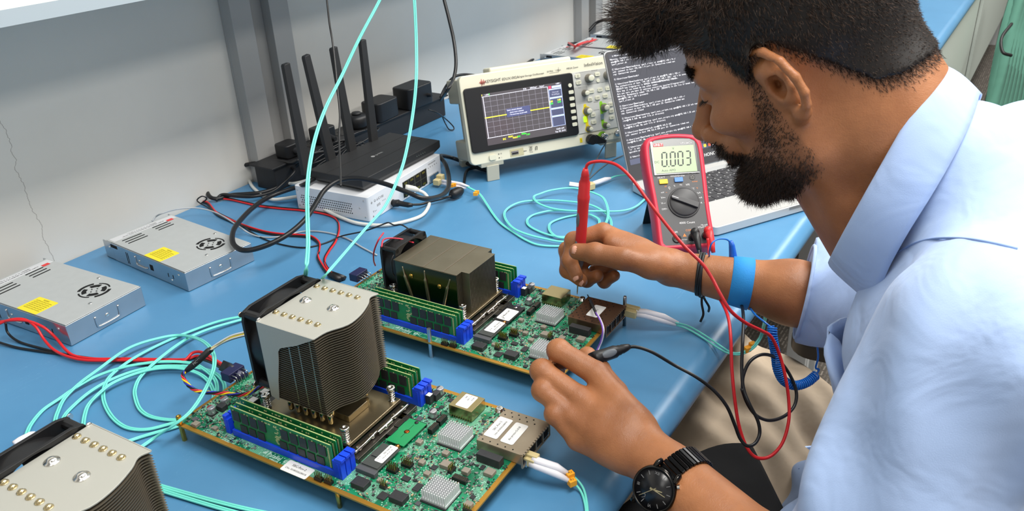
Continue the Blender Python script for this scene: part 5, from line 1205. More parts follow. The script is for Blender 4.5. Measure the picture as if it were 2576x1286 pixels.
# --- supply wires, left
t = thing('power_wires', 'red and black wires from the left power supply to the nearest board', 'cable')
Z3 = .028
strand(t, 'red_wire', [(-14, 820, Z3), (24, 805, .033), (61, 804, .033), (89, 822, .026), (112, 856, .012), (135, 880, .006), (170, 897, .005), (222, 907, .005), (323, 907, .005), (425, 909, .005), (462, 908, .008), (485, 888, .012), (509, 887, .014), (540, 905, .016), (575, 926, .022)], .0018, M_CRED)
strand(t, 'red_wire', [(-14, 812, Z3), (30, 806, .034), (70, 808, .032), (110, 824, .024), (140, 850, .012), (165, 880, .006), (190, 896, .0045), (240, 903, .0045), (323, 903, .0035), (425, 905, .0035), (470, 904, .006), (500, 896, .009), (545, 912, .014), (570, 930, .022)], .0018, M_CRED)
strand(t, 'black_wire', [(-14, 858, .004), (40, 874), (101, 884), (162, 892), (225, 901, .0028), (283, 908, .0028), (345, 916, .0028), (400, 920, .003), (455, 914, .004), (490, 902, .006), (530, 912, .012), (568, 934, .020)], .0016, M_CBLK)
strand(t, 'black_wire', [(14, 812, .024), (20, 838, .010), (48, 860, .0022), (101, 876), (154, 890), (205, 900)], .0016, M_CBLK)
MB().tube(lift([(566, 922, .026), (590, 936, .027)]), .0085, 4).build('plug', M_BLACK, t)
MB().tube(lift([(574, 934, .024), (612, 951, .024)]), .0090, 4).build('plug_housing', mat('navy_plastic'), t)
t = thing('fan_lead', 'coloured fan wires with printed black sleeve left of the tall cooler', 'cable')
for i, (m_, dz_, du_) in enumerate(((mat('wire_white', (232, 232, 228), .4), .002, -2), (mat('wire_yellow', (236, 206, 40), .4), 0, 1), (mat('wire_white'), -.001, 3), (M_CBLK, -.003, 4))):
    strand(t, 'fan_wire', [(618, 838 + du_ * 1.5, .096 + dz_), (582, 848 + du_ * 1.5, .086 + dz_), (553, 863 + du_, .076 + dz_), (528, 880 + du_, .066)], .0010, m_)
sl = lift([(533, 878, .066), (524, 884, .0655), (500, 907, .056), (480, 924, .048), (469, 933, .044)])
so = MB().tube(sl, [.0030, .0036, .0037, .0036, .0026], 12).build('heat_shrink_sleeve', M_BLK2, t)
q = MB(); d_ = (sl[0] - sl[-1]).normalized(); toc = (CAM_P - sl[2]).normalized(); upv = d_.cross(toc).normalized(); nn = upv.cross(d_).normalized() * -1
nn = d_.cross(upv).normalized(); nn = nn if nn.dot(toc) > 0 else -nn
Mt = Matrix((( d_.x, nn.cross(d_).x, nn.x, 0), (d_.y, nn.cross(d_).y, nn.y, 0), (d_.z, nn.cross(d_).z, nn.z, 0), (0, 0, 0, 1))); Mt.translation = (sl[1] + sl[3]) / 2 + nn * .0042
q.text('MOER-R', .0042, Mt, sp=1.0); q.build('sleeve_print', mat('sleeve_print_grey', (150, 150, 150), .6), so)
base = smooth_path(lift([(471, 931, .044), (460, 943, .042), (467, 961, .038), (484, 978, .034), (505, 986, .032), (541, 989, .031), (571, 990, .031), (598, 994, .032), (626, 990, .035), (652, 976, .042), (679, 968, .050)]), 9)
for i, m_ in enumerate((mat('wire_blue', (40, 50, 170), .4), mat('wire_yellow'), mat('wire_red', (220, 40, 60), .4), M_CBLK)):
    pts = []
    for j, p in enumerate(base):
        a = j * .33 + i * pi / 2; tt = (base[min(j + 1, len(base) - 1)] - base[max(j - 1, 0)]).normalized(); s1 = tt.cross(Vector((0, 0, 1))).normalized(); s2 = s1.cross(tt)
        pts.append(p + (s1 * cos(a) + s2 * sin(a)) * .0013)
    MB().tube(pts, .0010, 6).build('twisted_wire', m_, t)

# --- fibres plugged into the two boards
def board_plug(label, c0, boots, fib, tags=()):
    t = thing('fibre_cable', label, 'cable')
    for (u, v, z_) in c0: MB().tf(T(*on(u, v, z_)) @ Rz(.03)).cbox(0, 0, -.0045, .0065, .020, .009).build('connector', M_LC, t, bevel=.0008)
    for bts in boots: lc_end(t, bts, .0040)
    for f_ in fib: strand(t, 'fibre_strand', f_, .0012, M_AQUA)
    for (u, v, z_, s_) in tags:
        M_ = T(*on(u, v, z_)) @ Rz(-.5); q = MB().tf(M_).cbox(0, 0, -.003, .0075, .0062, .0065).build('number_tag', M_TAG, t, bevel=.0004)
        if s_: MB().tf(M_ @ T(0, 0, .00355)).text(s_, .0040, Rz(-.3)).build('tag_print', M_PRINT, q)
    MB().tf(T(*on(*[c0[0][0] - 12, c0[0][1] + 6], .021)) @ Rz(.03)).cbox(0, 0, -.004, .0135, .012, .0085).build('transceiver', MAT_STEEL, t, bevel=.0006)
    return t
board_plug('fibre cable with tagged white boots plugged into the nearest board', [(1332, 1148, .026), (1324, 1158, .023)],
           [[(1340, 1156, .026), (1352, 1160, .026), (1400, 1176, .022), (1427, 1190, .016)], [(1334, 1166, .022), (1350, 1172, .022), (1395, 1190, .018), (1430, 1209, .012)]],
           [[(1422, 1187, .017), (1444, 1200, .010), (1466, 1226, .005), (1476, 1262, .003), (1480, 1310, .003)], [(1424, 1206, .012), (1444, 1216, .008), (1462, 1238, .003), (1472, 1270, .003), (1476, 1310, .003)]],
           [(1434, 1196, .014, 'A1'), (1439, 1214, .010, 'B1')])
t = board_plug('fibre cable with long white boots from the far board drooping over the bench edge', [(1590, 778, .026), (1582, 788, .023)],
           [[(1600, 782, .026), (1625, 785, .025), (1670, 797, .018), (1706, 813, .010)], [(1596, 790, .022), (1622, 794, .021), (1665, 806, .014), (1700, 818, .008)]],
           [[(1700, 812, .012), (1735, 822, .004), (1775, 845, .0035), (1812, 870, .003), (1838, 886, -.004), (1860, 888, -.006), (1886, 878, -.002), (1902, 862, .004), (1914, 842, .010), (1922, 806, .014), (1924, 780, .02)],
            [(1696, 816, .009), (1730, 828, .003), (1768, 850, .0025), (1804, 874, .002), (1832, 889, -.004), (1862, 892, -.008), (1890, 880, -.003), (1906, 864, .003), (1918, 842, .009), (1926, 806, .013), (1928, 780, .02)]],
           [(1893, 868, 0, ''), (1880, 879, -.003, '')])
t = thing('jumper_wire', 'purple and white jumper wire bowed over the network cage of the far board', 'cable')
for m_, du_ in ((mat('wire_purple', (128, 84, 196), .4), 0), (mat('wire_pale', (226, 220, 232), .4), 3)): strand(t, 'wire', [(1498 + du_, 786, .046), (1510 + du_, 808, .050), (1516 + du_, 830, .048), (1512 + du_, 856, .036), (1504 + du_, 876, .026), (1496 + du_, 896, .020)], .0008, m_)
MB().tube(lift([(1478, 742, .026), (1488, 762, .040), (1501, 792, .046)]), [.0008, .0018, .0016], 7).build('sleeve', M_BLK2, t)
MB().tube(lift([(1480, 745, .026), (1484, 755, .034), (1495, 780, .045)]), [.0008, .0012, .0014], 7).build('sleeve', M_BLK2, t)
# --- cords in the far background
cable('power_cable', 'black cord lying along the wall behind the oscilloscope', 'cable', [(1290, 190, .01), (1330, 157, .004), (1365, 132), (1400, 118), (1440, 110), (1480, 112), (1520, 118)], .0045, M_CBLK)
cable('power_cable', 'black cord rising from the far power supplies against the wall', 'cable', [(1410, 116, .006), (1450, 98, .010), (1480, 78, .03), (1500, 58, .05), (1525, 50, .06), (1560, 55, .05), (1600, 70, .02)], .0045, M_CBLK)
t = thing('power_wires', 'blurred red wires between the far power supplies', 'cable')
for k_, pts in enumerate(([(1430, 108, .03), (1448, 116, .05), (1470, 108, .04), (1500, 100, .03)], [(1445, 120, .03), (1455, 112, .06), (1480, 104, .04)], [(1538, 62, .03), (1548, 46, .05), (1562, 40, .05), (1580, 50, .03)])): strand(t, 'red_wire', pts, .003, M_CRED)
# ================================================================ the seated man: one continuous body surface grown from a distance field
A3 = lambda *q: np.array(q, dtype=np.float64)
V3 = lambda v: np.array((v[0], v[1], v[2]), dtype=np.float64)
HP = A3(.373, -.197, .3748)                      # head centre (between the ears)
HF = A3(.0265, .8974, -.4403); HL = A3(-.9963, -.0124, -.0853); HU = A3(-.082, .441, .8938)
HM = np.stack([HF, HL, HU], 1)
def hw(x, y, z): return HP + HM @ (A3(x, y, z) * .01)     # head centimetres -> bench coordinates
def smin(a, b, k):
    h = np.clip(.5 + .5 * (b - a) / k, 0, 1); return b + (a - b) * h - k * h * (1 - h)
def smax(a, b, k): return -smin(-a, -b, k)
def rc(a, b, ra, rb=None):
    a = V3(a); b = V3(b); rb = ra if rb is None else rb; ba = b - a; L = max(ba @ ba, 1e-12)
    def f(p):
        h = np.clip(((p - a) @ ba) / L, 0, 1); return np.linalg.norm(p - a - h[:, None] * ba, axis=1) - (ra + (rb - ra) * h)
    f.bb = (np.minimum(a - ra, b - rb), np.maximum(a + ra, b + rb)); return f
def el(c, r, M=None):
    c = V3(c); r = V3(r)
    def f(p):
        q = p - c
        if M is not None: q = q @ M
        k0 = np.linalg.norm(q / r, axis=1); k1 = np.linalg.norm(q / (r * r), axis=1); return k0 * (k0 - 1) / np.maximum(k1, 1e-9)
    R_ = r.max(); f.bb = (c - R_, c + R_); return f
def hel(c, r, M=None): return el(hw(*c), A3(*r) * .01, HM if M is None else M)
def hrc(a, b, ra, rb=None): return rc(hw(*a), hw(*b), ra * .01, None if rb is None else rb * .01)
class Field:
    """ordered list of (op, prim, k); culled by bounding box"""
    def __init__(s): s.p = []
    def add(s, f, k=.008): s.p.append(('u', f, k)); return s
    def sub(s, f, k=.004): s.p.append(('s', f, k)); return s
    def bb(s): 
        b = [f.bb for o, f, k in s.p if o == 'u']; return np.min([x[0] for x in b], 0) - .01, np.max([x[1] for x in b], 0) + .01
    def __call__(s, p):
        d = np.full(len(p), .25)
        for o, f, k in s.p:
            lo, hi = f.bb; m = np.all((p > lo - .035) & (p < hi + .035), axis=1)
            if not m.any(): continue
            q = f(p[m])
            d[m] = smin(d[m], q, k) if o == 'u' else smax(d[m], -q, k)
        return d
def surface_net(F, h, lo, hi, post=2):
    """sparse surface nets: coarse blocks near the surface are refined to cell size h"""
    B = 8; lo = np.array(lo); hi = np.array(hi)
    nb = np.ceil((hi - lo) / (h * B)).astype(int)
    g = np.stack(np.meshgrid(*[np.arange(n) for n in nb], indexing='ij'), -1).reshape(-1, 3)
    d = F(lo + (g + .5) * h * B); g = g[np.abs(d) < h * B * 1.15]
    loc_ = np.stack(np.meshgrid(*[np.arange(0, B, 2)] * 3, indexing='ij'), -1).reshape(-1, 3)
    g2 = (g[:, None] * B + loc_[None]).reshape(-1, 3); d = F(lo + (g2 + 1.0) * h); g2 = g2[np.abs(d) < h * 2.6]
    loc_ = np.stack(np.meshgrid(*[np.arange(2)] * 3, indexing='ij'), -1).reshape(-1, 3)
    cells = (g2[:, None] + loc_[None]).reshape(-1, 3)
    N = nb * B + 2; key = lambda c: (c[:, 0] * N[1] + c[:, 1]) * N[2] + c[:, 2]
    off = np.stack(np.meshgrid(*[np.arange(2)] * 3, indexing='ij'), -1).reshape(-1, 3)
    cor = (cells[:, None] + off[None]).reshape(-1, 3); ck = key(cor); uk, inv_ = np.unique(ck, return_inverse=True)
    uc = np.stack([uk // (N[1] * N[2]), (uk // N[2]) % N[1], uk % N[2]], 1)
    dv = F(lo + uc * h); D = dv[inv_.reshape(-1)].reshape(-1, 8)
    act = (D.min(1) < 0) & (D.max(1) >= 0); cells = cells[act]; D = D[act]
    E_ = [(0, 1), (2, 3), (4, 5), (6, 7), (0, 2), (1, 3), (4, 6), (5, 7), (0, 4), (1, 5), (2, 6), (3, 7)]
    acc = np.zeros((len(cells), 3)); cnt = np.zeros(len(cells))
    for a, b in E_:
        m = (D[:, a] < 0) != (D[:, b] < 0); t = np.where(m, D[:, a] / np.where(m, D[:, a] - D[:, b], 1), 0)
        acc += (off[a] + (off[b] - off[a]) * t[:, None]) * m[:, None]; cnt += m
    P = lo + (cells + acc / cnt[:, None]) * h
    ks = key(cells); order = np.argsort(ks); ksS = ks[order]
    def find(c):
        k = key(c); i = np.searchsorted(ksS, k); i = np.clip(i, 0, len(ksS) - 1); ok = ksS[i] == k; return order[i], ok
    quads = []
    for ax in range(3):
        o = [0, 0, 0]; o[ax] = 1; ci = {0: 4, 1: 2, 2: 1}[ax]
        s0 = D[:, 0] < 0; s1 = D[:, ci] < 0; m = s0 != s1; c = cells[m]; inside = s0[m]
        u = [0, 0, 0]; v = [0, 0, 0]; u[(ax + 1) % 3] = 1; v[(ax + 2) % 3] = 1; u = np.array(u); v = np.array(v)
        i0 = np.where(m)[0]; i1, k1 = find(c - u); i2, k2 = find(c - u - v); i3, k3 = find(c - v); ok = k1 & k2 & k3
        q = np.stack([i0, i1, i2, i3], 1)[ok]; fl = ~inside[ok]; q[fl] = q[fl][:, ::-1]; quads.append(q)
    Q = np.concatenate(quads)
    e = h * .5
    for _ in range(post):
        d0 = F(P); G = np.stack([F(P + A3(e, 0, 0)) - F(P - A3(e, 0, 0)), F(P + A3(0, e, 0)) - F(P - A3(0, e, 0)), F(P + A3(0, 0, e)) - F(P - A3(0, 0, e))], 1) / (2 * e)
        gn = np.maximum((G * G).sum(1), .2); P = P - G * np.clip(d0 / gn, -h, h)[:, None] * .8
    return P, Q
def mesh_np(name, P, Q, mats, smooth=True, parent=None):
    me = bpy.data.meshes.new(name); me.vertices.add(len(P)); me.vertices.foreach_set('co', np.asarray(P, dtype=np.float32).ravel())
    n = Q.shape[1]; me.loops.add(Q.size); me.loops.foreach_set('vertex_index', Q.astype(np.int32).ravel())
    me.polygons.add(len(Q)); me.polygons.foreach_set('loop_start', np.arange(0, Q.size, n, dtype=np.int32)); me.polygons.foreach_set('loop_total', np.full(len(Q), n, dtype=np.int32))
    me.polygons.foreach_set('use_smooth', np.full(len(Q), smooth)); me.update(calc_edges=True); me.validate()
    for m in mats: me.materials.append(m)
    o = bpy.data.objects.new(name, me); C.objects.link(o)
    if parent: o.parent = parent
    return o

# ---- head
Hd = Field()
Hd.add(hel((-.7, 0, 4.6), (8.4, 7.6, 8.2)), .01).add(hel((3.2, 0, 4.0), (5.9, 6.5, 6.2)), .02).add(hel((3.3, 0, -2.2), (4.7, 5.5, 6.6)), .02)
Hd.add(hrc((-2.6, 0, -2), (-2.2, 0, -5), 5.6, 5.6), .02)
for s in (1, -1):
    Hd.add(hrc((.6, s * 6.2, -.5), (.9, s * 5.6, -5.2), 1.5, 1.5), .02).add(hrc((.9, s * 5.6, -5.2), (7.1, s * 1.7, -8.1), 1.5, 1.5), .02)
    Hd.add(hel((5.4, s * 4.5, -1.0), (2.5, 1.8, 1.6)), .014).add(hrc((8.3, s * 1.0, 3.0), (6.6, s * 5.0, 3.0), .75, .65), .012)
    Hd.sub(hel((9.3, s * 3.1, 1.3), (1.9, 1.5, 1.1)), .010)
Hd.add(hel((7.4, 0, -8.1), (1.9, 2.5, 1.7)), .012)
Hd.add(hrc((8.5, 0, 2.2), (10.9, 0, -2.1), .66, 1.0), .007).add(hel((11.2, 0, -2.4), (1.0, 1.05, .95)), .006)
for s in (1, -1):
    Hd.add(hel((9.9, s * 1.3, -2.7), (1.0, .78, .80)), .005).sub(hel((10.0, s * .75, -3.2), (.5, .3, .35)), .002)
    Hd.add(hel((7.0, s * 3.2, 1.3), (1.35, 1.3, 1.2)), .003)
Hd.add(hel((8.2, 0, -4.2), (1.6, 2.9, 1.5)), .012).add(hel((9.35, 0, -4.55), (.75, 2.2, .50)), .004).add(hel((9.15, 0, -5.55), (.75, 1.9, .55)), .003).sub(hrc((10.0, 1.6, -5.05), (10.0, -1.6, -5.05), .16), .003)
Hd.add(hrc((-1.6, 0, -3), (-3.9, 0, -5.4), 5.2, 5.3), .03)
# ears: plate, helix ridge, inner ridge, lobe, bowl
for s in (1, -1):
    ep = lambda a, b, o_=0.0: (.10 - a * 1.18 + b * .20, s * (7.55 + a * .72 + o_), .70 + b * 1.06 - a * .46)    # a: backwards, b: up (cm)
    Hd.add(hrc(ep(-.2, 1.3, -.3), ep(.1, -1.2, -.3), 1.05, .8), .006).add(hrc(ep(.4, 1.6, -.1), ep(.6, -.4, -.1), 1.05, .85), .005)
    hx = [ep(-.75, .9, -.05), ep(-.75, 1.9, .1), ep(-.25, 2.9, .2), ep(.7, 3.25, .3), ep(1.65, 2.75, .4), ep(2.1, 1.6, .45), ep(2.0, .3, .4), ep(1.5, -.9, .3), ep(.95, -1.7, .2)]
    for a_, b_ in zip(hx[:-1], hx[1:]): Hd.add(hrc(a_, b_, .36, .36), .0015)
    Hd.add(hrc(ep(.55, -2.0, .05), ep(.15, -2.6, 0), .72, .55), .006)
    ah = [ep(.5, 2.2, .1), ep(1.15, 1.6, .2), ep(1.2, .5, .2), ep(.8, -.7, .15)]
    for a_, b_ in zip(ah[:-1], ah[1:]): Hd.add(hrc(a_, b_, .30, .30), .003)
    Hd.sub(hel(ep(.25, .35, .55), (.75, .85, 1.05)), .003).sub(hel(ep(.95, 2.2, .75), (.55, .6, .35)), .003).sub(hel(ep(-.15, .1, .3), (.35, .9, .45)), .002)
    Hd.add(hel(ep(-.55, -.15, .25), (.35, .5, .55)), .003)

# ---- neck, torso, arms
Bd = Field()
NB = A3(.378, -.325, .270)
Bd.add(rc(hw(-2.4, 0, -3.8), NB, .053, .060), .02).add(rc(hw(1.5, 0, -6.5), A3(.376, -.285, .225), .042, .05), .03)
Bd.add(rc(hw(1.0, 5.6, -3.2), A3(.350, -.275, .225), .012, .014), .02)
Bd.add(el((.385, -.375, .08), (.165, .100, .22)), .03).add(el((.41, -.38, -.12), (.155, .105, .15)), .04).add(rc((.235, -.372, .245), (.54, -.365, .245), .045), .04)
ShL, ShR = A3(.205, -.372, .245), A3(.560, -.362, .245)
ElL = V3(at(2085, 1590, .62)); ElR = A3(.572, -.250, .052)
WrL = V3(at(1690, 1192, .735)); WrR = V3(at(1700, 677, 1.015))
Bd.add(rc(ShL, ElL, .050, .042), .02).add(rc(ShR, ElR, .050, .041), .02)
mL = ElL * .68 + WrL * .32
Bd.add(rc(ElL, mL, .040, .038), .02).add(rc(mL, WrL, .038, .0265), .02)
mR = ElR * .62 + WrR * .38
Bd.add(rc(ElR, mR, .038, .036), .02).add(rc(mR, WrR, .035, .0215), .02)
Bd.add(rc((.37, -.40, -.20), (.60, .03, -.205), .065, .052), .03).add(rc((.50, -.40, -.185), (.70, .01, -.165), .062, .050), .03)
Bd.add(rc((.60, .03, -.205), (.58, .05, -.62), .050, .036), .02).add(rc((.70, .01, -.165), (.74, .03, -.62), .050, .036), .02)
def hand(F, wr, palm, fingers, thumb, rw=.021, sc=1.0):
    """palm: list of MCP points; fingers: list of [pip, dip, tip]; all in bench coordinates"""
    for i, m in enumerate(palm):
        st = wr + (m - wr) * .10
        F.add(rc(st, wr + (m - wr) * .55, .0155 * sc, .0135 * sc), .012); F.add(rc(wr + (m - wr) * .5, m, .0140 * sc, .0118 * sc), .010)
    for a, b in zip(palm[:-1], palm[1:]): F.add(rc((a * .70 + wr * .30), (b * .70 + wr * .30), .0105 * sc), .010)
def finger(m, pts, r, k=.0035):
    G = Field(); q = [m] + pts
    for i in range(len(q) - 1):
        G.add(rc(q[i], q[i + 1], r[i], r[i + 1]), k); 
        if 0 < i: G.add(rc(q[i], q[i], r[i] * 1.05), .004)
    lo, hi = G.bb(); f = lambda p: G(p); f.bb = (lo, hi); return f
# right hand (far one, red probe)
R_MCP = [V3(at(1517, 584, 1.040)), V3(at(1532, 600, 1.060)), V3(at(1552, 622, 1.072)), V3(at(1580, 648, 1.078))]
R_FIN = [[V3(at(1443, 606, 1.045)), V3(at(1433, 655, 1.044)), V3(at(1450, 692, 1.038))],
         [V3(at(1428, 630, 1.066)), V3(at(1428, 680, 1.058)), V3(at(1462, 706, 1.048))],
         [V3(at(1450, 660, 1.085)), V3(at(1476, 704, 1.074)), V3(at(1503, 694, 1.056))],
         [V3(at(1500, 684, 1.092)), V3(at(1520, 708, 1.080)), V3(at(1546, 694, 1.066))]]
R_TH = [V3(at(1640, 668, .998)), V3(at(1566, 652, .990)), V3(at(1497, 638, 1.000)), V3(at(1452, 633, 1.010))]
# left hand (near one, black probe)
L_MCP = [V3(at(1500, 940, .802)), V3(at(1457, 1002, .792)), V3(at(1441, 1052, .785)), V3(at(1455, 1104, .782))]
L_FIN = [[V3(at(1405, 882, .815)), V3(at(1422, 902, .842)), V3(at(1458, 904, .852))],
         [V3(at(1363, 933, .808)), V3(at(1375, 936, .836)), V3(at(1402, 930, .853))],
         [V3(at(1366, 982, .800)), V3(at(1374, 985, .828)), V3(at(1400, 965, .845))],
         [V3(at(1396, 1042, .788)), V3(at(1400, 1046, .812)), V3(at(1420, 1022, .830))]]
L_TH = [V3(at(1600, 1075, .790)), V3(at(1546, 990, .838)), V3(at(1504, 934, .866)), V3(at(1477, 896, .874))]
fr_ = [(.0118, .0106, .0094, .0082), (.0118, .0107, .0095, .0083), (.0113, .0102, .0091, .0080), (.0104, .0092, .0082, .0072)]
for W_, MC, FI, TH in ((WrR, R_MCP, R_FIN, R_TH), (WrL, L_MCP, L_FIN, L_TH)):
    hand(Bd, W_, MC, FI, TH)
    F_ = None
    Bd.add(rc(W_ * .75 + TH[0] * .25, TH[0], .015, .0145), .014).add(rc(TH[0], TH[1], .0150, .0128), .012)
    Bd.add(rc(TH[0] * .5 + W_ * .3 + MC[0] * .2, TH[1] * .45 + MC[0] * .55, .0130, .0100), .016)
    for m, q, r in zip(MC, FI, fr_): Bd.add(finger(m, q, r), .0028)
    Bd.add(finger(TH[1], TH[2:], (.0138, .0124, .0102)), .004)
def bodyF(p):
    return smin(Bd(p), Hd(p), .018)
lo = np.minimum(Bd.bb()[0], Hd.bb()[0]); hi = np.maximum(Bd.bb()[1], Hd.bb()[1])
P, Q = surface_net(bodyF, .0021, lo, hi)

def to_head(P): return ((P - HP) @ HM) * 100
def hair_mask(q):
    """scalp region in head centimetres, >0 inside the hair"""
    x, y, z = q[:, 0], np.abs(q[:, 1]), q[:, 2]
    front = np.interp(x, [-12, -7.5, -6, -4.2, -2.6, -.5, 1.2, 2.4, 3.6, 5.0, 6.2, 7.4, 9.5], [-2.4, -2.3, -1.9, .2, 2.2, 4.2, 3.4, 1.6, 4.4, 5.4, 5.6, 6.0, 6.7])
    return z - front
def beard_mask(q):
    x, y, z = q[:, 0], np.abs(q[:, 1]), q[:, 2]
    top = np.interp(x, [-.2, .4, 1.5, 2.8, 4.2, 5.6, 7.0, 8.3, 8.6, 12], [-4.5, -2.0, 2.2, .8, -2.6, -4.2, -4.9, -3.9, -3.2, -3.2])
    m = np.minimum(top - z, 1.2); m = np.minimum(m, (x + .9 + .12 * (z + 4)) * .8)
    jaw = -6.2 - (x - 0) * .62
    m = np.minimum(m, (z - (jaw - 1.2)) * .8)
    m = np.where((q[:, 0] < -1.5) | (q[:, 2] < -11.5), -1, m)
    lip = ((x - 9.4) / 1.4) ** 2 + (y / 2.2) ** 2 + ((z + 5.05) / .95) ** 2
    return np.where(lip < 1, -.5, m)
qh = to_head(P); inh = (np.linalg.norm(qh - A3(0, 0, 1), axis=1) < 15.5) & (np.abs(qh[:, 1]) < 8.8)
bm = np.where(inh, np.clip(beard_mask(qh) / .9, 0, 1), 0); hm = np.where(inh & (np.abs(qh[:, 1]) < 7.7), np.clip(hair_mask(qh) / 1.8 + .62, 0, 1), 0)
ear = inh & (np.abs(qh[:, 1]) > 6.9) & (qh[:, 0] < .3) & (qh[:, 0] > -4) & (np.abs(qh[:, 2]) < 5); hm[ear] = 0; bm[ear & (qh[:, 2] > -3.2)] = 0
bd_ = np.clip((-qh[:, 2] - 3.0) / 4, 0, 1) * .45 + np.clip((qh[:, 0] - 6) / 3, 0, 1) * .2; mk = np.maximum(hm * .72, bm * (.22 + bd_))
lipm = np.where(inh, np.clip(1.2 - (((qh[:, 0] - 9.6) / 1.0) ** 2 + (qh[:, 1] / 2.2) ** 2 + ((qh[:, 2] + 5.05) / .9) ** 2), 0, 1), 0)
man = thing('person', 'seated bearded man in light blue shirt holding a probe in each hand', 'person', (0.40, -0.38, -TABLE))
KID = T(-.40, .38, TABLE)
M_SKIN = bpy.data.materials.new('skin'); M_SKIN.use_nodes = True; nt = M_SKIN.node_tree; bs = nt.nodes['Principled BSDF']
n1 = nt.nodes.new('ShaderNodeTexNoise'); n1.inputs['Scale'].default_value = 26; n1.inputs['Detail'].default_value = 5
tc = nt.nodes.new('ShaderNodeTexCoord'); nt.links.new(tc.outputs['Object'], n1.inputs['Vector'])
r1 = nt.nodes.new('ShaderNodeValToRGB'); r1.color_ramp.elements[0].position = .32; r1.color_ramp.elements[0].color = srgb(146, 92, 56); r1.color_ramp.elements[1].position = .68; r1.color_ramp.elements[1].color = srgb(174, 114, 72)
nt.links.new(n1.outputs['Fac'], r1.inputs[0])
at_ = nt.nodes.new('ShaderNodeAttribute'); at_.attribute_name = 'hairiness'
mx = nt.nodes.new('ShaderNodeMix'); mx.data_type = 'RGBA'; mx.inputs[7].default_value = srgb(44, 32, 28)
nt.links.new(at_.outputs['Fac'], mx.inputs[0]); nt.links.new(r1.outputs[0], mx.inputs[6])
at2 = nt.nodes.new('ShaderNodeAttribute'); at2.attribute_name = 'lips'
mx2 = nt.nodes.new('ShaderNodeMix'); mx2.data_type = 'RGBA'; mx2.inputs[7].default_value = srgb(140, 84, 76)
nt.links.new(at2.outputs['Fac'], mx2.inputs[0]); nt.links.new(mx.outputs[2], mx2.inputs[6]); nt.links.new(mx2.outputs[2], bs.inputs['Base Color'])
bs.inputs['Roughness'].default_value = .46; bs.inputs['Subsurface Weight'].default_value = .12; bs.inputs['Subsurface Radius'].default_value = (1, .35, .2); bs.inputs['Subsurface Scale'].default_value = .006
n2 = nt.nodes.new('ShaderNodeTexNoise'); n2.inputs['Scale'].default_value = 900; n2.inputs['Detail'].default_value = 3; nt.links.new(tc.outputs['Object'], n2.inputs['Vector'])
n3 = nt.nodes.new('ShaderNodeTexNoise'); n3.inputs['Scale'].default_value = 130; n3.inputs['Detail'].default_value = 4; n3.inputs['Distortion'].default_value = .6; nt.links.new(tc.outputs['Object'], n3.inputs['Vector'])
sm = mth(nt, 'MULTIPLY_ADD', n3.outputs['Fac'], 1.4, n2.outputs['Fac'])
bu = nt.nodes.new('ShaderNodeBump'); bu.inputs['Strength'].default_value = .28; bu.inputs['Distance'].default_value = .0010; nt.links.new(sm, bu.inputs['Height']); nt.links.new(bu.outputs[0], bs.inputs['Normal'])
def kid(o): o.parent = man; o.matrix_local = KID @ o.matrix_local; return o
body = mesh_np('body', P, Q, [M_SKIN])
for nme, arr in (('hairiness', mk), ('lips', lipm)):
    a = body.data.attributes.new(nme, 'FLOAT', 'POINT'); a.data.foreach_set('value', arr.astype(np.float32))
kid(body)

# fingernails
def nail(c, along, out, w=.0052, l=.0065):
    al = Vector(along).normalized(); ou = Vector(out).normalized(); ou = (ou - al * ou.dot(al)).normalized(); si = al.cross(ou)
    b = MB(); vs = []; n = 7
    for j in range(6):
        t_ = j / 5; ww = w * (1 - .25 * abs(t_ * 2 - 1) ** 3)
        for i in range(n):
            a_ = -1.1 + 2.2 * i / (n - 1); vs.append(tuple(Vector(c) + al * (t_ - .5) * 2 * l + si * sin(a_) * ww + ou * (cos(a_) - 1) * ww * .75))
    fs = [(j * n + i, j * n + i + 1, (j + 1) * n + i + 1, (j + 1) * n + i) for j in range(5) for i in range(n - 1)]
    b.add(vs, fs, True); o = b.build('fingernail', mat('nail', (222, 164, 140), .25)); m_ = o.modifiers.new('s', 'SOLIDIFY'); m_.thickness = .0006; m_.offset = 0; return kid(o)
tipd = Vector(R_TH[3] - R_TH[2]); toC = (CAM_P - Vector(R_TH[3])).normalized()
nail(Vector(R_TH[3]) - tipd.normalized() * .0010 + (toC + Vector((0, 0, .25))).normalized() * .0108, tipd, toC + Vector((0, 0, .25)), .0072, .0080)
for q in (R_FIN[0], R_FIN[1]):
    d_ = Vector(q[2] - q[1]); o_ = (CAM_P - Vector(q[2])).normalized() + Vector((-.5, .2, -.2)); nail(Vector(q[2]) + o_.normalized() * .0078, d_, o_, .0050, .0055)

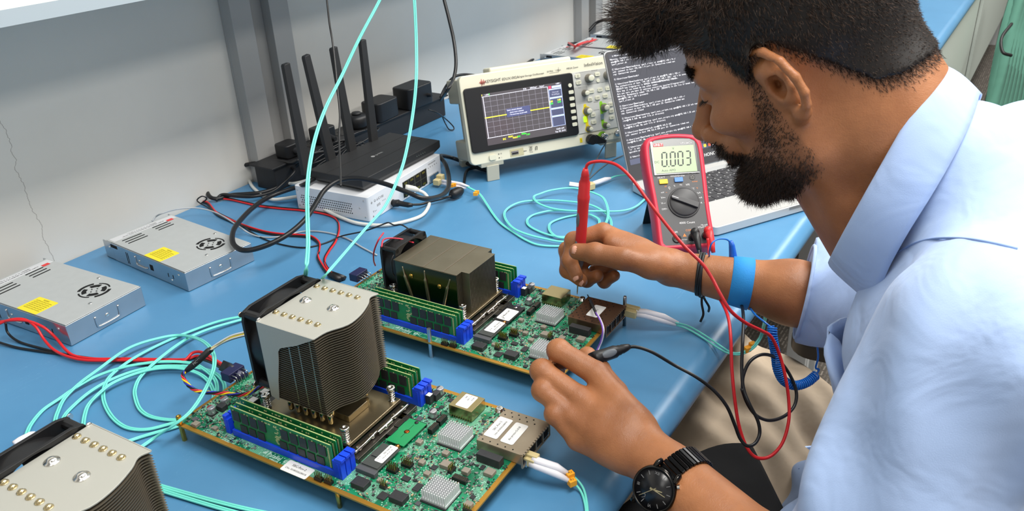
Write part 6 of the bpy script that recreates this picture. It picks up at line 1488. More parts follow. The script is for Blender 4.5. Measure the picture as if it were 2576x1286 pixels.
# ---- hair, beard, brows: a dark cap surface plus thousands of short strands
M_HAIR = mat('hair_dark_brown', (24, 19, 17), .42, spec=.35); M_HAIR2 = mat('hair_warm_brown', (58, 42, 32), .5, spec=.3)
rng = np.random.default_rng(4)
Hc = Field()      # hair volume
quiff = [(8.6, 0, 9.2, 2.6), (10.6, 1.5, 9.4, 2.7), (10.4, -2.0, 9.6, 2.6), (12.0, 0.3, 8.2, 2.2), (6.5, 3.2, 9.6, 2.7), (6.6, -3.2, 9.8, 2.6), (11.4, 2.8, 8.8, 1.8), (9.2, 3.6, 9.4, 2.0), (2.5, 0, 12.0, 3.0), (12.6, -1.8, 8.8, 1.8)]
def capF(p):
    q = to_head(p); base = Hd(p) - (.0035 + .004 * np.clip((q[:, 2] - 5) / 4, 0, 1))
    lump = .0005 * (np.sin(q[:, 0] * 9 + q[:, 2] * 5) + np.sin(q[:, 1] * 8 - q[:, 2] * 7) + np.sin(q[:, 2] * 11 + q[:, 0] * 3))
    d = np.maximum(base + lump * np.clip((q[:, 2] - 7) / 3, 0, 1), -hair_mask(q) * .01 * .7 + .001)
    d = np.where(np.abs(q[:, 1]) > 8.6, .05, d)
    for x, y, z, r in quiff:
        w = np.linalg.norm(q - A3(x, y, z), axis=1) - r; d = smin(d, w * .01 + lump * 2.2, .008)
    return d
Pc, Qc = surface_net(capF, .0030, HP - .16, HP + .19, post=1)
cap = kid(mesh_np('hair', Pc, Qc, [M_HAIR]))
def normals(F, P, e=.001):
    G = np.stack([F(P + A3(e, 0, 0)) - F(P - A3(e, 0, 0)), F(P + A3(0, e, 0)) - F(P - A3(0, e, 0)), F(P + A3(0, 0, e)) - F(P - A3(0, 0, e))], 1)
    return G / np.maximum(np.linalg.norm(G, axis=1), 1e-9)[:, None]
def strands(name, R0, D0, L, w, mats, curl=0.0, parent=None, seg=3, droop=None):
    n = len(R0); pts = [R0]; d = D0.copy()
    for s_ in range(seg):
        d = d + rng.normal(0, curl, d.shape)
        if droop is not None: d = d + droop
        d /= np.linalg.norm(d, axis=1)[:, None]; pts.append(pts[-1] + d * (L / seg)[:, None])
    side = np.cross(D0, rng.normal(0, 1, D0.shape)); side /= np.maximum(np.linalg.norm(side, axis=1), 1e-9)[:, None]; s2 = np.cross(D0, side)
    V_ = []
    for k, pk in enumerate(pts[:-1]):
        ww = w * (1 - .25 * k)
        for a in range(3):
            an = 2 * pi * a / 3; V_.append(pk + (side * cos(an) + s2 * sin(an)) * ww)
    V_.append(pts[-1]); V_ = np.stack(V_, 1); m = V_.shape[1]; base_ = np.arange(n)[:, None] * m; F_ = []
    for k in range(seg - 1):
        for a in range(3): F_.append([k * 3 + a, k * 3 + (a + 1) % 3, (k + 1) * 3 + (a + 1) % 3, (k + 1) * 3 + a])
    quads = (base_[:, :, None] + np.array(F_)[None]).reshape(-1, 4)
    tri = [[(seg - 1) * 3 + a, (seg - 1) * 3 + (a + 1) % 3, m - 1, m - 1] for a in range(3)]
    tq = (base_[:, :, None] + np.array(tri)[None]).reshape(-1, 4)[:, :3]
    me = bpy.data.meshes.new(name); VV = V_.reshape(-1, 3)
    me.vertices.add(len(VV)); me.vertices.foreach_set('co', VV.astype(np.float32).ravel())
    tot = quads.size + tq.size; me.loops.add(tot); me.loops.foreach_set('vertex_index', np.concatenate([quads.ravel(), tq.ravel()]).astype(np.int32))
    npoly = len(quads) + len(tq); me.polygons.add(npoly)
    st = np.concatenate([np.arange(len(quads)) * 4, quads.size + np.arange(len(tq)) * 3]).astype(np.int32); me.polygons.foreach_set('loop_start', st)
    me.polygons.foreach_set('loop_total', np.concatenate([np.full(len(quads), 4), np.full(len(tq), 3)]).astype(np.int32))
    me.polygons.foreach_set('use_smooth', np.full(npoly, True)); me.update(calc_edges=True)
    for m_ in mats: me.materials.append(m_)
    mi = np.repeat(rng.integers(0, len(mats), n), quads.shape[0] // n); me.polygons.foreach_set('material_index', np.concatenate([mi, np.repeat(rng.integers(0, len(mats), n), 3)]).astype(np.int32))
    o = bpy.data.objects.new(name, me); C.objects.link(o); kid(o)
    if parent: o.parent = parent; o.matrix_local = Matrix()
    return o
fldF = lambda q: (HM @ q.T).T
# strands on the side/back hair cap
qc = to_head(Pc); hmv = hair_mask(qc); Nc = normals(capF, Pc)
pick = rng.choice(np.where((hmv > -.4) & (qc[:, 1] > -4))[0], 30000)
R0 = Pc[pick] - Nc[pick] * .001; qq = qc[pick]
flow = np.stack([np.where(qq[:, 0] > 4, .5, -.25), np.zeros(len(qq)), np.where(qq[:, 0] > 4, -.15, -.9)], 1)
D0 = fldF(flow) * .9 + Nc[pick] * .75; D0 /= np.linalg.norm(D0, axis=1)[:, None]
L = np.interp(qq[:, 2], [-4, 2, 7, 11], [.0028, .0045, .010, .020]) * rng.uniform(.6, 1.3, len(qq))
strands('hair_strands', R0, D0, L, .00026, [M_HAIR, M_HAIR2, M_HAIR2, mat('hair_grey_brown', (84, 64, 50), .5)], .20, cap)
# short fading hairs below the hairline
cand = np.where(inh & (hair_mask(qh) > -1.3) & (hair_mask(qh) < .3) & (np.abs(qh[:, 1]) < 7.6) & (qh[:, 1] > -3) & (qh[:, 0] < 8))[0]
if len(cand):
    pick = rng.choice(cand, 6000); keep_ = rng.random(6000) < np.clip((hair_mask(qh[pick]) + 1.3) / 1.3, 0, 1) ** 1.5; pick = pick[keep_]
    R0 = P[pick] + rng.normal(0, .0007, (len(pick), 3)); Nn = normals(bodyF, R0); D0 = fldF(np.tile(A3(-.15, 0, -1.0), (len(pick), 1))) * .8 + Nn * .45; D0 /= np.linalg.norm(D0, axis=1)[:, None]
    strands('hair_strands', R0 - Nn * .0004, D0, rng.uniform(.002, .0045, len(pick)), .00020, [M_HAIR, M_HAIR2], .18, cap)
# frizzy ends round the quiff
ctr = np.array([(x, y, z) for x, y, z, r in quiff]); rad = np.array([r for *_, r in quiff])
idx = rng.integers(0, len(quiff), 5200); dirs = rng.normal(0, 1, (5200, 3)); dirs /= np.linalg.norm(dirs, axis=1)[:, None]
R0 = HP + (fldF((ctr[idx] + dirs * rad[idx][:, None] * .9))) * .01; D0 = fldF(dirs * .6 + rng.normal(0, .5, dirs.shape) + A3(.25, 0, -.35)); D0 /= np.linalg.norm(D0, axis=1)[:, None]
strands('hair_strands', R0, D0, rng.uniform(.008, .030, len(R0)), .00024, [M_HAIR], .45, cap, seg=4)
# beard
Nb = None
cand = np.where((bm > .02) & inh)[0]; qb = qh[cand]
wgt = np.clip(bm[cand], .03, 1) * (.22 + 1.5 * np.clip((-qb[:, 2] - 2) / 6, 0, 1) + 1.2 * np.clip((qb[:, 0] - 5) / 4, 0, 1) + .9 * ((qb[:, 0] < 4.2) & (qb[:, 2] > -4))); wgt /= wgt.sum()
pick = rng.choice(cand, 19000, p=wgt); R0 = P[pick]; Nn = normals(bodyF, R0); qb = qh[pick]
R0 = R0 + rng.normal(0, .0007, R0.shape)
flow = np.stack([.25 + .2 * (qb[:, 0] > 6), 0 * qb[:, 0], -1 + 0 * qb[:, 0]], 1)
D0 = fldF(flow) * .75 + Nn * .7; D0 /= np.linalg.norm(D0, axis=1)[:, None]
dens = np.clip((-qb[:, 2] - 4.0) / 4, 0, 1) * np.clip((qb[:, 0] - 1.5) / 4, .15, 1)
L = (.0026 + .0085 * dens) * rng.uniform(.6, 1.3, len(qb)); L = np.where((qb[:, 0] > 8.2) & (qb[:, 2] > -5.4), .007, L)
beard = strands('beard', R0 - Nn * .0006, D0, L, .00030, [M_HAIR, M_HAIR2, mat('beard_brown', (72, 50, 36), .5)], .25)
# brow and lashes
def along(a, b, n, sp): 
    t_ = rng.random(n)[:, None]; return (A3(*a) * (1 - t_) + A3(*b) * t_) + rng.normal(0, 1, (n, 3)) * A3(*sp)
for s in (1, -1):
    q0 = along((9.4, s * 1.3, 3.6), (6.9, s * 5.2, 3.7), 500, (.15, .1, .26)); W0 = HP + fldF(q0) * .01
    for _ in range(3): W0 = W0 - normals(bodyF, W0) * bodyF(W0)[:, None]
    N0 = normals(bodyF, W0); D0 = fldF(np.tile(A3(-.5, s * .6, .1), (500, 1))) + N0 * .5; D0 /= np.linalg.norm(D0, axis=1)[:, None]
    strands('eyebrow', W0, D0, rng.uniform(.005, .009, 500), .00030, [M_HAIR], .15)
    t_ = np.linspace(0, 1, 46)[:, None]; q0 = A3(8.25, s * 2.1, 1.05) * (1 - t_) + A3(7.35, s * 4.35, 1.0) * t_ + A3(.35, 0, -.1) * np.sin(t_ * pi); W0 = HP + fldF(q0) * .01
    D0 = fldF(np.tile(A3(.9, s * .25, -.35), (46, 1)) + rng.normal(0, .1, (46, 3))); D0 /= np.linalg.norm(D0, axis=1)[:, None]
    strands('eyelashes', W0, D0, np.full(46, .0095), .00022, [M_HAIR], .05)

# ---- shirt
M_SHIRT = bpy.data.materials.new('light_blue_cotton'); M_SHIRT.use_nodes = True; nt = M_SHIRT.node_tree; bs = nt.nodes['Principled BSDF']
bs.inputs['Base Color'].default_value = srgb(168, 192, 232); bs.inputs['Roughness'].default_value = .8; bs.inputs['Sheen Weight'].default_value = .15
tc = nt.nodes.new('ShaderNodeTexCoord'); n2 = nt.nodes.new('ShaderNodeTexNoise'); n2.inputs['Scale'].default_value = 14; n2.inputs['Detail'].default_value = 3; n2.inputs['Distortion'].default_value = .8; nt.links.new(tc.outputs['Object'], n2.inputs['Vector'])
n3 = nt.nodes.new('ShaderNodeTexNoise'); n3.inputs['Scale'].default_value = 1400; nt.links.new(tc.outputs['Object'], n3.inputs['Vector'])
bu = nt.nodes.new('ShaderNodeBump'); bu.inputs['Strength'].default_value = .5; bu.inputs['Distance'].default_value = .010; nt.links.new(mth(nt, 'MULTIPLY_ADD', n3.outputs['Fac'], .02, n2.outputs['Fac']), bu.inputs['Height']); nt.links.new(bu.outputs[0], bs.inputs['Normal'])
Sh = Field()
Sh.add(el((.385, -.385, .070), (.178, .108, .230)), .03).add(el((.405, -.385, -.10), (.172, .112, .15)), .05)
Sh.add(rc((.245, -.372, .240), (.530, -.362, .238), .060), .045).add(rc((.377, -.345, .270), (.377, -.322, .292), .076, .064), .04)
Sh.add(el((.42, -.320, -.145), (.155, .105, .080)), .04).add(rc((.310, -.325, .17), (.45, -.320, .17), .052), .05)
Sh.add(rc(ShL + A3(0, 0, .0), ShL * .45 + ElL * .55, .068, .066), .035).add(rc(ShL * .45 + ElL * .55, ElL * .9 + ShL * .1, .066, .060), .02)
Sh.add(rc(ShR, ElR + A3(-.004, -.005, .02), .066, .056), .035).add(rc(ElR + A3(-.004, -.005, .018), ElR + (WrR - ElR) * .42, .057, .054), .025)
cutN = (WrR - ElR) / np.linalg.norm(WrR - ElR); cutP = ElR + (WrR - ElR) * .325
armdirL = (ElL - ShL) / np.linalg.norm(ElL - ShL)
def shirtF(p):
    d = Sh(p)
    x, y, z = p[:, 0], p[:, 1], p[:, 2]
    # sleeve folds running from the shoulder toward the crook, torso folds hanging from the chest
    u = (p - ShL) @ armdirL
    f1 = (np.sin(y * 78 + x * 30 - z * 14 + 1.8 * np.sin(z * 13 + x * 9)) + .5 * np.sin(y * 135 - x * 60 + z * 31)) * np.clip(1 - np.abs(x - .17) / .17, 0, 1) * np.clip((.33 - z) / .10, 0, 1) * .0062
    f2 = np.sin(x * 70 - z * 26 + 2.2 * np.sin(y * 17 + z * 9)) * np.clip((x - .24) / .1, 0, 1) * np.clip((.24 - z) / .1, 0, 1) * .0070
    f3 = np.sin((x + y) * 75 + z * 50) * np.clip((x - .50) / .05, 0, 1) * .0045
    f4 = np.sin(z * 75 + x * 30 + 1.5 * np.sin(x * 40)) * np.clip((-.02 - z) / .08, 0, 1) * .0075
    d = d + f1 + f2 + f3 + f4
    q = (p - cutP) @ cutN; near = np.linalg.norm(p - cutP, axis=1) < .085
    d = np.where(near & (q > -.05), np.maximum(d, q), d)
    # opening in front of the throat and round the neck
    nk = (p - A3(.377, -.262, .285)) @ A3(0, .925, .38); rad_ = np.linalg.norm((p - A3(.377, -.262, .285)) - nk[:, None] * A3(0, .925, .38), axis=1)
    return smax(d, np.where(nk > -.012, .066 - rad_, -1), .004) if False else d
lo, hi = Sh.bb()
Ps, Qs = surface_net(shirtF, .0036, lo, hi, post=1)
shirt = kid(mesh_np('shirt', Ps, Qs, [M_SHIRT]))
def on_shirt(W, off=.0015):
    W = np.array(W, dtype=float).reshape(-1, 3)
    for _ in range(6): W = W - normals(shirtF, W) * shirtF(W)[:, None]
    return W + normals(shirtF, W) * off
# collar: stand plus turned-down leaf with long points
M_COL = M_SHIRT
cc = A3(.3770, -.2630, .2920); e1 = A3(.0015, -.0270, .0840); e2 = A3(-.0670, 0, 0); nn = A3(0, .952, .306); nn /= np.linalg.norm(nn)
N_ = 44; rowA, rowB, rowC, rowD, rowE = [], [], [], [], []
for i in range(N_ + 1):
    th = radians(192 + (528 - 192) * i / N_)      # from the throat on his left round the nape to the throat on his right
    c_, s_ = cos(th), sin(th)
    fr = max(0, -c_)                              # 1 at the throat, 0 at the nape
    rad = e1 * c_ + e2 * -s_
    top = cc + rad; rn = rad / np.linalg.norm(rad)
    rowA.append(top - nn * .030); rowB.append(top - nn * .004); rowC.append(top + rn * .006 + nn * .001)
    ln = .038 + .030 * fr ** 3 + .010 * abs(s_); tp = top + rn * (.016 - .008 * max(0, c_) - .004 * abs(s_)) - nn * ln * (.88) + A3(0, 0, -.010) * fr + A3(0, 0, -.012) * max(0, c_)
    rowE.append(tp); rowD.append((top + rn * (.014 - .008 * max(0, c_)) - nn * ln * .42))
rows_ = [rowA, rowB, rowC, rowD, rowE]; b = MB(); vs = [tuple(p) for r_ in rows_ for p in r_]
b.add(vs, [(k * (N_ + 1) + i, k * (N_ + 1) + i + 1, (k + 1) * (N_ + 1) + i + 1, (k + 1) * (N_ + 1) + i) for k in range(4) for i in range(N_)], True)
col = b.build('collar', M_COL, sub=2); sd = col.modifiers.new('thick', 'SOLIDIFY'); sd.thickness = .0022; sd.offset = 0; kid(col)
# cuff hems, placket, pocket
b = MB(); ax = V3(cutN); u1 = np.cross(ax, A3(0, 0, 1)); u1 /= np.linalg.norm(u1); u2 = np.cross(ax, u1); ring = []
for i in range(48):
    a_ = 2 * pi * i / 48; dirn = u1 * cos(a_) + u2 * sin(a_); r_ = .02
    for _ in range(14):
        r_ += -Sh((cutP - ax * .004 + dirn * r_)[None])[0]
    ring.append(Vector(cutP + dirn * r_))
b.tube(ring, .0022, 8, closed=True); kid(b.build('sleeve_hem', M_COL))
def cast(u, v, F, t0=.3, t1=1.4):
    """first point of the lens ray through a pixel that lies on a surface (None when it misses)"""
    o = V3(CAM_P); d = V3(ray(u, v)); L_ = np.linalg.norm(d); t = t0
    for _ in range(140):
        q = F((o + d * t)[None])[0]
        if q < .0004: return o + d * t
        t += max(q, .0006) * .7 / L_
        if t > t1: return None
    return None
def seam(pixels, r=.0009, name='seam'):
    pts = [cast(u, v, shirtF) for u, v in pixels]; pts = [Vector(p) for p in pts if p is not None]
    if len(pts) > 2: kid(MB().tube(smooth_path(pts, 5), r, 6).build(name, mat('seam_blue', (134, 160, 208), .8)))
seam([(2236, 652), (2262, 632), (2300, 612), (2345, 601), (2400, 599), (2450, 603), (2510, 614), (2560, 626)])
seam([(2010, 1180), (2030, 1168), (2060, 1160), (2085, 1158)])
pk = []
for i in range(9):
    for j in range(7): pk.append((.290 + .095 * i / 8, -.22, .050 + .105 * j / 6))
W = on_shirt(pk, .0030)
for k in range(63):
    bl_ = sin(pi * (k // 7) / 8) * sin(pi * min(1, (k % 7 + .6) / 6) * .62); W[k] = W[k] + A3(-.004, .020, .002) * bl_
b = MB(); b.add([tuple(p) for p in W], [(i * 7 + j, (i + 1) * 7 + j, (i + 1) * 7 + j + 1, i * 7 + j + 1) for i in range(8) for j in range(6)], True)
pc = b.build('chest_pocket', M_COL, sub=1); sd = pc.modifiers.new('thick', 'SOLIDIFY'); sd.thickness = .002; kid(pc)
tabp = cast(2075, 1135, shirtF)
if tabp is not None:
    q0 = Vector(tabp); 
    fl = [q0, Vector(at(2062, 1122, depth_of(q0) - .006)), Vector(at(2028, 1126, depth_of(q0) - .008)), Vector(at(2046, 1140, depth_of(q0) - .004)), Vector(at(2074, 1150, depth_of(q0) - .002))]
    b = MB(); b.add([tuple(p) for p in fl], [(0, 1, 2, 3, 4)]); o = b.build('placket_tab', M_COL); sd = o.modifiers.new('t', 'SOLIDIFY'); sd.thickness = .0016; kid(o)
    bp = cast(2072, 1160, shirtF)
    if bp is not None: kid(MB().lathe([(.0050, 0), (.0052, .0012), (.0040, .0018), (.0034, .0012), (0, .0012)], bp, CAM_P - Vector(bp), 16).build('shirt_button', mat('button_grey', (150, 156, 168), .3)))
# ---- trousers
M_TR = mat('beige_cotton', (182, 164, 142), .85, bump=(9, .6, .012))
Tr = Field()
Tr.add(rc((.37, -.40, -.195), (.60, .03, -.205), .080, .066), .03).add(rc((.50, -.40, -.18), (.70, .01, -.162), .078, .066), .035).add(el((.43, -.42, -.19), (.17, .12, .11)), .05)
Tr.add(rc((.60, .03, -.205), (.58, .055, -.66), .064, .056), .03).add(rc((.70, .01, -.165), (.74, .035, -.66), .064, .056), .03)
def trF(p):
    x, y, z = p[:, 0], p[:, 1], p[:, 2]; a = x * .45 - y * .3
    return Tr(p) + .0028 * np.sin(x * 130 - y * 95 + 2.0 * np.sin(y * 31 + z * 24)) + .0050 * np.sin(x * 52 - y * 40 + 2.4 * np.sin(y * 15 + z * 14)) + .0052 * np.sin(z * 46 + x * 34 + 1.5 * np.sin(y * 30)) * np.clip((.12 + y) * 6, 0, 1)
lo, hi = Tr.bb(); Pt, Qt = surface_net(trF, .0050, lo, hi, post=1); kid(mesh_np('trousers', Pt, Qt, [M_TR]))
for x_, y_ in ((.58, .09), (.74, .07)):
    b = MB(); b.ball((x_, y_, -.70), .05, 20, (.9, 2.3, .9)); o = b.build('shoe', M_BLACK); kid(o)
    o.data.transform(Matrix.Identity(4))
    for v in o.data.vertices: v.co.z = max(v.co.z, -TABLE + .0005)

# ---- chair
ch = thing('office_chair', 'black office chair under the seated man, its armrest pad showing below his wrist', 'chair', (.50, -.36, -TABLE)); KC = T(-.50, .36, TABLE)
M_FAB = mat('black_seat_fabric', (15, 15, 17), .9)
b = MB().tf(KC @ T(.48, -.32, 0) @ Rz(-.30)); b.prism(rrect(-.24, .24, -.22, .22, .09, 8), -.345, -.285); b.build('seat', M_FAB, ch, bevel=.02, seg=4)
b = MB().tf(KC); b.tube(smooth_path([(.42, -.50, -.32), (.40, -.545, -.25), (.39, -.56, -.05), (.385, -.555, .02)], 6), .018, 8, flat=(1, 2)); b.build('back_support', M_BLACK, ch)
b = MB().tf(KC @ T(.385, -.545, -.02) @ Rz(0.0)); b.prism(rrect(-.20, .20, -.02, .02, .018), -.14, .16); b.build('backrest', M_FAB, ch, bevel=.012, seg=3)
b = MB().tf(KC); b.cyl((.56, -.26, -.345), (.56, -.26, -.62), .028, n=20); b.build('gas_lift', M_BLACK, ch)
for k in range(5):
    a_ = k * 2 * pi / 5 + .3; e_ = Vector((.56 + .27 * cos(a_), -.26 + .27 * sin(a_), -.665)); MB().tf(KC).tube([(.56, -.26, -.63), e_], [.026, .016], 8).build('base_arm', M_BLACK, ch)
    MB().tf(KC).cyl(e_ + Vector((-.012, 0, -.047)), e_ + Vector((.012, 0, -.047)), .0272, n=16).build('caster', M_BLACK, ch)
pad = [(.29, -.062), (.36, -.076), (.427, -.098), (.462, -.118), (.480, -.140), (.483, -.156), (.470, -.168), (.391, -.225), (.31, -.285), (.24, -.27), (.20, -.20), (.22, -.10)]
b = MB().tf(KC); b.prism([(p.x, p.y) for p in smooth_path([(x_, y_, 0) for x_, y_ in pad], 3, closed=True)], -.150, -.120); b.build('armrest', M_FAB, ch, bevel=.006, seg=3)
MB().tf(KC).tube([(.34, -.20, -.150), (.35, -.24, -.24), (.40, -.26, -.31)], .016, 10).build('armrest_post', M_BLACK, ch)
b = MB().tf(KC); b.tube(smooth_path([(.74, -.36, -.31), (.79, -.36, -.24), (.745, -.33, -.10), (.70, -.30, -.086)], 6), .014, 8); b.build('armrest_post', M_BLACK, ch)
b = MB().tf(KC @ T(.695, -.265, 0) @ Rz(.1)); b.prism(rrect(-.04, .04, -.12, .12, .03), -.088, -.062); b.build('armrest', M_BLACK, ch, bevel=.006, seg=3)
# ================================================================ things worn and held
def frame_from(o, x, n):
    n = Vector(n).normalized(); x = Vector(x); x = (x - n * x.dot(n)).normalized(); y = n.cross(x)
    M = Matrix(((x.x, y.x, n.x, o[0]), (x.y, y.y, n.y, o[1]), (x.z, y.z, n.z, o[2]), (0, 0, 0, 1))); return M
def body_ring(c, axis, F, off=.001, n=40, r0=.012):
    """closed loop lying on the skin round a limb"""
    c = V3(c); ax = V3(axis) / np.linalg.norm(V3(axis)); u1 = np.cross(ax, A3(0, 0, 1)); u1 /= np.linalg.norm(u1); u2 = np.cross(ax, u1); out = []
    for i in range(n):
        a_ = 2 * pi * i / n; d_ = u1 * cos(a_) + u2 * sin(a_); r_ = r0
        for _ in range(16): r_ -= F((c + d_ * r_)[None])[0]
        out.append(Vector(c + d_ * (r_ + off)))
    return out
def band(rings, th):
    """closed strap through several loops"""
    b = MB(); n = len(rings[0]); vs = [tuple(p) for r_ in rings for p in r_]
    b.add(vs, [(k * n + i, k * n + (i + 1) % n, (k + 1) * n + (i + 1) % n, (k + 1) * n + i) for k in range(len(rings) - 1) for i in range(n)], True)
    return b
axL = (ElL - WrL) / np.linalg.norm(ElL - WrL); axR = (ElR - WrR) / np.linalg.norm(ElR - WrR)
# watch
wc = V3(at(1668, 1224, .715)); cen = WrL + axL * ((wc - WrL) @ axL)
wt = thing('wristwatch', 'black round wristwatch with link bracelet on the left wrist of the man', 'watch', tuple(cen)); KW = T(*[-c for c in cen])
nrm = wc - cen; nrm = Vector(nrm).normalized(); 
hit = cen.copy(); r_ = .02
for _ in range(20): r_ -= bodyF((cen + V3(nrm) * r_)[None])[0]
fc = Vector(cen) + nrm * (r_ + .0045)
nrm = (nrm * .75 + (CAM_P - fc).normalized() * .55).normalized()
FM = KW @ frame_from(fc, Vector(axL), nrm)
MB().tf(FM).lathe([(.0150, -.0045), (.0195, -.0035), (.0205, 0), (.0200, .0030), (.0192, .0042), (.0184, .0044), (.0180, .0034)], n=48).build('case', mat('gunmetal', (58, 56, 54), .18, 1.0), wt)
dl = MB().tf(FM).lathe([(.0182, .0030), (.0182, .0035), (0, .0035)], n=48).build('dial', mat('dial_black', (20, 20, 23), .25), wt)
b = MB().tf(FM)
for k in range(12):
    a_ = k * pi / 6 + .35
    if k in (0, 3, 6, 9) and k != 9: b.text({0: 'XII', 3: 'III', 6: 'VI'}[k], .0036, Rz(a_) @ T(0, .0142, .0036))
    else: b.tf(FM @ Rz(a_)); b.box(-.00025, .00025, .0125, .0160, .0035, .0037); b.tf(FM)
b.tube(smooth_path([(-.0060, -.0105, .0036), (-.0040, -.0080, .0036), (-.0025, -.0100, .0036), (-.0045, -.0125, .0036)], 4), .00025, 4)
b.build('hour_marks', mat('mark_silver', (150, 150, 152), .3, .6), dl)
for a_, l_, w_ in ((-1.15, .0085, .0007), (-1.42, .0120, .0005), (2.62, .0145, .00025)):
    b = MB().tf(FM @ Rz(a_)); b.prism([(-w_, -.003), (w_, -.003), (w_ * .5, l_), (-w_ * .5, l_)], .0038, .0041); b.build('hand', mat('hand_pale_gold', (206, 196, 160), .25, .9), dl)
MB().tf(FM).cyl((.0150, .0150, 0), (.0166, .0166, 0), .0022, n=14).build('crown', M_CHROME, wt)
for sy in (-1, 1):
    for sx in (-1, 1): MB().tf(FM).tube(smooth_path([(sx * .0105, sy * .0160, .0010), (sx * .0105, sy * .0205, .0005), (sx * .0100, sy * .0225, -.0030)], 4), .0024, 8).build('lug', _M['gunmetal'], wt)
rr = body_ring(cen, axL, bodyF, .0010, 44)
for i in range(44):
    p = rr[i]; q = rr[(i + 1) % 44]; out_ = (p - Vector(cen)).normalized()
    if out_.dot(Vector(V3(wc - cen)).normalized()) > .80: continue
    Mk = KW @ frame_from((p + q) / 2, Vector(axL), out_); l_ = (q - p).length
    MB().tf(Mk).box(-.0098, .0098, -l_ * .46, l_ * .46, 0, .0030).build('bracelet_link', mat('link_black', (26, 26, 28), .2, .8), wt, bevel=.0006)
# black knotted string on the right wrist
c_ = WrR + axR * .030
st = thing('string_bracelet', 'knotted black string bracelet hanging from the right wrist', 'bracelet', tuple(c_)); KS = T(*[-c for c in c_])
for k, (o_, t_) in enumerate(((-.0015, .08), (.001, .04), (.003, .12))):
    rg = body_ring(WrR + axR * (.030 + o_), V3(Vector(axR)) + A3(0, t_ * .4, t_), bodyF, .0012, 36); MB().tf(KS).tube(rg, .0018, 7, closed=True).build('string', M_BLACK, st)
kp = min(rg, key=lambda p: p.z); MB().tf(KS).ball(kp + Vector((0, 0, -.002)), .0048, 12, (1.2, 1, .8)).build('knot', M_BLACK, st)
for dx in (-.004, .007): MB().tf(KS).tube(smooth_path([kp, kp + Vector((dx, -.002, -.012)), kp + Vector((dx * 1.8, -.006, -.024)), kp + Vector((dx * 2.6, -.004, -.034))], 5), .0016, 6).build('string_end', M_BLACK, st)
# blue elastic wrist strap with snap and coil cord
bc = V3(at(1862, 712, .985)); tB = (bc - WrR) @ axR
M_BAND = mat('band_blue', (36, 146, 222), .75, bump=(700, .5, .0005))
bt = thing('wrist_strap', 'bright blue elastic antistatic strap round the right forearm', 'wrist strap', tuple(WrR + axR * tB)); KB = T(*[-c for c in (WrR + axR * tB)])
axT = V3(Vector(axR)) + A3(.10, 0, .0)
rings = [body_ring(WrR + axR * (tB + o_), axT, bodyF, f_, 48) for o_, f_ in ((-.0125, .0002), (-.0118, .0016), (0, .0018), (.0118, .0016), (.0125, .0002))]
band([[KB @ p for p in r_] for r_ in rings], 0).build('elastic_band', M_BAND, bt)
dS = depth_of(rings[2][0])
snap = lift([(1846, 662, 'd', 1.000), (1844, 645, 'd', .998), (1841, 618, 'd', .995), (1838, 607, 'd', .993)]); MB().tf(KB).tube(snap, [.0048, .0048, .0036, .0026], 12).build('snap_plug', mat('strap_blue', (20, 96, 200), .35), bt)
MB().tf(KB).tube(smooth_path(lift([(1838, 610, 'd', .994), (1826, 602, 'd', .990), (1806, 602, 'd', .985), (1791, 612, 'd', .98), (1785, 630, 'd', .985), (1784, 652, 'd', 1.0)]), 8), .0010, 7).build('thin_cord', M_CBLU, bt)
cl = thing('coiled_cord', 'blue coiled antistatic cord hanging beside the red lead below the forearm', 'cord')
cpath = smooth_path(lift([(1943, 822, 'd', .93), (1944, 850, 'd', .93), (1951, 890, 'd', .935), (1957, 930, 'd', .94), (1972, 958, 'd', .945), (2000, 970, 'd', .95), (2030, 962, 'd', .955), (2054, 943, 'd', .96)]), 40)
pts = []; acc = 0
for j, p in enumerate(cpath):
    if j: acc += (p - cpath[j - 1]).length
    tt = (cpath[min(j + 1, len(cpath) - 1)] - cpath[max(j - 1, 0)]).normalized(); s1 = tt.cross(Vector((.3, .9, .2))).normalized(); s2 = s1.cross(tt); pts += [(p, s1, s2, acc)]
fine = []
for j in range(len(pts) - 1):
    for q_ in range(4):
        f_ = q_ / 4; p = pts[j][0].lerp(pts[j + 1][0], f_); a_ = (pts[j][3] * (1 - f_) + pts[j + 1][3] * f_) / .0026 * 2 * pi; fine.append(p + (pts[j][1] * cos(a_) + pts[j][2] * sin(a_)) * .0047)
MB().tube(fine, .0011, 5).build('coil', M_CBLU, cl)
MB().tube(smooth_path(lift([(1943, 826, 'd', .93), (1920, 808, 'd', .935), (1900, 792, 'd', .95), (1886, 774, 'd', .98)]), 6), .0012, 6).build('straight_end', M_CBLU, cl)
MB().tube(smooth_path(lift([(2054, 943, 'd', .96), (2060, 930, 'd', .96), (2052, 925, 'd', .96), (2058, 900, 'd', .955), (2056, 870, 'd', .955), (2054, 845, 'd', .955)]), 6), .0012, 6).build('straight_end', M_CBLU, cl)
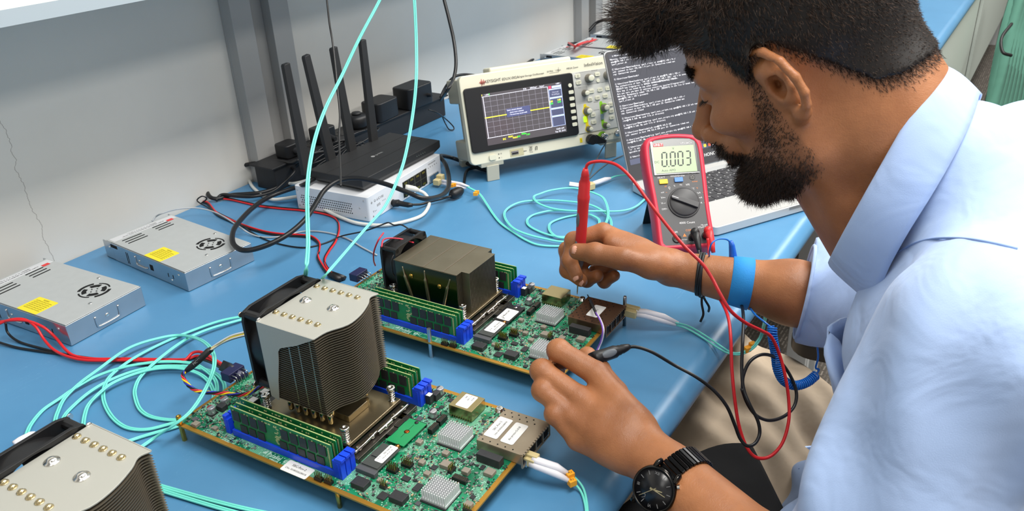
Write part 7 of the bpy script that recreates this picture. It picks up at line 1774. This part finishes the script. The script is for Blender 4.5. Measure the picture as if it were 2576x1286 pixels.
# probes
def probe(name, label, tip, tail, m_body, m_lead, guard=.072):
    t = thing(name, label, 'probe'); tip = Vector(tip); tail = Vector(tail); d = (tail - tip).normalized(); L_ = (tail - tip).length
    MB().lathe([(.0003, 0), (.0009, .004), (.0011, .012), (.0011, .030), (.0028, .032), (.0030, .038)], tip, d, 14).build('metal_tip', M_CHROME, t)
    MB().lathe([(.0030, .036), (.0052, .046), (.0064, .060), (.0066, guard)], tip, d, 18).build('tip_sleeve', mat('probe_grey', (100, 108, 116), .45) if m_body is M_REDPR else m_body, t)
    MB().lathe([(.0068, guard - .002), (.0070, guard), (.0066, guard + .01), (.0070, L_ - .046), (.0076, L_ - .040), (.0076, L_ - .036), (.0070, L_ - .034), (.0068, L_ - .018), (.0052, L_ - .014), (.0056, L_ - .013), (.0046, L_ - .010), (.0050, L_ - .009), (.0040, L_ - .004), (.0028, L_)], tip, d, 20).build('handle', m_body, t)
    return t, tip, d, L_
M_REDPR = mat('probe_red', (208, 44, 48), .4)
tipR = on(1452, 741, .0243); tailR = at(1473, 424, .985)
pr, a0, d0, L0 = probe('test_probe', 'red test probe held upright by the right hand, touching the far board', tipR, tailR, M_REDPR, M_CRED, .058)
so = (CAM_P - a0).normalized().cross(d0).normalized()
for f_, l_ in ((.62, .011), (.40, .010)):
    c0 = a0 + d0 * (L0 * f_) - so * -.0; sidev = ((CAM_P - c0).normalized() + so * 1.3).normalized(); sidev = (sidev - d0 * sidev.dot(d0)).normalized()
    MB().tf(frame_from(c0 + sidev * .0062, d0, sidev)).ball((0, 0, 0), 1.0, 16, (l_, .0034, .0016)).build('grip_pad', mat('probe_grey'), pr)
tipL = at(1392, 938, .846); tailL = at(1584, 872, .872)
pl_, a1_, d1_, L1_ = probe('test_probe', 'black test probe pinched between thumb and fingers of the left hand', tipL, tailL, M_BLACK, M_CBLK, .045)
c0 = a1_ + d1_ * (L1_ * .70); sv = (CAM_P - c0).normalized(); sv = (sv - d1_ * sv.dot(d1_)).normalized(); MB().tf(frame_from(c0 + sv * .0062, d1_, sv)).ball((0, 0, 0), 1.0, 16, (.0095, .0042, .0016)).build('grip_pad', mat('probe_grey'), pl_)
# leads
dd = depth_of
tl = thing('test_lead', 'red test lead looping from the red probe over the forearm and down past the bench', 'cable')
strand(tl, 'cord', [tailR - d0 * .004, (1478, 414, 'd', .982), (1496, 407, 'd', .975), (1525, 407, 'd', .965), (1556, 418, 'd', .955), (1590, 450, 'd', .945), (1630, 505, 'd', .935), (1680, 570, 'd', .925), (1722, 620, 'd', .915), (1765, 662, 'd', .905), (1790, 698, 'd', .900), (1812, 740, 'd', .890), (1838, 782, 'd', .885), (1875, 812, 'd', .89), (1915, 832, 'd', .90), (1940, 848, 'd', .91), (1960, 890, 'd', .92), (1975, 945, 'd', .92), (1984, 1005, 'd', .92), (1984, 1060, 'd', .915), (1968, 1115, 'd', .91), (1938, 1148, 'd', .905), (1905, 1152, 'd', .90), (1880, 1128, 'd', .90), (1860, 1075, 'd', .90), (1849, 1010, 'd', .90), (1841, 930, 'd', .905), (1838, 850, 'd', .915), (1832, 800, 'd', .94), (1818, 765, 'd', .98), (1800, 735, 'd', 1.02), (1788, 700, 'd', 1.06), (1784, 650, 'd', 1.09), (1783, 628, 'd', 1.10), (1780, 600, 'd', 1.10)], .0019, M_CRED)
tl2 = thing('test_lead', 'black test lead hanging in a narrow loop and a ring beside the trouser leg', 'cable')
strand(tl2, 'cord', [tailL - d1_ * .004, (1600, 873, 'd', .873), (1640, 886, 'd', .873), (1695, 918, 'd', .875), (1750, 948, 'd', .87), (1795, 982, 'd', .87), (1828, 1022, 'd', .87), (1848, 1068, 'd', .875), (1862, 1104, 'd', .88), (1880, 1122, 'd', .88), (1900, 1115, 'd', .885), (1911, 1090, 'd', .89), (1906, 1058, 'd', .89), (1886, 1018, 'd', .89), (1871, 980, 'd', .895), (1866, 930, 'd', .90), (1868, 860, 'd', .91), (1870, 800, 'd', .94), (1862, 762, 'd', .99), (1830, 730, 'd', 1.04), (1790, 690, 'd', 1.08), (1764, 655, 'd', 1.09), (1757, 630, 'd', 1.095)], .0019, M_CBLK)
strand(tl2, 'cord_ring', [(1868, 985, 'd', .90), (1870, 945, 'd', .905), (1888, 908, 'd', .91), (1920, 892, 'd', .92), (1955, 903, 'd', .935), (1985, 940, 'd', .94), (2003, 985, 'd', .94), (1998, 1022, 'd', .935), (1972, 1048, 'd', .925), (1935, 1058, 'd', .915), (1902, 1045, 'd', .905), (1880, 1015, 'd', .90), (1866, 978, 'd', .895)], .0019, M_CBLK)
for (u, v, m_, lb) in ((.0500, .0190, M_BLACK, 'black'), (.0690, .0200, M_REDPR, 'red')):
    MW = Matrix.Translation(mm.location) @ Rz(-.9382) @ MF
    root = tl2 if lb == 'black' else tl
    p0 = MW @ Vector((u, v, .001)); p1 = MW @ Vector((u, v + .003, .014)); p2 = MW @ Vector((u + .001, v - .010, .0165)); p3 = MW @ Vector((u + .002, v - .030, .016))
    MB().tube([p0, p0.lerp(p1, .6), p1], [.0050, .0052, .0062], 14).ball(p1, .0064, 14).build('plug_head', m_, root)
    MB().tube([p1, p2, p2.lerp(p3, .5), p3], [.0058, .0050, .0038, .0028], 12).build('strain_relief', m_, root)
# ================================================================ right background
t = thing('draped_scarf', 'long teal scarf hanging over a chair at the upper right', 'scarf', (3.2, -.55, -TABLE)); KD = T(-3.2, .55, TABLE)
b = MB().tf(KD); vs = []; NN = 40; MM = 16
top0, top1 = at(2560, -20, 3.4), at(2610, -20, 3.4); bo0, bo1 = at(2472, 330, 3.0), at(2560, 330, 3.0)
for j in range(MM):
    f_ = j / (MM - 1); w_ = .55 + .45 * f_
    for i in range(NN):
        g_ = i / (NN - 1); p = top0.lerp(bo0, f_).lerp(top1.lerp(bo1, f_), g_); p = p + Vector((.02 * sin(i * 1.25 + f_ * 2), .03 * sin(i * 1.25 + 1 + f_ * 2), 0)); vs.append(tuple(p))
b.add(vs, [(j * NN + i, j * NN + i + 1, (j + 1) * NN + i + 1, (j + 1) * NN + i) for j in range(MM - 1) for i in range(NN - 1)], True)
o = b.build('cloth', mat('teal_cloth', (70, 118, 102), .9), t); sd = o.modifiers.new('s', 'SOLIDIFY'); sd.thickness = .008
MB().tf(KD).tube(smooth_path([at(2545, 60, 3.2), at(2520, 95, 3.1), at(2522, 130, 3.05), at(2545, 140, 3.05)], 6), .006, 6).build('dark_cord', M_BLACK, t)
t = thing('covered_chair', 'chair with pale beige striped cover at the top right corner', 'chair', (2.6, -.75, -TABLE)); KD = T(-2.6, .75, TABLE)
b = MB().tf(KD @ T(2.95, -.80, 0) @ Rz(-.3)); b.prism(rrect(-.24, .24, -.22, .22, .05), -.30, -.22); b.build('seat', mat('beige_stripe_cloth', (196, 190, 174), .9), t, bevel=.02, seg=3)
b = MB().tf(KD @ T(2.86, -.66, 0) @ Rz(-.3)); b.prism(rrect(-.24, .24, -.04, .04, .03), -.72, .18); b.build('cover', _M['beige_stripe_cloth'], t, bevel=.015, seg=3)
t = thing('fringed_cloth', 'pale fringed cloth lying on a chair just beyond the laptop corner', 'cloth', (1.3, -.35, -TABLE)); KD = T(-1.3, .35, TABLE)
q4 = [on(2070, 535, -.30), on(2185, 500, -.30), on(2160, 455, -.30), on(2050, 470, -.30)]
b = MB().tf(KD); b.add([tuple(p) for p in q4] + [tuple(p + Vector((0, 0, -.05))) for p in q4], [(0, 1, 2, 3), (7, 6, 5, 4), (0, 4, 5, 1), (1, 5, 6, 2), (2, 6, 7, 3), (3, 7, 4, 0)]); b.build('cloth', mat('pale_woven', (190, 194, 182), .95, mott=(60, .6, (168, 172, 160))), t, bevel=.01)
b = MB().tf(KD)
for k in range(36):
    p = q4[0].lerp(q4[1], k / 35) + Vector((0, 0, -.045)); b.tube([p, p + Vector((RND.uniform(-.004, .004), RND.uniform(-.004, .004), -.05))], .0018, 5)
tag(b.build('fringe', _M['pale_woven'], t), None, None, None, 'stuff')
for p in q4: MB().tf(KD).cyl(p + Vector((0, 0, -.05)), Vector((p.x, p.y, -TABLE)), .012, n=10).build('leg', MAT_PAINTLEG, t)
# ---------------------------------------------------------------- lift everything from bench coordinates to floor coordinates
for o in list(C.objects):
    if o.parent is None and o.type not in ('CAMERA', 'LIGHT'):
        o.location.z += TABLE
